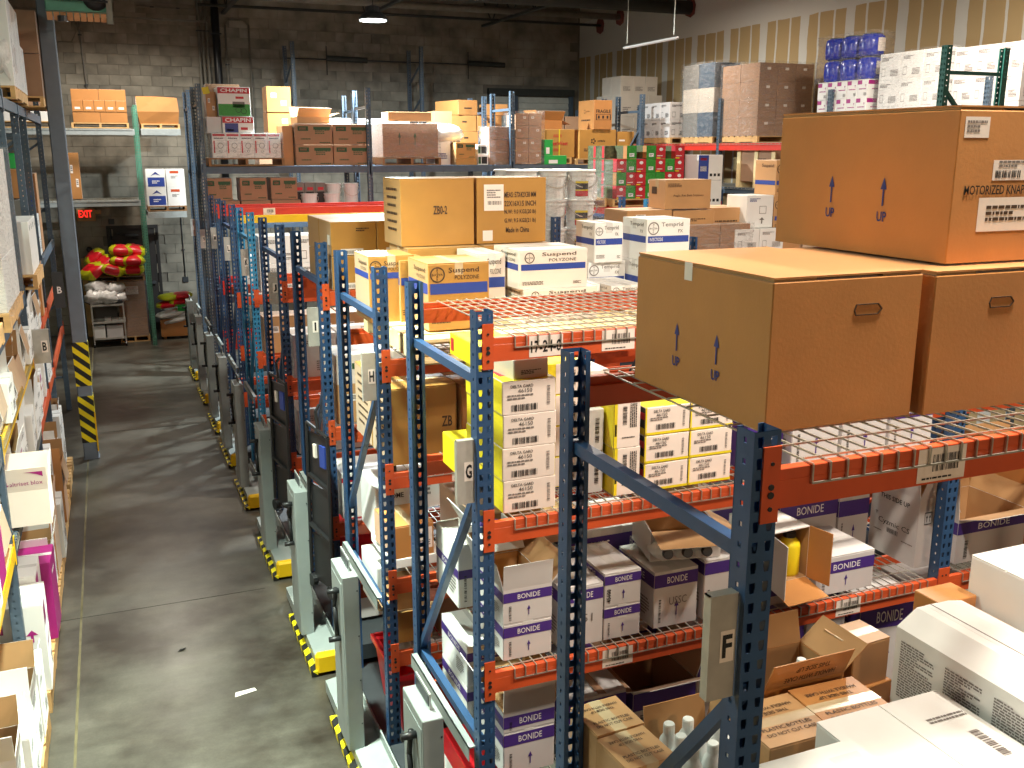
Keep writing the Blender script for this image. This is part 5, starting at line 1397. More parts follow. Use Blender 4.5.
for i in range(2):
    for k in range(2):
        carton('shrink-wrapped brown carton, %s of the %s pair beside the big brown carton' % (('lower', 'upper')[k], ('left', 'right')[i]), 4.42 + i * .30, 6.93, ZI1 + .06 + k * .16, .295, .35, .158, 'kraft4', 0, None, 'plain', group='shrink-wrapped brown cartons')
wrap('clear film around the low brown cartons beside the big brown carton', 4.41, 6.92, ZI1, .61, .37, .39, seed=3)
carton('upright white box with printed picture beside the big brown cartons', 5.02, 7.0, ZI1 + .335, .27, .3, .27, 'white', 0, lambda r, D: (lines(r, D, 'F', D[0] * .3, D[2] * .85, D[0] * .4, D[2] * .12, 3, 'navy_print', 3), outline(r, D, 'F', D[0] * .6, D[2] * .55, D[0] * .26, D[2] * .24, 'grey_ink'), print_mesh(r, D, 'F', D[0] * .58, D[2] * .22, D[0] * .2, D[2] * .2, 'arrow', m_arrow, 'grey_ink')), 'plain')
for i in range(2):
    carton('white box with small logo under the upright white one, %s of two' % ('left', 'right')[i], 4.86 + i * .25, 6.92, ZI1 + .15, .245, .3, .18, 'white', 0, d_white_case(seed=3), 'plain', group='white boxes under the upright one')
    carton('lower white box under the small-logo pair, %s of two' % ('left', 'right')[i], 4.86 + i * .25, 6.92, ZI1, .245, .3, .148, 'white2', 0, None, 'plain', group='white boxes under the upright one')
for k in range(3):
    carton('narrow brown blue-banded carton, %s from the bottom, left of the topmost big carton' % ORD[k], 5.30, 7.0, ZI1 + k * .30, .30, .3, .298, 'kraft2', 0, d_band('Suspend', None, y0=.3, y1=.42), 'plain', group='narrow brown blue-banded cartons')

# wrapped pails, white, on the J rack
ZJ1 = 2.617
pallet('pallet under the wrapped white pails on the J rack', 3.60, 8.75, ZJ1, 1.0, 1.0, .13)
for k in range(3):
    for i in range(3):
        for j in range(2):
            if j == 1 and k < 2: continue
            pail('white pail on the J rack, %s tier, %s from the left in the %s row' % (('bottom', 'middle', 'top')[k], ORD[i], ('front', 'back')[j]), 3.77 + i * .315, 8.95 + j * .32, ZJ1 + .132 + k * .285, .15, .29, j == 0 and i == 2, 'white pails wrapped on a pallet')
wrap('cloudy stretch film around the white pails', 3.60, 8.78, ZJ1 + .12, .97, .66, .80, seed=9)
for i in range(4):
    for k in range(2):
        carton('white carton with faint grid print, %s from the left, %s row, behind the J post' % (ORD[i], ('lower', 'upper')[k]), 1.46 + i * .40, 10.72, 2.30 + k * .30, .39, .40, .298, 'white', 0, d_white_case(seed=i), 'plain', group='white cartons on the K rack')
for i in range(3):
    carton('white carton in the shade of the J second level, %s from the left' % ORD[i], 1.45 + i * .42, 8.8, 1.762, .40, .42, .40, 'white2', 0, d_white_case(seed=i + 4), 'plain', group='cartons on the J second level')
for i in range(3):
    carton('pale carton with green mark on the I second level, %s from the left' % ORD[i], 1.45 + i * .44, 6.98, 1.807 + .30, .42, .40, .22, 'cream', 0, lambda r, D: print_rect(r, D, 'F', D[0] * .3, D[2] * .5, D[0] * .6, D[2] * .7, 'green_ink'), 'plain', group='pale cartons on the I second level')
    carton('brown carton under the pale ones on the I second level, %s from the left' % ORD[i], 1.45 + i * .44, 6.98, 1.807, .42, .40, .298, 'kraft2', 0, d_labels(1, i), 'plain', group='brown cartons on the I second level')
    carton('white carton on the I third level, %s from the left' % ORD[i], 1.46 + i * .40, 6.98, 1.052, .38, .40, .36, 'white', 0, lambda r, D: (print_rect(r, D, 'F', 0, D[2] * .8, D[0], D[2] * .9, 'red_ink'), lines(r, D, 'F', D[0] * .6, D[2] * .4, D[0] * .4, D[2] * .3, 3, 'grey_ink', 4)), 'plain', group='white cartons on the I third level')
    carton('mixed white carton on the J third level, %s from the left' % ORD[i], 1.46 + i * .42, 8.8, 1.037, .40, .40, .42, 'white2', 0, d_white_case(seed=i), 'plain', group='white cartons on the J third level')
    carton('brown carton on the K second level, %s from the left' % ORD[i], 1.46 + i * .42, 10.7, 1.627, .40, .40, .40, 'kraft2', 0, d_labels(1, i), 'plain', group='brown cartons on the K second level')
    carton('white carton on the L rack top, %s from the left' % ORD[i], 1.48 + i * .43, 12.3, 2.057, .41, .45, .46, 'white', 0, d_white_case(seed=i + 2), 'plain', group='white cartons on the L rack')
for k in range(2):
    carton('tall ochre carton with stencil on the I second level edge, %s' % ('lower', 'upper')[k], 2.8, 7.0, 1.807 + k * .36, .45, .42, .355, 'kraft3', 0, d_zside, 'plain')

# ------------------------------------------------------------------ rack M second bay: white appliance box and lawn-feed packs
ZM = 2.925
pallet('small pallet under the pale appliance box by the lawn-feed packs', 6.66, 13.85, ZM , .62, .6, .12)
carton('pale blue-white appliance box with grey side, left of the lawn-feed packs', 6.78, 13.9, ZM + .122, .36, .38, .37, 'white', 0, lambda r, D: (print_rect(r, D, 'L', .004, .004, D[1] - .004, D[2] - .004, 'grey_ink'), lines(r, D, 'L', D[1] * .5, D[2] * .5, D[1] * .6, D[2] * .4, 6, 'ink', 3)), 'plain')
pallet('pallet under the red and green lawn-feed packs', 7.34, 13.76, ZM, 1.30, 1.0, .12)
FG = 'red and green lawn-feed packs'
def d_feed(c):
    def f(r, D):
        w, d, h = D
        print_rect(r, D, 'L', .002, .002, d - .002, h - .002, 'photo_print', 'printed_side')
        print_rect(r, D, 'L', d * .7, .002, d - .002, h - .002, 'red_ink' if c == 'red_ink' else 'kraft5', 'printed_side', .002)
        if c == 'red_ink':
            print_mesh(r, D, 'F', w * .5, h * .72, w * .4, h * .26, 'disc', lambda: MB().add([(.5 * math.cos(i * PI / 8), .5 * math.sin(i * PI / 8), 0) for i in range(16)], [tuple(range(16))]).mesh('emblem'), 'white_ink', name='emblem')
            lines(r, D, 'F', w * .4, h * .2, w * .6, h * .12, 1, 'white_ink', 3)
            print_rect(r, D, 'F', w * .05, 0.002, w * .45, h * .1, 'yellow_print')
        else:
            print_rect(r, D, 'F', w * .25, h * .15, w * .75, h * .42, 'white_ink', 'label'); lines(r, D, 'F', w * .5, h * .28, w * .36, h * .14, 2, 'green_ink', 3)
    return f
pat = ['rgrgrrg', 'grrggrr', 'rgrgrgr', 'xgxgrxr']
for k in range(4):
    for i in range(7):
        c = pat[k][i]
        if c == 'x': continue
        mm = {'r': 'red_ink', 'g': 'green_print'}[c]
        carton('%s lawn-feed pack, %s from the left in the %s row' % ({'r': 'red', 'g': 'green'}[c], ORD[i], ('bottom', 'second', 'third', 'top')[k]), 7.42 + i * .175, 13.8, ZM + .122 + k * .205, .172, .40, .20, mm, 0, d_feed(mm), 'plain', 'feed_pack', 'box', FG)
for k in range(4):
    for j in range(2):
        carton('photo-printed lawn-feed pack on the side of the load, %s row, %s' % (('bottom', 'second', 'third', 'top')[k], ('nearer', 'further')[j]), 7.42, 14.22 + j * .3, ZM + .122 + k * .205, .3, .29, .20, 'photo_print', 0, lambda r, D: print_rect(r, D, 'L', D[1] * .7, .01, D[1] * .95, D[2] - .01, ('red_ink', 'kraft5')[0]), 'plain', 'feed_pack', 'box', FG)
wrap('torn clear film hanging on the lawn-feed packs', 7.40, 13.78, ZM + .1, .32, .9, .6, seed=5)
for k in range(2):
    carton('blue and white appliance carton right of the feed packs, %s one' % ('lower', 'upper')[k], 8.78, 13.6, ZM + k * .40, .46, .4, .395, 'white', 0, lambda r, D: (print_rect(r, D, 'F', .004, .004, D[0] * .42, D[2] - .004, 'blue_print'), print_rect(r, D, 'F', D[0] * .08, D[2] * .78, D[0] * .34, D[2] * .88, 'red_ink'), print_rect(r, D, 'F', D[0] * .08, D[2] * .35, D[0] * .34, D[2] * .55, 'white_ink'), [print_rect(r, D, 'F', D[0] * (.48 + .16 * q), D[2] * .15, D[0] * (.58 + .16 * q), D[2] * .26, 'ink') for q in range(3)]), 'plain')

# ------------------------------------------------------------------ tall slate racks: upper level
ZN = 3.557
pallet('pallet under the wrapped sprayer boxes on the tall slate rack', 1.46, 15.5, ZN, 1.12, .95, .12, 'wood_dark')
CH = 'white sprayer boxes in a wrapped row'
def d_spray(r, D):
    w, d, h = D
    print_rect(r, D, 'F', w * .06, h * .88, w * .94, h * .97, 'red_ink'); lines(r, D, 'F', w * .5, h * .78, w * .7, h * .08, 1, 'ink', 3)
    ring(r, D, 'F', w * .6, h * .5, w * .42, 'grey_ink'); ring(r, D, 'F', w * .6, h * .28, w * .2, 'ink'); print_rect(r, D, 'F', w * .1, h * .2, w * .2, h * .7, 'red_ink')
for i in range(5):
    carton('white sprayer box with red stripe, %s from the left in the wrapped row' % ORD[i], 1.53 + i * .202, 15.52, ZN + .122, .20, .40, .36, 'white', 0, d_spray, 'plain', 'carton', 'box', CH)
wrap('clear film around the row of sprayer boxes', 1.50, 15.50, ZN + .12, 1.06, .45, .38, seed=6)
def d_chapin(low):
    def f(r, D):
        w, d, h = D
        print_rect(r, D, 'F', .004, h * (.78 if not low else .62), w - .004, h - .004, 'red_ink', 'printed_band')
        print_text(r, D, 'F', w * .5, h * (.885 if not low else .8), w * .82, h * (.12 if not low else .24), 'CHAPIN', 'white_ink', .03)
        if not low:
            print_rect(r, D, 'F', .004, .004, w - .004, h * .42, 'green_print', 'printed_panel')
            print_rect(r, D, 'F', w * .55, h * .60, w * .8, h * .68, 'red_ink')
            ring(r, D, 'F', w * .62, h * .22, h * .2, 'ink'); ring(r, D, 'F', w * .78, h * .18, h * .2, 'ink')
            print_rect(r, D, 'F', w * .45, h * .3, w * .82, h * .5, 'grey_ink')
        else:
            print_rect(r, D, 'F', w * .08, .01, w * .5, h * .6, 'navy_print'); print_rect(r, D, 'F', w * .12, h * .12, w * .36, h * .26, 'yellow_print'); print_rect(r, D, 'F', w * .58, h * .2, w * .8, h * .36, 'red_ink')
    return f
carton('white spreader box with red lettered band and lawn picture, upper of two', 1.66, 15.58, ZN + .73, .47, .5, .42, 'white', 0, d_chapin(False), 'plain')
carton('white spreader box with red lettered band and blue sticker, lower of two', 1.70, 15.56, ZN + .484, .46, .5, .24, 'white', 0, d_chapin(True), 'plain')
carton('greyish white box lying left of the lower spreader box', 1.48, 15.60, ZN + .484, .215, .45, .235, 'white2', 0, None, 'plain')
carton('narrow brown box with punched label, left of the upper spreader box', 1.50, 15.7, ZN + .722, .15, .4, .36, 'kraft5', 0, d_labels(2, 0), 'plain')
carton('brown box lying across behind the spreader boxes at the top', 1.55, 16.12, ZN + .72, .5, .28, .50, 'kraft4', 0, None, 'plain')
tag(put('sticky_note', MB().box(0, 0, 0, .10, .004, .1).mesh('sticky_note'), 'yellow_print', loc=(1.47, 15.69, ZN + 1.04), rot=(0, R(-12), 0)), 'bright yellow paper tag on the narrow brown box by the posts', 'note')
GB = 'brown cartons with green print'
def d_green(r, D):
    w, d, h = D
    print_rect(r, D, 'F', w * .08, h * .66, w * .36, h * .88, 'green_ink'); print_rect(r, D, 'F', w * .12, h * .72, w * .3, h * .82, 'kraft4')
    print_rect(r, D, 'F', w * .5, h * .72, w * .95, h * .86, 'green_ink'); lines(r, D, 'F', w * .74, h * .6, w * .4, h * .24, 3, 'green_ink', 3)
    lines(r, D, 'F', w * .3, h * .25, w * .3, h * .1, 1, 'green_ink', 2); lines(r, D, 'F', w * .8, h * .08, w * .3, h * .08, 1, 'green_ink', 5)
for k in range(2):
    for i in range(2):
        carton('brown green-printed carton on the tall slate rack, %s row, %s one' % (('lower', 'upper')[k], ('left', 'right')[i]), 2.76 + i * .59, 15.52, ZN + .005 + k * .315, .575, .5, .31, 'kraft4', 0, d_green, 'plain', group=GB)
carton('opened brown carton with raised flap on top of the green-printed cartons', 2.84, 15.70, ZN + .64, .52, .34, .10, 'kraft2', 8, None, 'open', flaps=(50, 70, 160, 20))
carton('tall brown carton end-on left of the green-printed cartons', 2.58, 15.6, ZN, .16, .5, .60, 'kraft5', 0, None, 'plain')
carton('labelled brown carton, upper of two standing on the rear slate rack', 2.62, 17.2, ZN + .86, .40, .45, .41, 'kraft', 0, d_labels(2, 0), 'plain')
carton('labelled brown carton, lower of two standing on the rear slate rack', 2.62, 17.22, ZN + .44, .41, .45, .415, 'kraft', 0, d_labels(1, 1), 'plain')
carton('brown carton under the labelled two on the rear slate rack', 2.44, 17.2, ZN, .50, .5, .435, 'kraft4', 0, None, 'plain')
for i in range(3):
    carton('brown carton on the second level of the slate rack, %s from the left' % ORD[i], 1.44 + i * .46 - (.0 if i else .06), 15.55, 2.84 + .21, .40, .45, .33, 'kraft4', 0, d_green, 'plain', group='brown cartons on the slate second level')
    carton('low brown carton under the second-level ones, %s from the left' % ORD[i], 1.44 + i * .46, 15.52, 2.838, .44, .45, .205, 'kraft4', 0, None, 'plain', group='brown cartons on the slate second level')
for i in range(3):
    carton('dark case with pictures between cartons and pails, %s from the left' % ORD[i], 2.72 + i * .165, 15.6, 2.838, .16, .4, .46, 'grey_card', 0, lambda r, D: (print_rect(r, D, 'F', .02, D[2] * .2, D[0] - .02, D[2] * .7, 'ink'), print_rect(r, D, 'F', .04, D[2] * .75, D[0] - .03, D[2] * .85, 'red_ink')), 'plain', group='dark picture cases')
for i in range(2):
    pail('white pail with red mark on the slate second level, %s of two' % ('left', 'right')[i], 3.36 + i * .29, 15.75, 2.95, .125, .33, False, 'white pails on the slate second level')
    pail('white pail lying low before the red beam, %s of two' % ('left', 'right')[i], 2.95 + i * .36, 15.62, 2.838,   .13, .30, False, 'low white pails')
carton('box carrying the two white pails on the slate second level', 3.2, 15.6, 2.838, .6, .4, .11, 'kraft4', 0)
# middle bay
carton('wide brown wrapped carton with two green arrows on a pallet', 4.14, 15.52, ZN + .13, .92, .7, .52, 'kraft4', 0, lambda r, D: [arrow(r, D, 'F', D[0] * u, D[2] * .55, .05, .2, 'green_ink') for u in (.3, .58)], 'plain')
pallet('pallet under the wide wrapped carton with green arrows', 4.12, 15.5, ZN, .98, .85, .12, 'wood_dark')
wrap('glossy stretch film on the wide brown carton with green arrows', 4.12, 15.5, ZN + .12, .96, .74, .56, seed=8)
carton('flat brown carton on top of the wide wrapped one', 4.26, 15.6, ZN + .69, .72, .4, .14, 'kraft2', 0, None, 'plain')
carton('long pale carton behind the bare slate posts', 3.2, 17.25, ZN + .55, 1.9, .4, .22, 'white2', 0, None, 'plain')
carton('brown carton under the long pale one on the rear slate rack', 3.2, 17.25, ZN, 1.2, .5, .545, 'kraft4', 0, None, 'plain')
sack('plump white and blue printed bag sagging beside the wrapped carton', 5.28, 15.92, ZN + .30, .62, .5, .36, 8, mats=('sack_white', 'sack_white'), seed=2)
carton('white box lettered in blue under the plump white bag', 5.05, 15.70, ZN, .28, .45, .42, 'white', 0, d_print(3, 'navy_print', 2), 'plain')
carton('brown green-printed carton left of the picture boxes, upper of two', 5.36, 15.50, ZN + .10, .34, .5, .26, 'kraft3', 0, d_green, 'plain', group=GB)
carton('low brown green-printed carton under the upper one by the picture boxes', 5.36, 15.50, ZN, .36, .5, .098, 'kraft3', 0, None, 'plain', group=GB)
for k in range(2):
    carton('small white and black picture box, %s by the green-printed carton' % ('lower', 'upper')[k], 5.74 + .04 * k, 15.5 + .12 * k, ZN + k * .165, .18, .22, .163, 'white', 0, lambda r, D: (print_rect(r, D, 'F', D[0] * .35, D[2] * .1, D[0] * .9, D[2] * .8, 'ink'), print_rect(r, D, 'F', D[0] * .05, D[2] * .1, D[0] * .3, D[2] * .8, 'green_ink')), 'plain')
for k in range(3):
    carton('wrapped brown carton in the left column by the green packs, %s from the bottom' % ORD[k], 5.96, 15.55, ZN + k * .205, .40, .4, .2, 'kraft4', 0, None, 'plain', group='wrapped brown cartons')
wrap('glossy film on the left column of wrapped brown cartons', 5.94, 15.53, ZN, .44, .44, .63, seed=12)
for k in range(4):
    for i in range(2):
        carton('wrapped brown carton in the taller stack, row %s from the bottom, %s one' % (ORD[k], ('left', 'right')[i]), 6.42 + i * .24, 15.52, ZN + k * .205 + .02, .235, .4, .2, 'kraft4', 0, d_labels(1, i + k), 'plain', group='wrapped brown cartons')
wrap('glossy film on the taller stack of wrapped brown cartons', 6.39, 15.5, ZN, .53, .44, .88, seed=13)
for k in range(2):
    carton('bright green pack by the wrapped brown cartons, %s one' % ('lower wide', 'upper')[k], 6.94, 15.5, ZN + k * .15, .42 if k == 0 else .16, .3, .148 if k == 0 else .26, 'green_pack', 0, lambda r, D: print_rect(r, D, 'F', D[0] * .2, D[2] * .1, D[0] * .6, D[2] * .5, 'white_ink'), 'plain', group='bright green packs')
pallet('pallet under the tan cartons with red print', 6.62, 16.05, ZN, 1.1, .45, .11)
PB = 'tan cartons with red print and yellow straps'
for i in range(2):
    carton('tan carton with red print and yellow strap, %s of two' % ('left', 'right')[i], 6.66 + i * .56, 16.05, ZN + .112, .55, .42, .48, 'kraft3', 0, lambda r, D: (print_rect(r, D, 'F', D[0] * .44, 0, D[0] * .48, D[2], 'yellow_print', 'strap', .004), print_text(r, D, 'F', D[0] * .45, D[2] * .5, D[0] * .62, D[2] * .14, 'PestWest', 'red_ink', .02, 0, .006), lines(r, D, 'F', D[0] * .4, D[2] * .25, D[0] * .3, D[2] * .12, 2, 'red_ink', 3), lines(r, D, 'F', D[0] * .4, D[2] * .75, D[0] * .3, D[2] * .12, 2, 'red_ink', 4)), 'plain', group=PB)
carton('torn-open brown carton leaning above the red-printed tan cartons', 7.12, 16.1, ZN + .595, .50, .35, .15, 'kraft5', 14, None, 'open', flaps=(60, 70, 60, -20))
carton('white tall box with label standing behind the taller wrapped stack', 6.95, 16.5, ZN, .25, .35, .88, 'white2', 0, None, 'plain')
pallet('pallet under the tan carton with the black pinwheel logo', 7.78, 16.0, ZN - .02, .78, .45, .11)
def d_polaris(r, D):
    w, d, h = D
    for k in range(5):
        a = k * 2 * PI / 5
        print_rect(r, D, 'F', w * .38 + .035 * math.cos(a) - .014, h * .60 + .035 * math.sin(a) - .014, w * .38 + .035 * math.cos(a) + .014, h * .60 + .035 * math.sin(a) + .014, 'ink', 'logo_dot')
    print_text(r, D, 'F', w * .60, h * .60, w * .2, h * .10, 'polaris', 'ink', .02); lines(r, D, 'F', w * .5, h * .28, w * .75, h * .12, 2, 'brown_ink', 3)
carton('wide tan carton with black pinwheel logo under the FRAGILE one', 7.84, 16.0, ZN + .092, .73, .45, .50, 'kraft3', 0, d_polaris, 'plain')
def d_fragile(r, D):
    w, d, h = D
    print_text(r, D, 'F', w * .52, h * .62, w * .8, h * .12, 'FRAGILE', 'ink', .02); outline(r, D, 'F', w * .52, h * .42, w * .82, h * .2)
    for q in range(3): print_rect(r, D, 'F', w * (.22 + .24 * q), h * .37, w * (.32 + .24 * q), h * .47, 'ink')
    ring(r, D, 'L', d * .42, h * .62, .07, 'brown_ink'); print_text(r, D, 'L', d * .62, h * .62, d * .2, h * .08, 'polaris', 'brown_ink'); lines(r, D, 'L', d * .5, h * .3, d * .6, h * .1, 1, 'brown_ink', 3)
carton('tan carton lettered FRAGILE on top of the pinwheel-logo carton', 8.10, 15.96, ZN + .595, .36, .62, .50, 'kraft5', 0, d_fragile, 'plain')
carton('plain tan carton right of the pinwheel-logo carton', 8.60, 16.0, ZN + .06, .34, .42, .50, 'kraft3', 0, lambda r, D: print_rect(r, D, 'F', D[0] * .1, D[2] * .66, D[0] * .45, D[2] * .72, 'paper'), 'plain')
# orange cartons on the rear level near the block wall
OG = 'orange-brown cartons heaped by the block wall'
zo = 3.56
for k in range(3):
    for i in range(2):
        carton('orange-brown carton in the heap, %s from the bottom, %s column' % (ORD[k], ('left', 'right')[i]), 6.02 + i * .50 - .03 * k, 17.45, zo + k * .285, .48, .50, .28, 'kraft5', 0, lambda r, D: print_rect(r, D, 'F', D[0] * .42, D[2] * .55, D[0] * .6, D[2] * .65, 'ink') , 'plain', group=OG)
carton('long orange-brown carton lying slanted on top of the heap', 6.08, 17.42, zo + .862, .40, .9, .26, 'kraft5', 10, lambda r, D: (print_rect(r, D, 'F', D[0] * .3, D[2] * .4, D[0] * .7, D[2] * .5, 'brown_ink')), 'plain', group=OG)
carton('orange-brown carton standing right on the heap top', 6.66, 17.5, zo + .862, .42, .4, .20, 'kraft5', 0, None, 'plain', group=OG)
carton('brown carton with blue label right of the orange heap', 7.02, 17.4, zo, .45, .4, .66, 'kraft5', 0, lambda r, D: print_rect(r, D, 'F', D[0] * .1, D[2] * .8, D[0] * .8, D[2] * .92, 'blue_print'), 'plain')
carton('pale tan carton hanging left on the orange heap', 5.62, 17.45, zo + .5, .35, .45, .42, 'kraft2', 0, None, 'plain', group=OG)
carton('brown carton under the pale tan one at the left of the orange heap', 5.60, 17.4, zo, .38, .5, .495, 'kraft5', 0, None, 'plain', group=OG)
for i in range(2):
    carton('brown carton with blue band behind the FRAGILE one, %s of two' % ('left', 'right')[i], 7.55 + i * .6, 17.25, zo, .58, .5, .95 - .1 * i, 'kraft4', 0, lambda r, D: print_rect(r, D, 'F', 0, D[2] * .55, D[0], D[2] * .63, 'blue_print'), 'plain')

# ------------------------------------------------------------------ rack along the drywall, red beams
XRK, ZR = 9.55, 3.905
def load(label_p, x, y, w, d, m='wood'): return pallet(label_p, x, y, ZR, w, d, .11, m)
load('pallet under the big tan-white wrapped load in the far corner', XRK, 17.65, 1.0, 1.1)
TW = 'tan-white wrapped cartons in the far corner'
stack('tan-white corner carton, lower block, column {col}, row {row}, {rank} deep', XRK, 17.7, ZR + .112, 3, 3, 2, .32, .34, .42, 'tan_white', d_print(3, 'grey_ink', 3), TW)
stack('tan-white carton in the corner load, top block, column {col} from the left, {rank} deep', XRK + .06, 17.8, ZR + .955, 3, 2, 1, .28, .4, .36, 'tan_white', d_print(4, 'grey_ink', 5), TW)
load('pallet under the four white cartons with black marks', XRK, 15.75, 1.0, 1.08)
stack('white black-marked carton by the red beam, {rank} from near end, row {row}, column {col}', XRK, 15.8, ZR + .112, 2, 3, 2, .42, .33, .31, 'white2', d_white_case('ink'), 'white black-marked cartons')
load('pallet under the tall wrapped load with the dark middle band', XRK, 14.4, 1.0, 1.0)
WL = 'cartons of the tall wrapped load with dark middle'
stack('grey-brown carton of the dark-banded load, layer {row} from the bottom, {rank} from the near end', XRK, 14.42, ZR + .112, 1, 2, 3, .50, .48, .40, 'tan_white', d_print(4, 'ink', 6), WL, mats=['tan_white', 'slate_paint', 'grey_card'], faces='FL')
wrap('glossy film on the tall load with the dark middle band', XRK - .01, 14.38, ZR + .1, .54, 1.04, 1.24, seed=21)
load('pallet under the big brown wrapped load with small white labels', XRK, 13.15, 1.1, 1.08)
BW = 'brown wrapped cartons with small white labels'
stack('brown wrapped carton by the drywall, column {col} from the left, {top} layer, {rank} deep', XRK, 13.18, ZR + .112, 3, 2, 4, .345, .5, .275, 'kraft4', lambda r, D: (print_rect(r, D, 'F', D[0] * .4, D[2] * .62, D[0] * .6, D[2] * .76, 'paper', 'label'),), BW, faces='FLT')
wrap('glossy film on the big brown wrapped load by the drywall', XRK - .01, 13.15, ZR + .1, 1.06, 1.04, 1.14, seed=22)
load('pallet under the purple-printed white cartons and blue drums', XRK, 10.75, 1.05, 1.05)
PWG = 'white cartons with purple corner print'
stack('purple-cornered white carton, {row} row up, {rank} from the near end, column {col}', XRK, 10.78, ZR + .112, 2, 5, 3, .40, .20, .235, 'white', d_purple_logo, PWG, faces='FLT')
jug = MB().lathe([(.12, 0), (.16, .02), (.168, .10), (.168, .18), (.16, .26), (.12, .285)], 16).mesh('jug', True)
for k in range(2):
    for j in range(3):
        jr = empty('drum', (XRK + .19, 10.97 + j * .34, ZR + .82 + k * .30), 0, 'bulging blue plastic drum on the purple-cornered cartons, %s tier, %s from the near end' % (('lower', 'upper')[k], ORD[j]), 'drum', 'blue plastic drums')
        put('body', jug, 'blue_plastic', jr); put('lid', cached('jl', lambda: MB().lathe([(.125, .282), (.125, .296)], 16).mesh('lid')), 'dark_steel', jr)
        put('label', cached('jlab', lambda: MB().add([(.170 * math.cos(t * PI / 12 + PI * 1.42), .170 * math.sin(t * PI / 12 + PI * 1.42), z) for z in (.06, .23) for t in range(5)], [(q, q + 1, 6 + q, 5 + q) for q in range(4)]).mesh('label')), 'paper', jr)
wrap('glossy film around the blue drums', XRK + .0, 10.78, ZR + .8, .38, 1.04, .64, seed=23)
load('pallet under the tall white wrapped cartons left of the green frame', XRK, 9.5, 1.05, 1.15)
WG = 'white wrapped cartons by the green frame'
stack('white carton left of the green frame, column {col}, {top} layer, {rank} from the near end', XRK - .02, 9.42, ZR + .112, 2, 3, 3, .46, .38, .33, 'white', d_white_case('grey_ink', seed=3), WG)
wrap('glossy film on the white cartons left of the green frame', XRK - .04, 9.40, ZR + .1, .98, 1.18, 1.02, seed=24)
load('pallet under the white cartons behind the green frame', XRK, 8.3, 1.05, 1.05)
stack('white carton behind the green frame, column {col}, {top} layer, {rank} from the near end', XRK, 8.35, ZR + .112, 2, 3, 3, .46, .33, .32, 'white2', d_white_case('grey_ink', seed=5), WG)
# crated goods on the lower slate beams
for i in range(3):
    y = 13.7 - i * 1.15
    cr = empty('crate', (XRK + .02, y - 1.0, 3.205), 0, 'brown carton in a pale timber crate under the red beam, %s from the left' % ORD[i], 'crate', 'timber-crated cartons')
    put('body', MB().cbox(.02, .02, .1, .9, .98, .60, .005).mesh('body'), 'kraft4', cr)
    for yy in (.0, .44, .90): put('batten', MB().box(0, yy, .0, .02, yy + .09, .62).mesh('batten'), 'wood_pale', cr)
    put('stringer', MB().box(.02, 0, 0, .9, .1, .1).box(.02, .45, 0, .9, .55, .1).box(.02, .9, 0, .9, 1, .1).mesh('stringer'), 'wood_pale', cr)
    lines(cr, (.9, 1.0, .6), 'L', .68, .36, .22, .2, 4, 'ink', 3 + i)
for i in range(4):
    carton('brown carton in the shade under the slate beam, %s from the left' % ORD[i], XRK + .05, 13.2 - i * .6, 2.01, .5, .55, .6, 'kraft4', 0, d_print(3, 'brown_ink', 3, face='F'), 'plain', group='brown cartons under the slate beam')

# ------------------------------------------------------------------ aisle end: racks on the block wall, cart, sacks
ZB1, ZB2 = 4.192, 2.875
pallet('pallet under the five-windowed brown cartons above the aisle end', -.48, 20.42, ZB1, 1.0, .95, .10)
for i in range(2):
    for k in (0, 2):
        carton('pale orange carton above the aisle end, %s row, %s one' % ({0: 'bottom', 2: 'top'}[k], ('left', 'right')[i]), -.44 + i * .475, 20.42, ZB1 + .102 + k * .20, .47, .6, .198, 'kraft5', 0, None, 'plain', group='pale orange cartons above the aisle end')
for i in range(5):
    carton('small pale orange carton with white label, %s from the left in the middle row' % ORD[i], -.44 + i * .19, 20.41, ZB1 + .302, .185, .6, .198, 'kraft5', 0, lambda r, D: print_rect(r, D, 'F', D[0] * .25, D[2] * .2, D[0] * .75, D[2] * .4, 'paper', 'label'), 'plain', group='small pale orange cartons in the middle row')
pallet('pallet under the bulging pale orange bulk carton', .74, 20.42, ZB1, .70, .95, .09)
bc = empty('carton', (.72, 20.44, ZB1 + .092), 0, 'bulging pale orange bulk carton with folded-in rim above the green post', 'box')
b = MB(); rim = []
for k, (z, e) in enumerate(((0, 0), (.22, .04), (.5, .0))):
    rim += [(-e - (.04 if k == 2 else 0), -e, z), (.36, -e * 1.4, z), (.70 + e * .5, -e, z - (.02 if k == 2 else 0)), (.70 + e * .5, .6, z), (.34, .62, z), (-e, .6, z)]
fs = []
for k in range(2):
    for i in range(6): fs.append((k * 6 + i, k * 6 + (i + 1) % 6, k * 6 + 6 + (i + 1) % 6, k * 6 + 6 + i))
b.add(rim, fs); b.add([(p[0] * .985 + .005, p[1] * .985 + .006, p[2]) for p in rim], [tuple(reversed(f)) for f in fs])
put('body', b.mesh('body'), 'kraft5', bc)
put('flap', MB().box(.06, .03, .40, .66, .034, .49).mesh('flap'), 'kraft_in', bc)
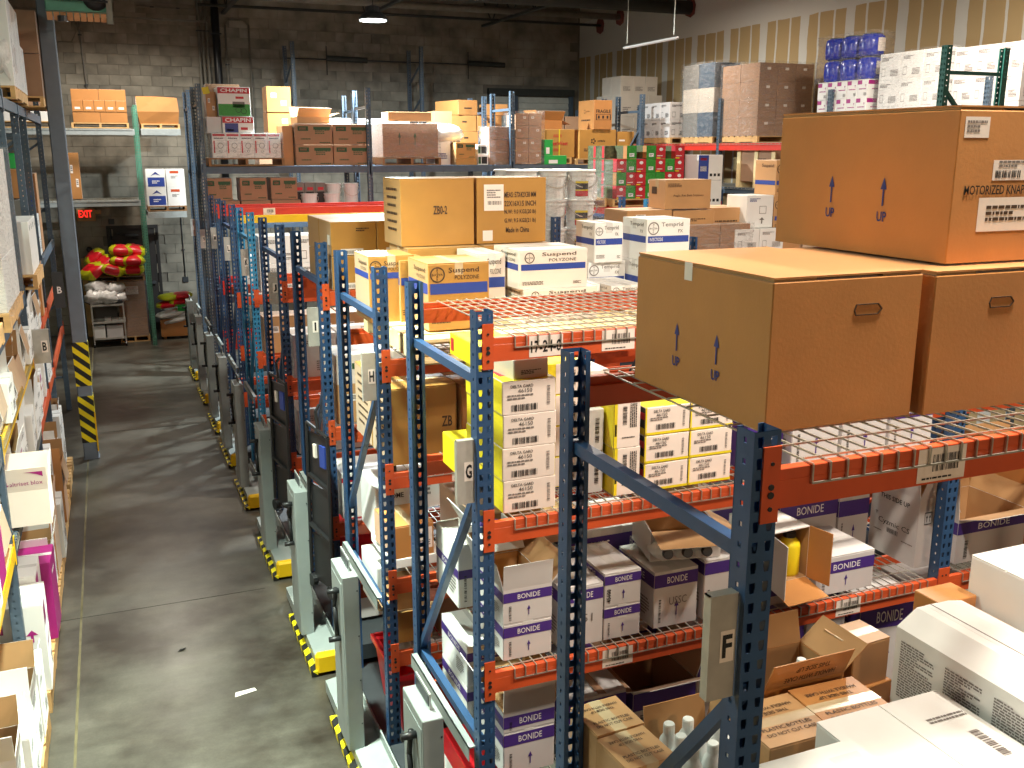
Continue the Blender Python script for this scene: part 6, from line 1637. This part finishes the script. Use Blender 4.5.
# left of the column on the same rack
pallet('pallet with white trays seen left of the column on the block-wall rack', -1.9, 20.45, ZB1, 1.1, .9, .12)
for k in range(3):
    carton('white tray carton left of the column, %s from the bottom' % ORD[k], -1.86, 20.46, ZB1 + .122 + k * .20, 1.0, .8, .17, 'white' if k % 2 == 0 else 'kraft4', 0, None, 'plain', group='tray cartons left of the column')
def d_mountain(r, D):
    print_rect(r, D, 'F', D[0] * .08, D[2] * .05, D[0] * .94, D[2] * .55, 'blue_print')
    print_mesh(r, D, 'F', D[0] * .5, D[2] * .75, D[0] * .5, D[2] * .22, 'peak', lambda: MB().add([(-.5, -.5, 0), (0, -.1, 0), (.5, -.5, 0), (0, .5, 0)], [(0, 1, 2, 3)]).mesh('emblem'), 'navy_print')
    lines(r, D, 'F', D[0] * .5, D[2] * .28, D[0] * .4, D[2] * .2, 2, 'white_ink', 3)
def d_orange(r, D):
    print_rect(r, D, 'F', D[0] * .2, D[2] * .76, D[0] * .68, D[2] * .9, 'orange_paint'); lines(r, D, 'F', D[0] * .45, D[2] * .55, D[0] * .4, D[2] * .16, 3, 'grey_ink', 3)
for k in range(2):
    carton('white box with blue panel and mountain mark on the small grey shelf, %s' % ('lower', 'upper')[k], .74, 20.4, 2.735 + k * .352, .355, .5, .35, 'white', 0, d_mountain, 'plain')
    carton('white box with orange lettering on the small grey shelf, %s' % ('lower', 'upper')[k], 1.11, 20.4, 2.735 + k * .352, .34, .5, .35, 'white', 0, d_orange, 'plain')
pallet('small pallet under the blue and white boxes on the grey shelf', .73, 20.38, 2.634, .72, .6, .098, 'wood_dark')
carton('tall orange crate of boards standing behind the column', -.62, 20.6, ZB2 + .01, .2, .4, .86, 'kraft5', 0, d_labels(2, 0), 'plain')

# sacks on a tall wrapped load, with the cart in front
pallet('pallet at the floor under the grey-brown wrapped cartons', .02, 20.92, .0, .56, .9, .12)
for k in range(3):
    carton('grey-brown wrapped carton under the sacks, %s from the bottom' % ORD[k], .04, 20.92, .122 + k * .37, .52, .8, .365, 'kraft4', 0, (lambda r, D: (print_rect(r, D, 'F', D[0] * .3, D[2] * .3, D[0] * .75, D[2] * .75, 'paper', 'label'), print_rect(r, D, 'F', D[0] * .34, D[2] * .58, D[0] * .71, D[2] * .68, 'red_ink'))) if k == 2 else None, 'plain', group='grey-brown wrapped cartons under the sacks')
wrap('glossy film on the grey-brown cartons under the sacks', .02, 20.9, .12, .56, .84, 1.12, seed=31)
pallet('pallet carrying the red and yellow sacks', -.42, 20.95, 1.235, 1.0, .9, .11, 'wood_dark')
carton('grey carton column behind the cart carrying the sack pallet', -.40, 21.15, .0, .40, .6, 1.233, 'grey_card', 0, None, 'plain')
RS = 'red and yellow feed sacks'
spots = [(-.32, 21.05, 1.36, 30, -38), (-.10, 21.15, 1.50, 22, -32), (.16, 21.1, 1.72, 0, 6), (-.02, 20.98, 1.36, -8, 16), (.38, 21.0, 1.52, 0, 3), (.36, 21.02, 1.35, 0, 0), (-.25, 21.4, 1.60, 10, -42), (.14, 21.35, 1.54, 0, 0), (.42, 21.3, 1.70, -6, 14), (.14, 21.05, 1.52, 4, 10)]
lab = ['tilted red and yellow sack at the left edge of the heap', 'red and yellow sack leaning in the upper left of the heap', 'topmost red and yellow sack of the heap', 'red and yellow sack drooping in the lower middle of the heap', 'red and yellow sack at the right of the heap, upper of two', 'red and yellow sack at the right of the heap, lower of two', 'red and yellow sack behind the leaning ones', 'red and yellow sack in the back middle of the heap', 'red and yellow sack at the back right of the heap', 'red and yellow sack in the very middle of the heap']
for k, (x, y, z, rz, ry) in enumerate(spots): sack(lab[k], x, y, z, .46, .56, .24, rz, ry, mats=('sack_yellow', 'sack_red'), band=.19, seed=k, group=RS)
ct = empty('utility_cart', (-.47, 20.55, 0), 0, 'three-shelf steel cart with wheels standing before the sacks', 'cart')
for z in (.14, .46, .80): put('shelf', MB().box(0, 0, 0, .60, .45, .012).box(0, 0, 0, .60, .01, .05).box(0, .44, 0, .60, .45, .05).box(0, 0, 0, .01, .45, .05).box(.59, 0, 0, .60, .45, .05).mesh('shelf'), 'alu', ct, (0, 0, z))
for x in (.01, .59):
    for y in (.01, .44):
        put('post', MB().bar((0, 0, .08), (0, 0, .86), .012).mesh('post'), 'alu', ct, (x, y, 0))
        put('caster', MB().bar((-.012, 0, .045), (.012, 0, .045), .045, 12).box(-.018, -.02, .05, .018, .02, .09).mesh('caster'), 'black', ct, (x, y, 0))
put('handle', MB().path([(0, .01, .86), (-.14, .01, .94), (-.14, .44, .94), (0, .44, .86)], .012, 6).mesh('handle'), 'black', ct)
PG = 'white plastic bags on the cart'
for k, (x, y, z, w, h) in enumerate(((-.36, 20.72, .82, .40, .30), (-.14, 20.70, .82, .36, .28), (.04, 20.82, .82, .30, .24), (-.30, 20.88, 1.02, .46, .26), (-.02, 20.86, 1.0, .42, .24))):
    sack('crumpled white plastic bag on the cart top, %s' % ('at the left', 'in the middle', 'at the right', 'piled at the back left', 'piled at the back right')[k], x, y, z, w, .34, h, 10 * k, mats=('pvc', 'pvc'), seed=40 + k, group=PG, name='plastic_bag', cat='bag')
carton('small brown carton with coloured logo among the white bags', -.10, 20.78, 1.02, .18, .2, .16, 'kraft5', 0, lambda r, D: print_rect(r, D, 'F', D[0] * .3, D[2] * .2, D[0] * .7, D[2] * .6, 'magenta'), 'plain')
carton('black tray of small packs on the cart top at the right', -.08, 20.57, .862, .20, .12, .06, 'black', 0, None, 'plain')
for k in range(3):
    carton('white packet on the middle shelf of the cart, %s from the left' % ORD[k], -.24 + k * .13, 20.62, .474, .12, .2, .07 + .02 * (k == 0), 'white', 0, None, 'plain', group='white packets on the cart')
carton('white carton on the lowest shelf of the cart, left one', -.45, 20.57, .155, .20, .35, .27, 'white', 0, None, 'plain')
carton('white carton on the lowest shelf of the cart, right one', -.22, 20.57, .155, .30, .35, .26, 'white2', 0, None, 'plain')
tag(put('plank', MB().box(0, 0, 0, .10, .04, 1.62).mesh('plank'), 'wood', loc=(-.60, 21.9, 0), rot=(R(-3), 0, 0)), 'upright wooden plank leaning on the wall beside the alarm box', 'plank')
# box of sacks right of the green post
bb = carton('open brown bulk box of sacks at the aisle end, right of the green post', .80, 20.95, .06, .62, .7, .36, 'kraft5', -4, None, 'open', flaps=(None, None, None, None))
put('skid', MB().box(.04, .05, -.06, .10, .65, 0).box(.52, .05, -.06, .58, .65, 0).mesh('skid'), 'wood', bb)
for k in range(3):
    sack('white sack in the open brown bulk box, %s' % ('lying in front', 'lying behind', 'bulging at the left')[k], 1.10 - .08 * (k == 2), 21.1 + .2 * (k == 1), .30 + .07 * k, .56, .40, .15, -8 + 10 * k, -10, mats=('sack_white', 'sack_white') if k == 0 else ('sack_white', 'sack_white'), band=.0, seed=60 + k, group='white sacks in the bulk box')
tag(put('green_roll', MB().bar((0, 0, 0), (.22, 0, .02), .07, 14).mesh('green_roll'), 'green_pack', loc=(1.16, 21.0, .62)), 'bright green rolled bag lying on the white sacks', 'roll')
for k, (x, z) in enumerate(((.98, .60), (1.22, .66), (1.26, .78), (1.04, .76))):
    sack('red and yellow sack on the bulk box, %s' % ('low at the left', 'low at the right', 'upper right', 'on top at the left')[k], x, 21.3, z, .46, .46, .14, 4 * k, -4, mats=('sack_yellow', 'sack_red') if k != 3 else ('sack_yellow', 'sack_yellow'), seed=70 + k, band=.3, group=RS)

# black folded hand trolleys hung on the carriages
def trolley(label, x, y, z, h):
    t = empty('platform_trolley', (x, y, z), 16, label, 'trolley', 'black folded trolleys')
    put('frame', MB().path([(0, -.10, 0), (0, -.14, h), (0, .18, h + .05), (0, .22, .1)], .014, 6).bar((0, -.12, h * .35), (0, .2, h * .4), .012).bar((0, -.13, h * .68), (0, .2, h * .72), .012).mesh('frame'), 'black', t)
    for q, (a, b_) in enumerate(((.04, .34), (.37, .66), (.69, .98))):
        put('panel', MB().box(.012, -.11, h * a, .03, .19, h * b_).mesh('panel'), 'black', t)
    put('label', MB().box(-.002, -.08, h * .80, .012, .0, h * .93).mesh('label'), 'blue_print', t)
    put('label', MB().box(-.002, .06, h * .84, .012, .10, h * .92).mesh('label'), 'paper', t)
    put('hook', MB().path([(0, .0, h), (0, .03, h + .16), (.04, .05, h + .2)], .012, 6).mesh('hook'), 'black', t)
    for yy in (-.1, .2): put('wheel', MB().bar((-.02, yy, .04), (.02, yy, .04), .05, 12).mesh('wheel'), 'black', t)
trolley('nearer black folded trolley hanging by the I rack pedestal', 1.27, 6.80, .55, 1.25)
trolley('further black folded trolley hanging by the J rack pedestal', 1.27, 8.56, .55, 1.25)
# scrap on the floor
tag(put('paper_scrap', MB().add([(0, 0, .002), (.16, .01, .004), (.155, .055, .003), (.10, .05, .006), (.02, .06, .002)], [(0, 1, 2, 3, 4)]).mesh('paper_scrap'), 'paper', loc=(.535, 6.52, 0), rot=(0, 0, R(8))), 'small torn white paper lying on the concrete floor', 'paper')
tag(put('debris', MB().add([(0, 0, .002), (.05, .01, .012), (.07, .05, .004), (.02, .03, .008)], [(0, 1, 2, 3)]).mesh('debris'), 'ink', loc=(.20, 7.35, 0)), 'small dark scrap lying on the bright patch of floor', 'debris')

# ------------------------------------------------------------------ left rack along the aisle
lr = empty('pallet_rack', (-.76, 6.7, 0), 0, 'long grey rack along the left of the aisle with letter B plate', 'rack')
H = 4.5
if H not in POSTS: POSTS[H] = post_mesh(H)
ys = [2.6, 6.68, 9.72, 11.40, 12.55, 15.6]
for y in ys:
    hh = POSTS[H]
    put('upright', hh, 'slate_paint', lr, (-.0, y - 6.7, 0), (0, 0, PI / 2)); put('upright', hh, 'slate_paint', lr, (-1.07, y - 6.7 + PW, 0), (0, 0, -PI / 2))
    for za, zb in ((3.9, 3.2), (3.0, 2.2), (1.6, .9)): put('brace', cached(('lb', za), lambda: MB().bar((-.04, .04, za), (-1.03, .04, zb), .015).mesh('brace')), 'slate_paint', lr, (0, y - 6.7, 0))
    for zz in (3.95, 2.95, .5): put('brace', cached(('lh', zz), lambda: MB().bar((-.04, .04, zz), (-1.03, .04, zz), .015).mesh('brace')), 'slate_paint', lr, (0, y - 6.7, 0))
def lbeam(y0, y1, z, m, h=.1, deck=None):
    o = put('beam', beam_mesh(y1 - y0 - PW, h), m, lr, (0.004, y0 + PW - 6.7, z - h), (0, 0, PI / 2))
    for u in (-.05, y1 - y0 - PW): put('beam_bracket', bracket_mesh(), m, o, (u, 0, 0))
    put('beam', beam_mesh(y1 - y0 - PW, h), m, lr, (-1.07, y1 - 6.7, z - h), (0, 0, -PI / 2))
    if deck == 'wood': put('deck_board', MB().box(-1.06, y0 + PW - 6.7, z, -.0, y1 - 6.7, z + .016).mesh('deck_board'), 'particle', lr)
    if deck == 'wire': put('wire_deck', cached(('ld', round(y1 - y0, 2)), lambda: deck_mesh(y1 - y0 - PW, 1.05)), 'galv', lr, (0.004, y0 + PW - 6.7, z), (0, 0, PI / 2))
for (a, c) in zip(ys[:-1], ys[1:]):
    lbeam(a, c, 4.25, 'slate_paint')
    lbeam(a, c, 2.55, 'slate_paint', deck='wood' if a < 9.8 else None)
    if a >= 9.7: lbeam(a, c, 2.0, 'orange_paint'); lbeam(a, c, 1.28, 'orange_paint')
lbeam(6.68, 9.72, 1.97, 'yellow_paint'); lbeam(6.68, 9.72, 1.28, 'slate_paint', deck='wire')
lbeam(2.6, 6.68, 1.30, 'yellow_paint', deck='wood'); lbeam(2.6, 6.68, 1.97, 'slate_paint')
put('wire_deck', cached(('ld2',), lambda: deck_mesh(2.9, 1.05)), 'galv', lr, (.004, 6.78 - 6.7, 1.97), (0, 0, PI / 2))
sgB = put('sign_plate', MB().box(0, 0, 0, .145, .004, .31).box(0, .004, 0, .145, .05, .012).box(0, .004, .30, .145, .05, .31).mesh('sign_plate'), 'alu', lr, (.02, 9.66 - 6.7, 1.905))
D = (.145, .05, .31); print_rect(sgB, D, 'F', .075, .10, .128, .21, 'paper', 'letter_card'); print_text(sgB, D, 'F', .1015, .155, .035, .08, 'B', 'ink', .03)
sg2 = put('sign_plate', MB().box(0, 0, 0, .12, .004, .42).mesh('sign_plate'), 'dark_steel', lr, (.09, 12.45 - 6.7, 2.0))
print_text(sg2, (.12, .05, .42), 'F', .07, .21, .05, .08, 'B', 'white_ink', .02)

XF = -.80
rnd = random.Random(11)
# wrapped loads on the upper shelf
pallet('pallet under the tall white wrapped load at the left picture edge', -1.63, 7.45, 2.57, .94, 1.2, .13, 'wood')
for k in range(3):
    for j in range(2):
        carton('white wrapped carton at the left picture edge, %s from the bottom, %s one' % (ORD[k], ('nearer', 'further')[j]), -1.22, 7.5 + j * .55, 2.702 + k * .37, .52, .54, .365, 'white', 0, None, 'plain', group='white wrapped cartons at the left edge')
wrap('cloudy film hanging on the tall white load at the left picture edge', -1.23, 7.48, 2.68, .55, 1.14, 1.14, seed=51)
pallet('bare pallet corner on the wood deck near the left picture edge', -1.6, 6.1, 2.57, .9, 1.0, .13, 'wood')
pallet('pallet under the white cartons with small black marks', -1.62, 9.75, 2.57, .98, .95, .13, 'wood')
for j in range(4):
    carton('white carton with black corner marks on the upper left shelf, %s from the near end' % ORD[j], -1.11, 9.80 + j * .235, 2.702, .44, .23, .47, 'white', 0, lambda r, D: (lines(r, D, 'F', D[0] * .4, D[2] * .8, D[0] * .5, D[2] * .04, 1, 'grey_ink', 3), lines(r, D, 'F', D[0] * .4, D[2] * .6, D[0] * .5, D[2] * .04, 1, 'grey_ink', 4), print_rect(r, D, 'R', D[1] * .4, D[2] * .82, D[1] * .6, D[2] * .92, 'ink')), 'plain', group='white cartons with black corner marks')
for j in range(3):
    for k in range(2):
        carton('grey-brown archive box behind the left posts, %s row, %s from the near end' % (('lower', 'upper')[k], ORD[j]), XF - .62, 11.6 + j * .42, 2.57 + k * .36, .58, .40, .355, 'grey_card', 0, lambda r, D: print_rect(r, D, 'F', D[0] * .3, D[2] * .7, D[0] * .55, D[2] * .78, 'ink'), 'plain', group='grey-brown archive boxes')
for j in range(2):
    carton('brown carton above the archive boxes, %s one' % ('nearer', 'further')[j], XF - .60, 11.7 + j * .5, 3.30, .56, .46, .30, 'kraft5', 0, d_print(2, 'brown_ink', 3), 'plain', group='brown cartons above the archive boxes')
tag(put('green_pack', MB().cbox(0, 0, 0, .45, .3, .16, .02).mesh('green_pack'), 'green_pack', loc=(XF - .5, 11.9, 3.605)), 'bright green pack on the brown cartons behind the left posts', 'pack')
carton('white carton with grey label above the black-marked cartons on the left', XF - .42, 10.7, 2.725, .36, .3, .55, 'white2', 0, d_white_case(seed=3), 'plain')
carton('narrow white carton beside the column on the left rack', XF + .0 - .22, 12.9, 2.57, .24, .4, .48, 'white', 0, d_white_case(seed=5), 'plain')
sack('bright blue plastic bag on the narrow white carton by the column', XF - .12, 13.05, 3.052, .22, .2, .3, 0, mats=('blue_plastic', 'blue_plastic'), seed=81, name='plastic_bag', cat='bag')
carton('orange-brown carton right behind the narrow white carton', XF - .34, 13.4, 2.57, .36, .4, .95, 'kraft5', 0, d_print(3, 'brown_ink', 3), 'plain')
# top shelf
pallet('pallet under the tall ribbed white load at the top left corner', -1.7, 10.55, 4.262, 1.0, 1.75, .12)
for j in range(4):
    carton('tall ribbed white case at the top left corner, %s from the near end' % ORD[j], -1.25, 10.6 + j * .45, 4.385, .55, .44, .80 if j < 3 else .48, 'white', 0, lambda r, D: [print_rect(r, D, 'R', D[1] * q, .02, D[1] * (q + .04), D[2] - .02, 'grey_ink', 'groove') for q in (.3, .66)], 'plain', group='tall ribbed white cases')
sack('crumpled clear film bunched on the top left pallet', -.78, 10.8, 4.385, .18, .5, .5, 0, mats=('pvc', 'pvc'), seed=82, name='film_bundle', cat='plastic wrap')
pallet('pallet under the dark brown cartons left of the column top', -1.5, 12.5, 4.262, .95, 1.0, .12)
for k in range(2):
    carton('dark brown carton with white label left of the column top, %s' % ('lower', 'upper')[k], -1.17, 12.55, 4.385 + k * .46, .62, .6, .45, 'kraft4', 0, lambda r, D: (print_rect(r, D, 'F', D[0] * .1, D[2] * .7, D[0] * .4, D[2] * .82, 'paper', 'label'), print_rect(r, D, 'F', D[0] * .2, D[2] * .55, D[0] * .28, D[2] * .66, 'ink')), 'plain', group='dark brown cartons at the column top')

# open pick cartons, shelf by shelf; each leans its flaps into the aisle
def pick_row(where, y0, y1, z, n, hmax, seed, kinds, out=.0):
    r = random.Random(seed); dy = (y1 - y0) / n
    for j in range(n):
        kind = kinds[j % len(kinds)]
        wv = r.uniform(.40, .50); h = r.uniform(.6, 1.0) * hmax
        lab = {'wo': 'open white pick carton', 'w': 'closed white carton', 'bo': 'open brown pick carton', 'p': 'purple-printed white carton', 'm': 'magenta carton', 'b': 'closed brown carton'}[kind]
        lab = '%s %s, %s from the near end' % (lab, where, ORD[j])
        x = XF - wv + .03 + out + r.uniform(-.04, .04); y = y0 + j * dy
        g = 'pick cartons ' + where
        if kind in ('wo', 'bo'):
            carton(lab, x, y, z, wv, dy - .02, h, 'white' if kind == 'wo' else 'kraft', r.uniform(-2, 2), d_white_case(seed=j) if kind == 'wo' else d_print(2, 'brown_ink', j + 1), 'open', name='pick_carton', group=g, flaps=(r.choice((72, 84, 95)), r.choice((74, 80)), r.choice((50, 86)), r.choice((-78, 84, 76, -80))), inner='kraft_in')
        else:
            deco = {'w': d_white_case(seed=j), 'p': d_purple_logo, 'm': lambda r_, D: (lines(r_, D, 'F', D[0] * .4, D[2] * .8, D[0] * .4, D[2] * .1, 1, 'white_ink', 3), lines(r_, D, 'R', D[1] * .4, D[2] * .8, D[1] * .4, D[2] * .1, 1, 'white_ink', 3)), 'b': d_labels(1, j)}[kind]
            carton(lab, x, y, z, wv, dy - .015, h, {'w': 'white', 'p': 'white', 'm': 'magenta', 'b': 'kraft2'}[kind], r.uniform(-1.5, 1.5), deco, 'flap', name='pick_carton', group=g)
def d_flaplogo(r, D):
    fm = Matrix.Translation((0, 0, D[2])) @ Matrix.Rotation(R(-80), 4, 'X')
    for nm, me, u, v, a, c in (('lettering', text_mesh('altriset blox', .0), .72, .06, .20, .03), ('printed_mark', cached('arrow', m_arrow), .46, .06, .035, -.035), ('printed_mark', cached('swoosh', lambda: MB().add([(-.5, -.5, 0), (.5, -.5, 0), (.5, .5, 0), (.2, 0, 0), (-.1, -.3, 0)], [(0, 1, 2, 3, 4)]).mesh('swoosh')), .82, .12, .12, -.04)):
        o = put(nm, me, 'magenta', r)
        o.matrix_local = fm @ Matrix.Translation((D[0] * u, -v, -.001)) @ Matrix.Rotation(PI, 4, 'X') @ Matrix.Diagonal((a * D[0] / .46, c, 1, 1))
carton('open cream carton with purple logo on its raised flap at the left edge', -1.0, 7.0, 1.31, .46, .34, .25, 'cream', 0, d_flaplogo, 'open', name='pick_carton', flaps=(80, 70, 80, 85), inner='cream')
pick_row('on the yellow-beamed left shelf', 6.82, 9.66, 1.985, 7, .40, 3, ['wo', 'w', 'wo', 'bo', 'w', 'wo', 'w'])
pick_row('on the left mesh shelf', 7.46, 9.66, 1.31, 5, .46, 4, ['wo', 'p', 'wo', 'w', 'wo'])
pick_row('on the lowest left shelf', 6.82, 9.66, .16, 7, .72, 5, ['p', 'p', 'm', 'wo', 'p', 'bo', 'w'], .10)
pick_row('on the upper orange left shelf', 9.84, 11.34, 2.01, 4, .40, 6, ['wo', 'w', 'wo', 'w'])
pick_row('on the lower orange left shelf', 9.84, 11.34, 1.29, 4, .5, 7, ['w', 'wo', 'p', 'wo'])
pick_row('at the floor behind second left post', 9.84, 11.34, .16, 4, .85, 8, ['w', 'bo', 'w', 'wo'], .08)
pick_row('on the upper shelf by the column', 11.5, 12.5, 2.01, 3, .42, 9, ['wo', 'bo', 'w'])
pick_row('on the lower shelf by the column', 11.5, 12.5, 1.29, 3, .5, 10, ['w', 'w', 'bo'])
pick_row('at the floor by the column', 11.5, 12.5, .16, 3, .9, 12, ['w', 'wo', 'w'], .06)
pick_row('on the near wood shelf', 4.2, 6.6, 1.32, 6, .36, 13, ['wo', 'wo', 'bo', 'wo', 'm', 'wo'])
pick_row('at the floor near the left edge', 4.4, 6.6, .16, 6, .62, 14, ['w', 'w', 'wo', 'w', 'wo', 'w'], .08)
for k, (y, w) in enumerate(((4.4, 2.2), (6.8, 1.4), (8.35, 1.3), (9.84, 1.45), (11.45, 1.1))):
    pallet('floor pallet under the left rack, %s from the near end' % ORD[k], -1.72, y, 0, 1.06, w, .155, 'wood', n=9)

bpy.context.view_layer.update()
for lab, names in LABELS.items():
    if len(names) > 1 and not all(bpy.data.objects[n].get('group') for n in names if n in bpy.data.objects): print('DUPLICATE LABEL', lab, names)
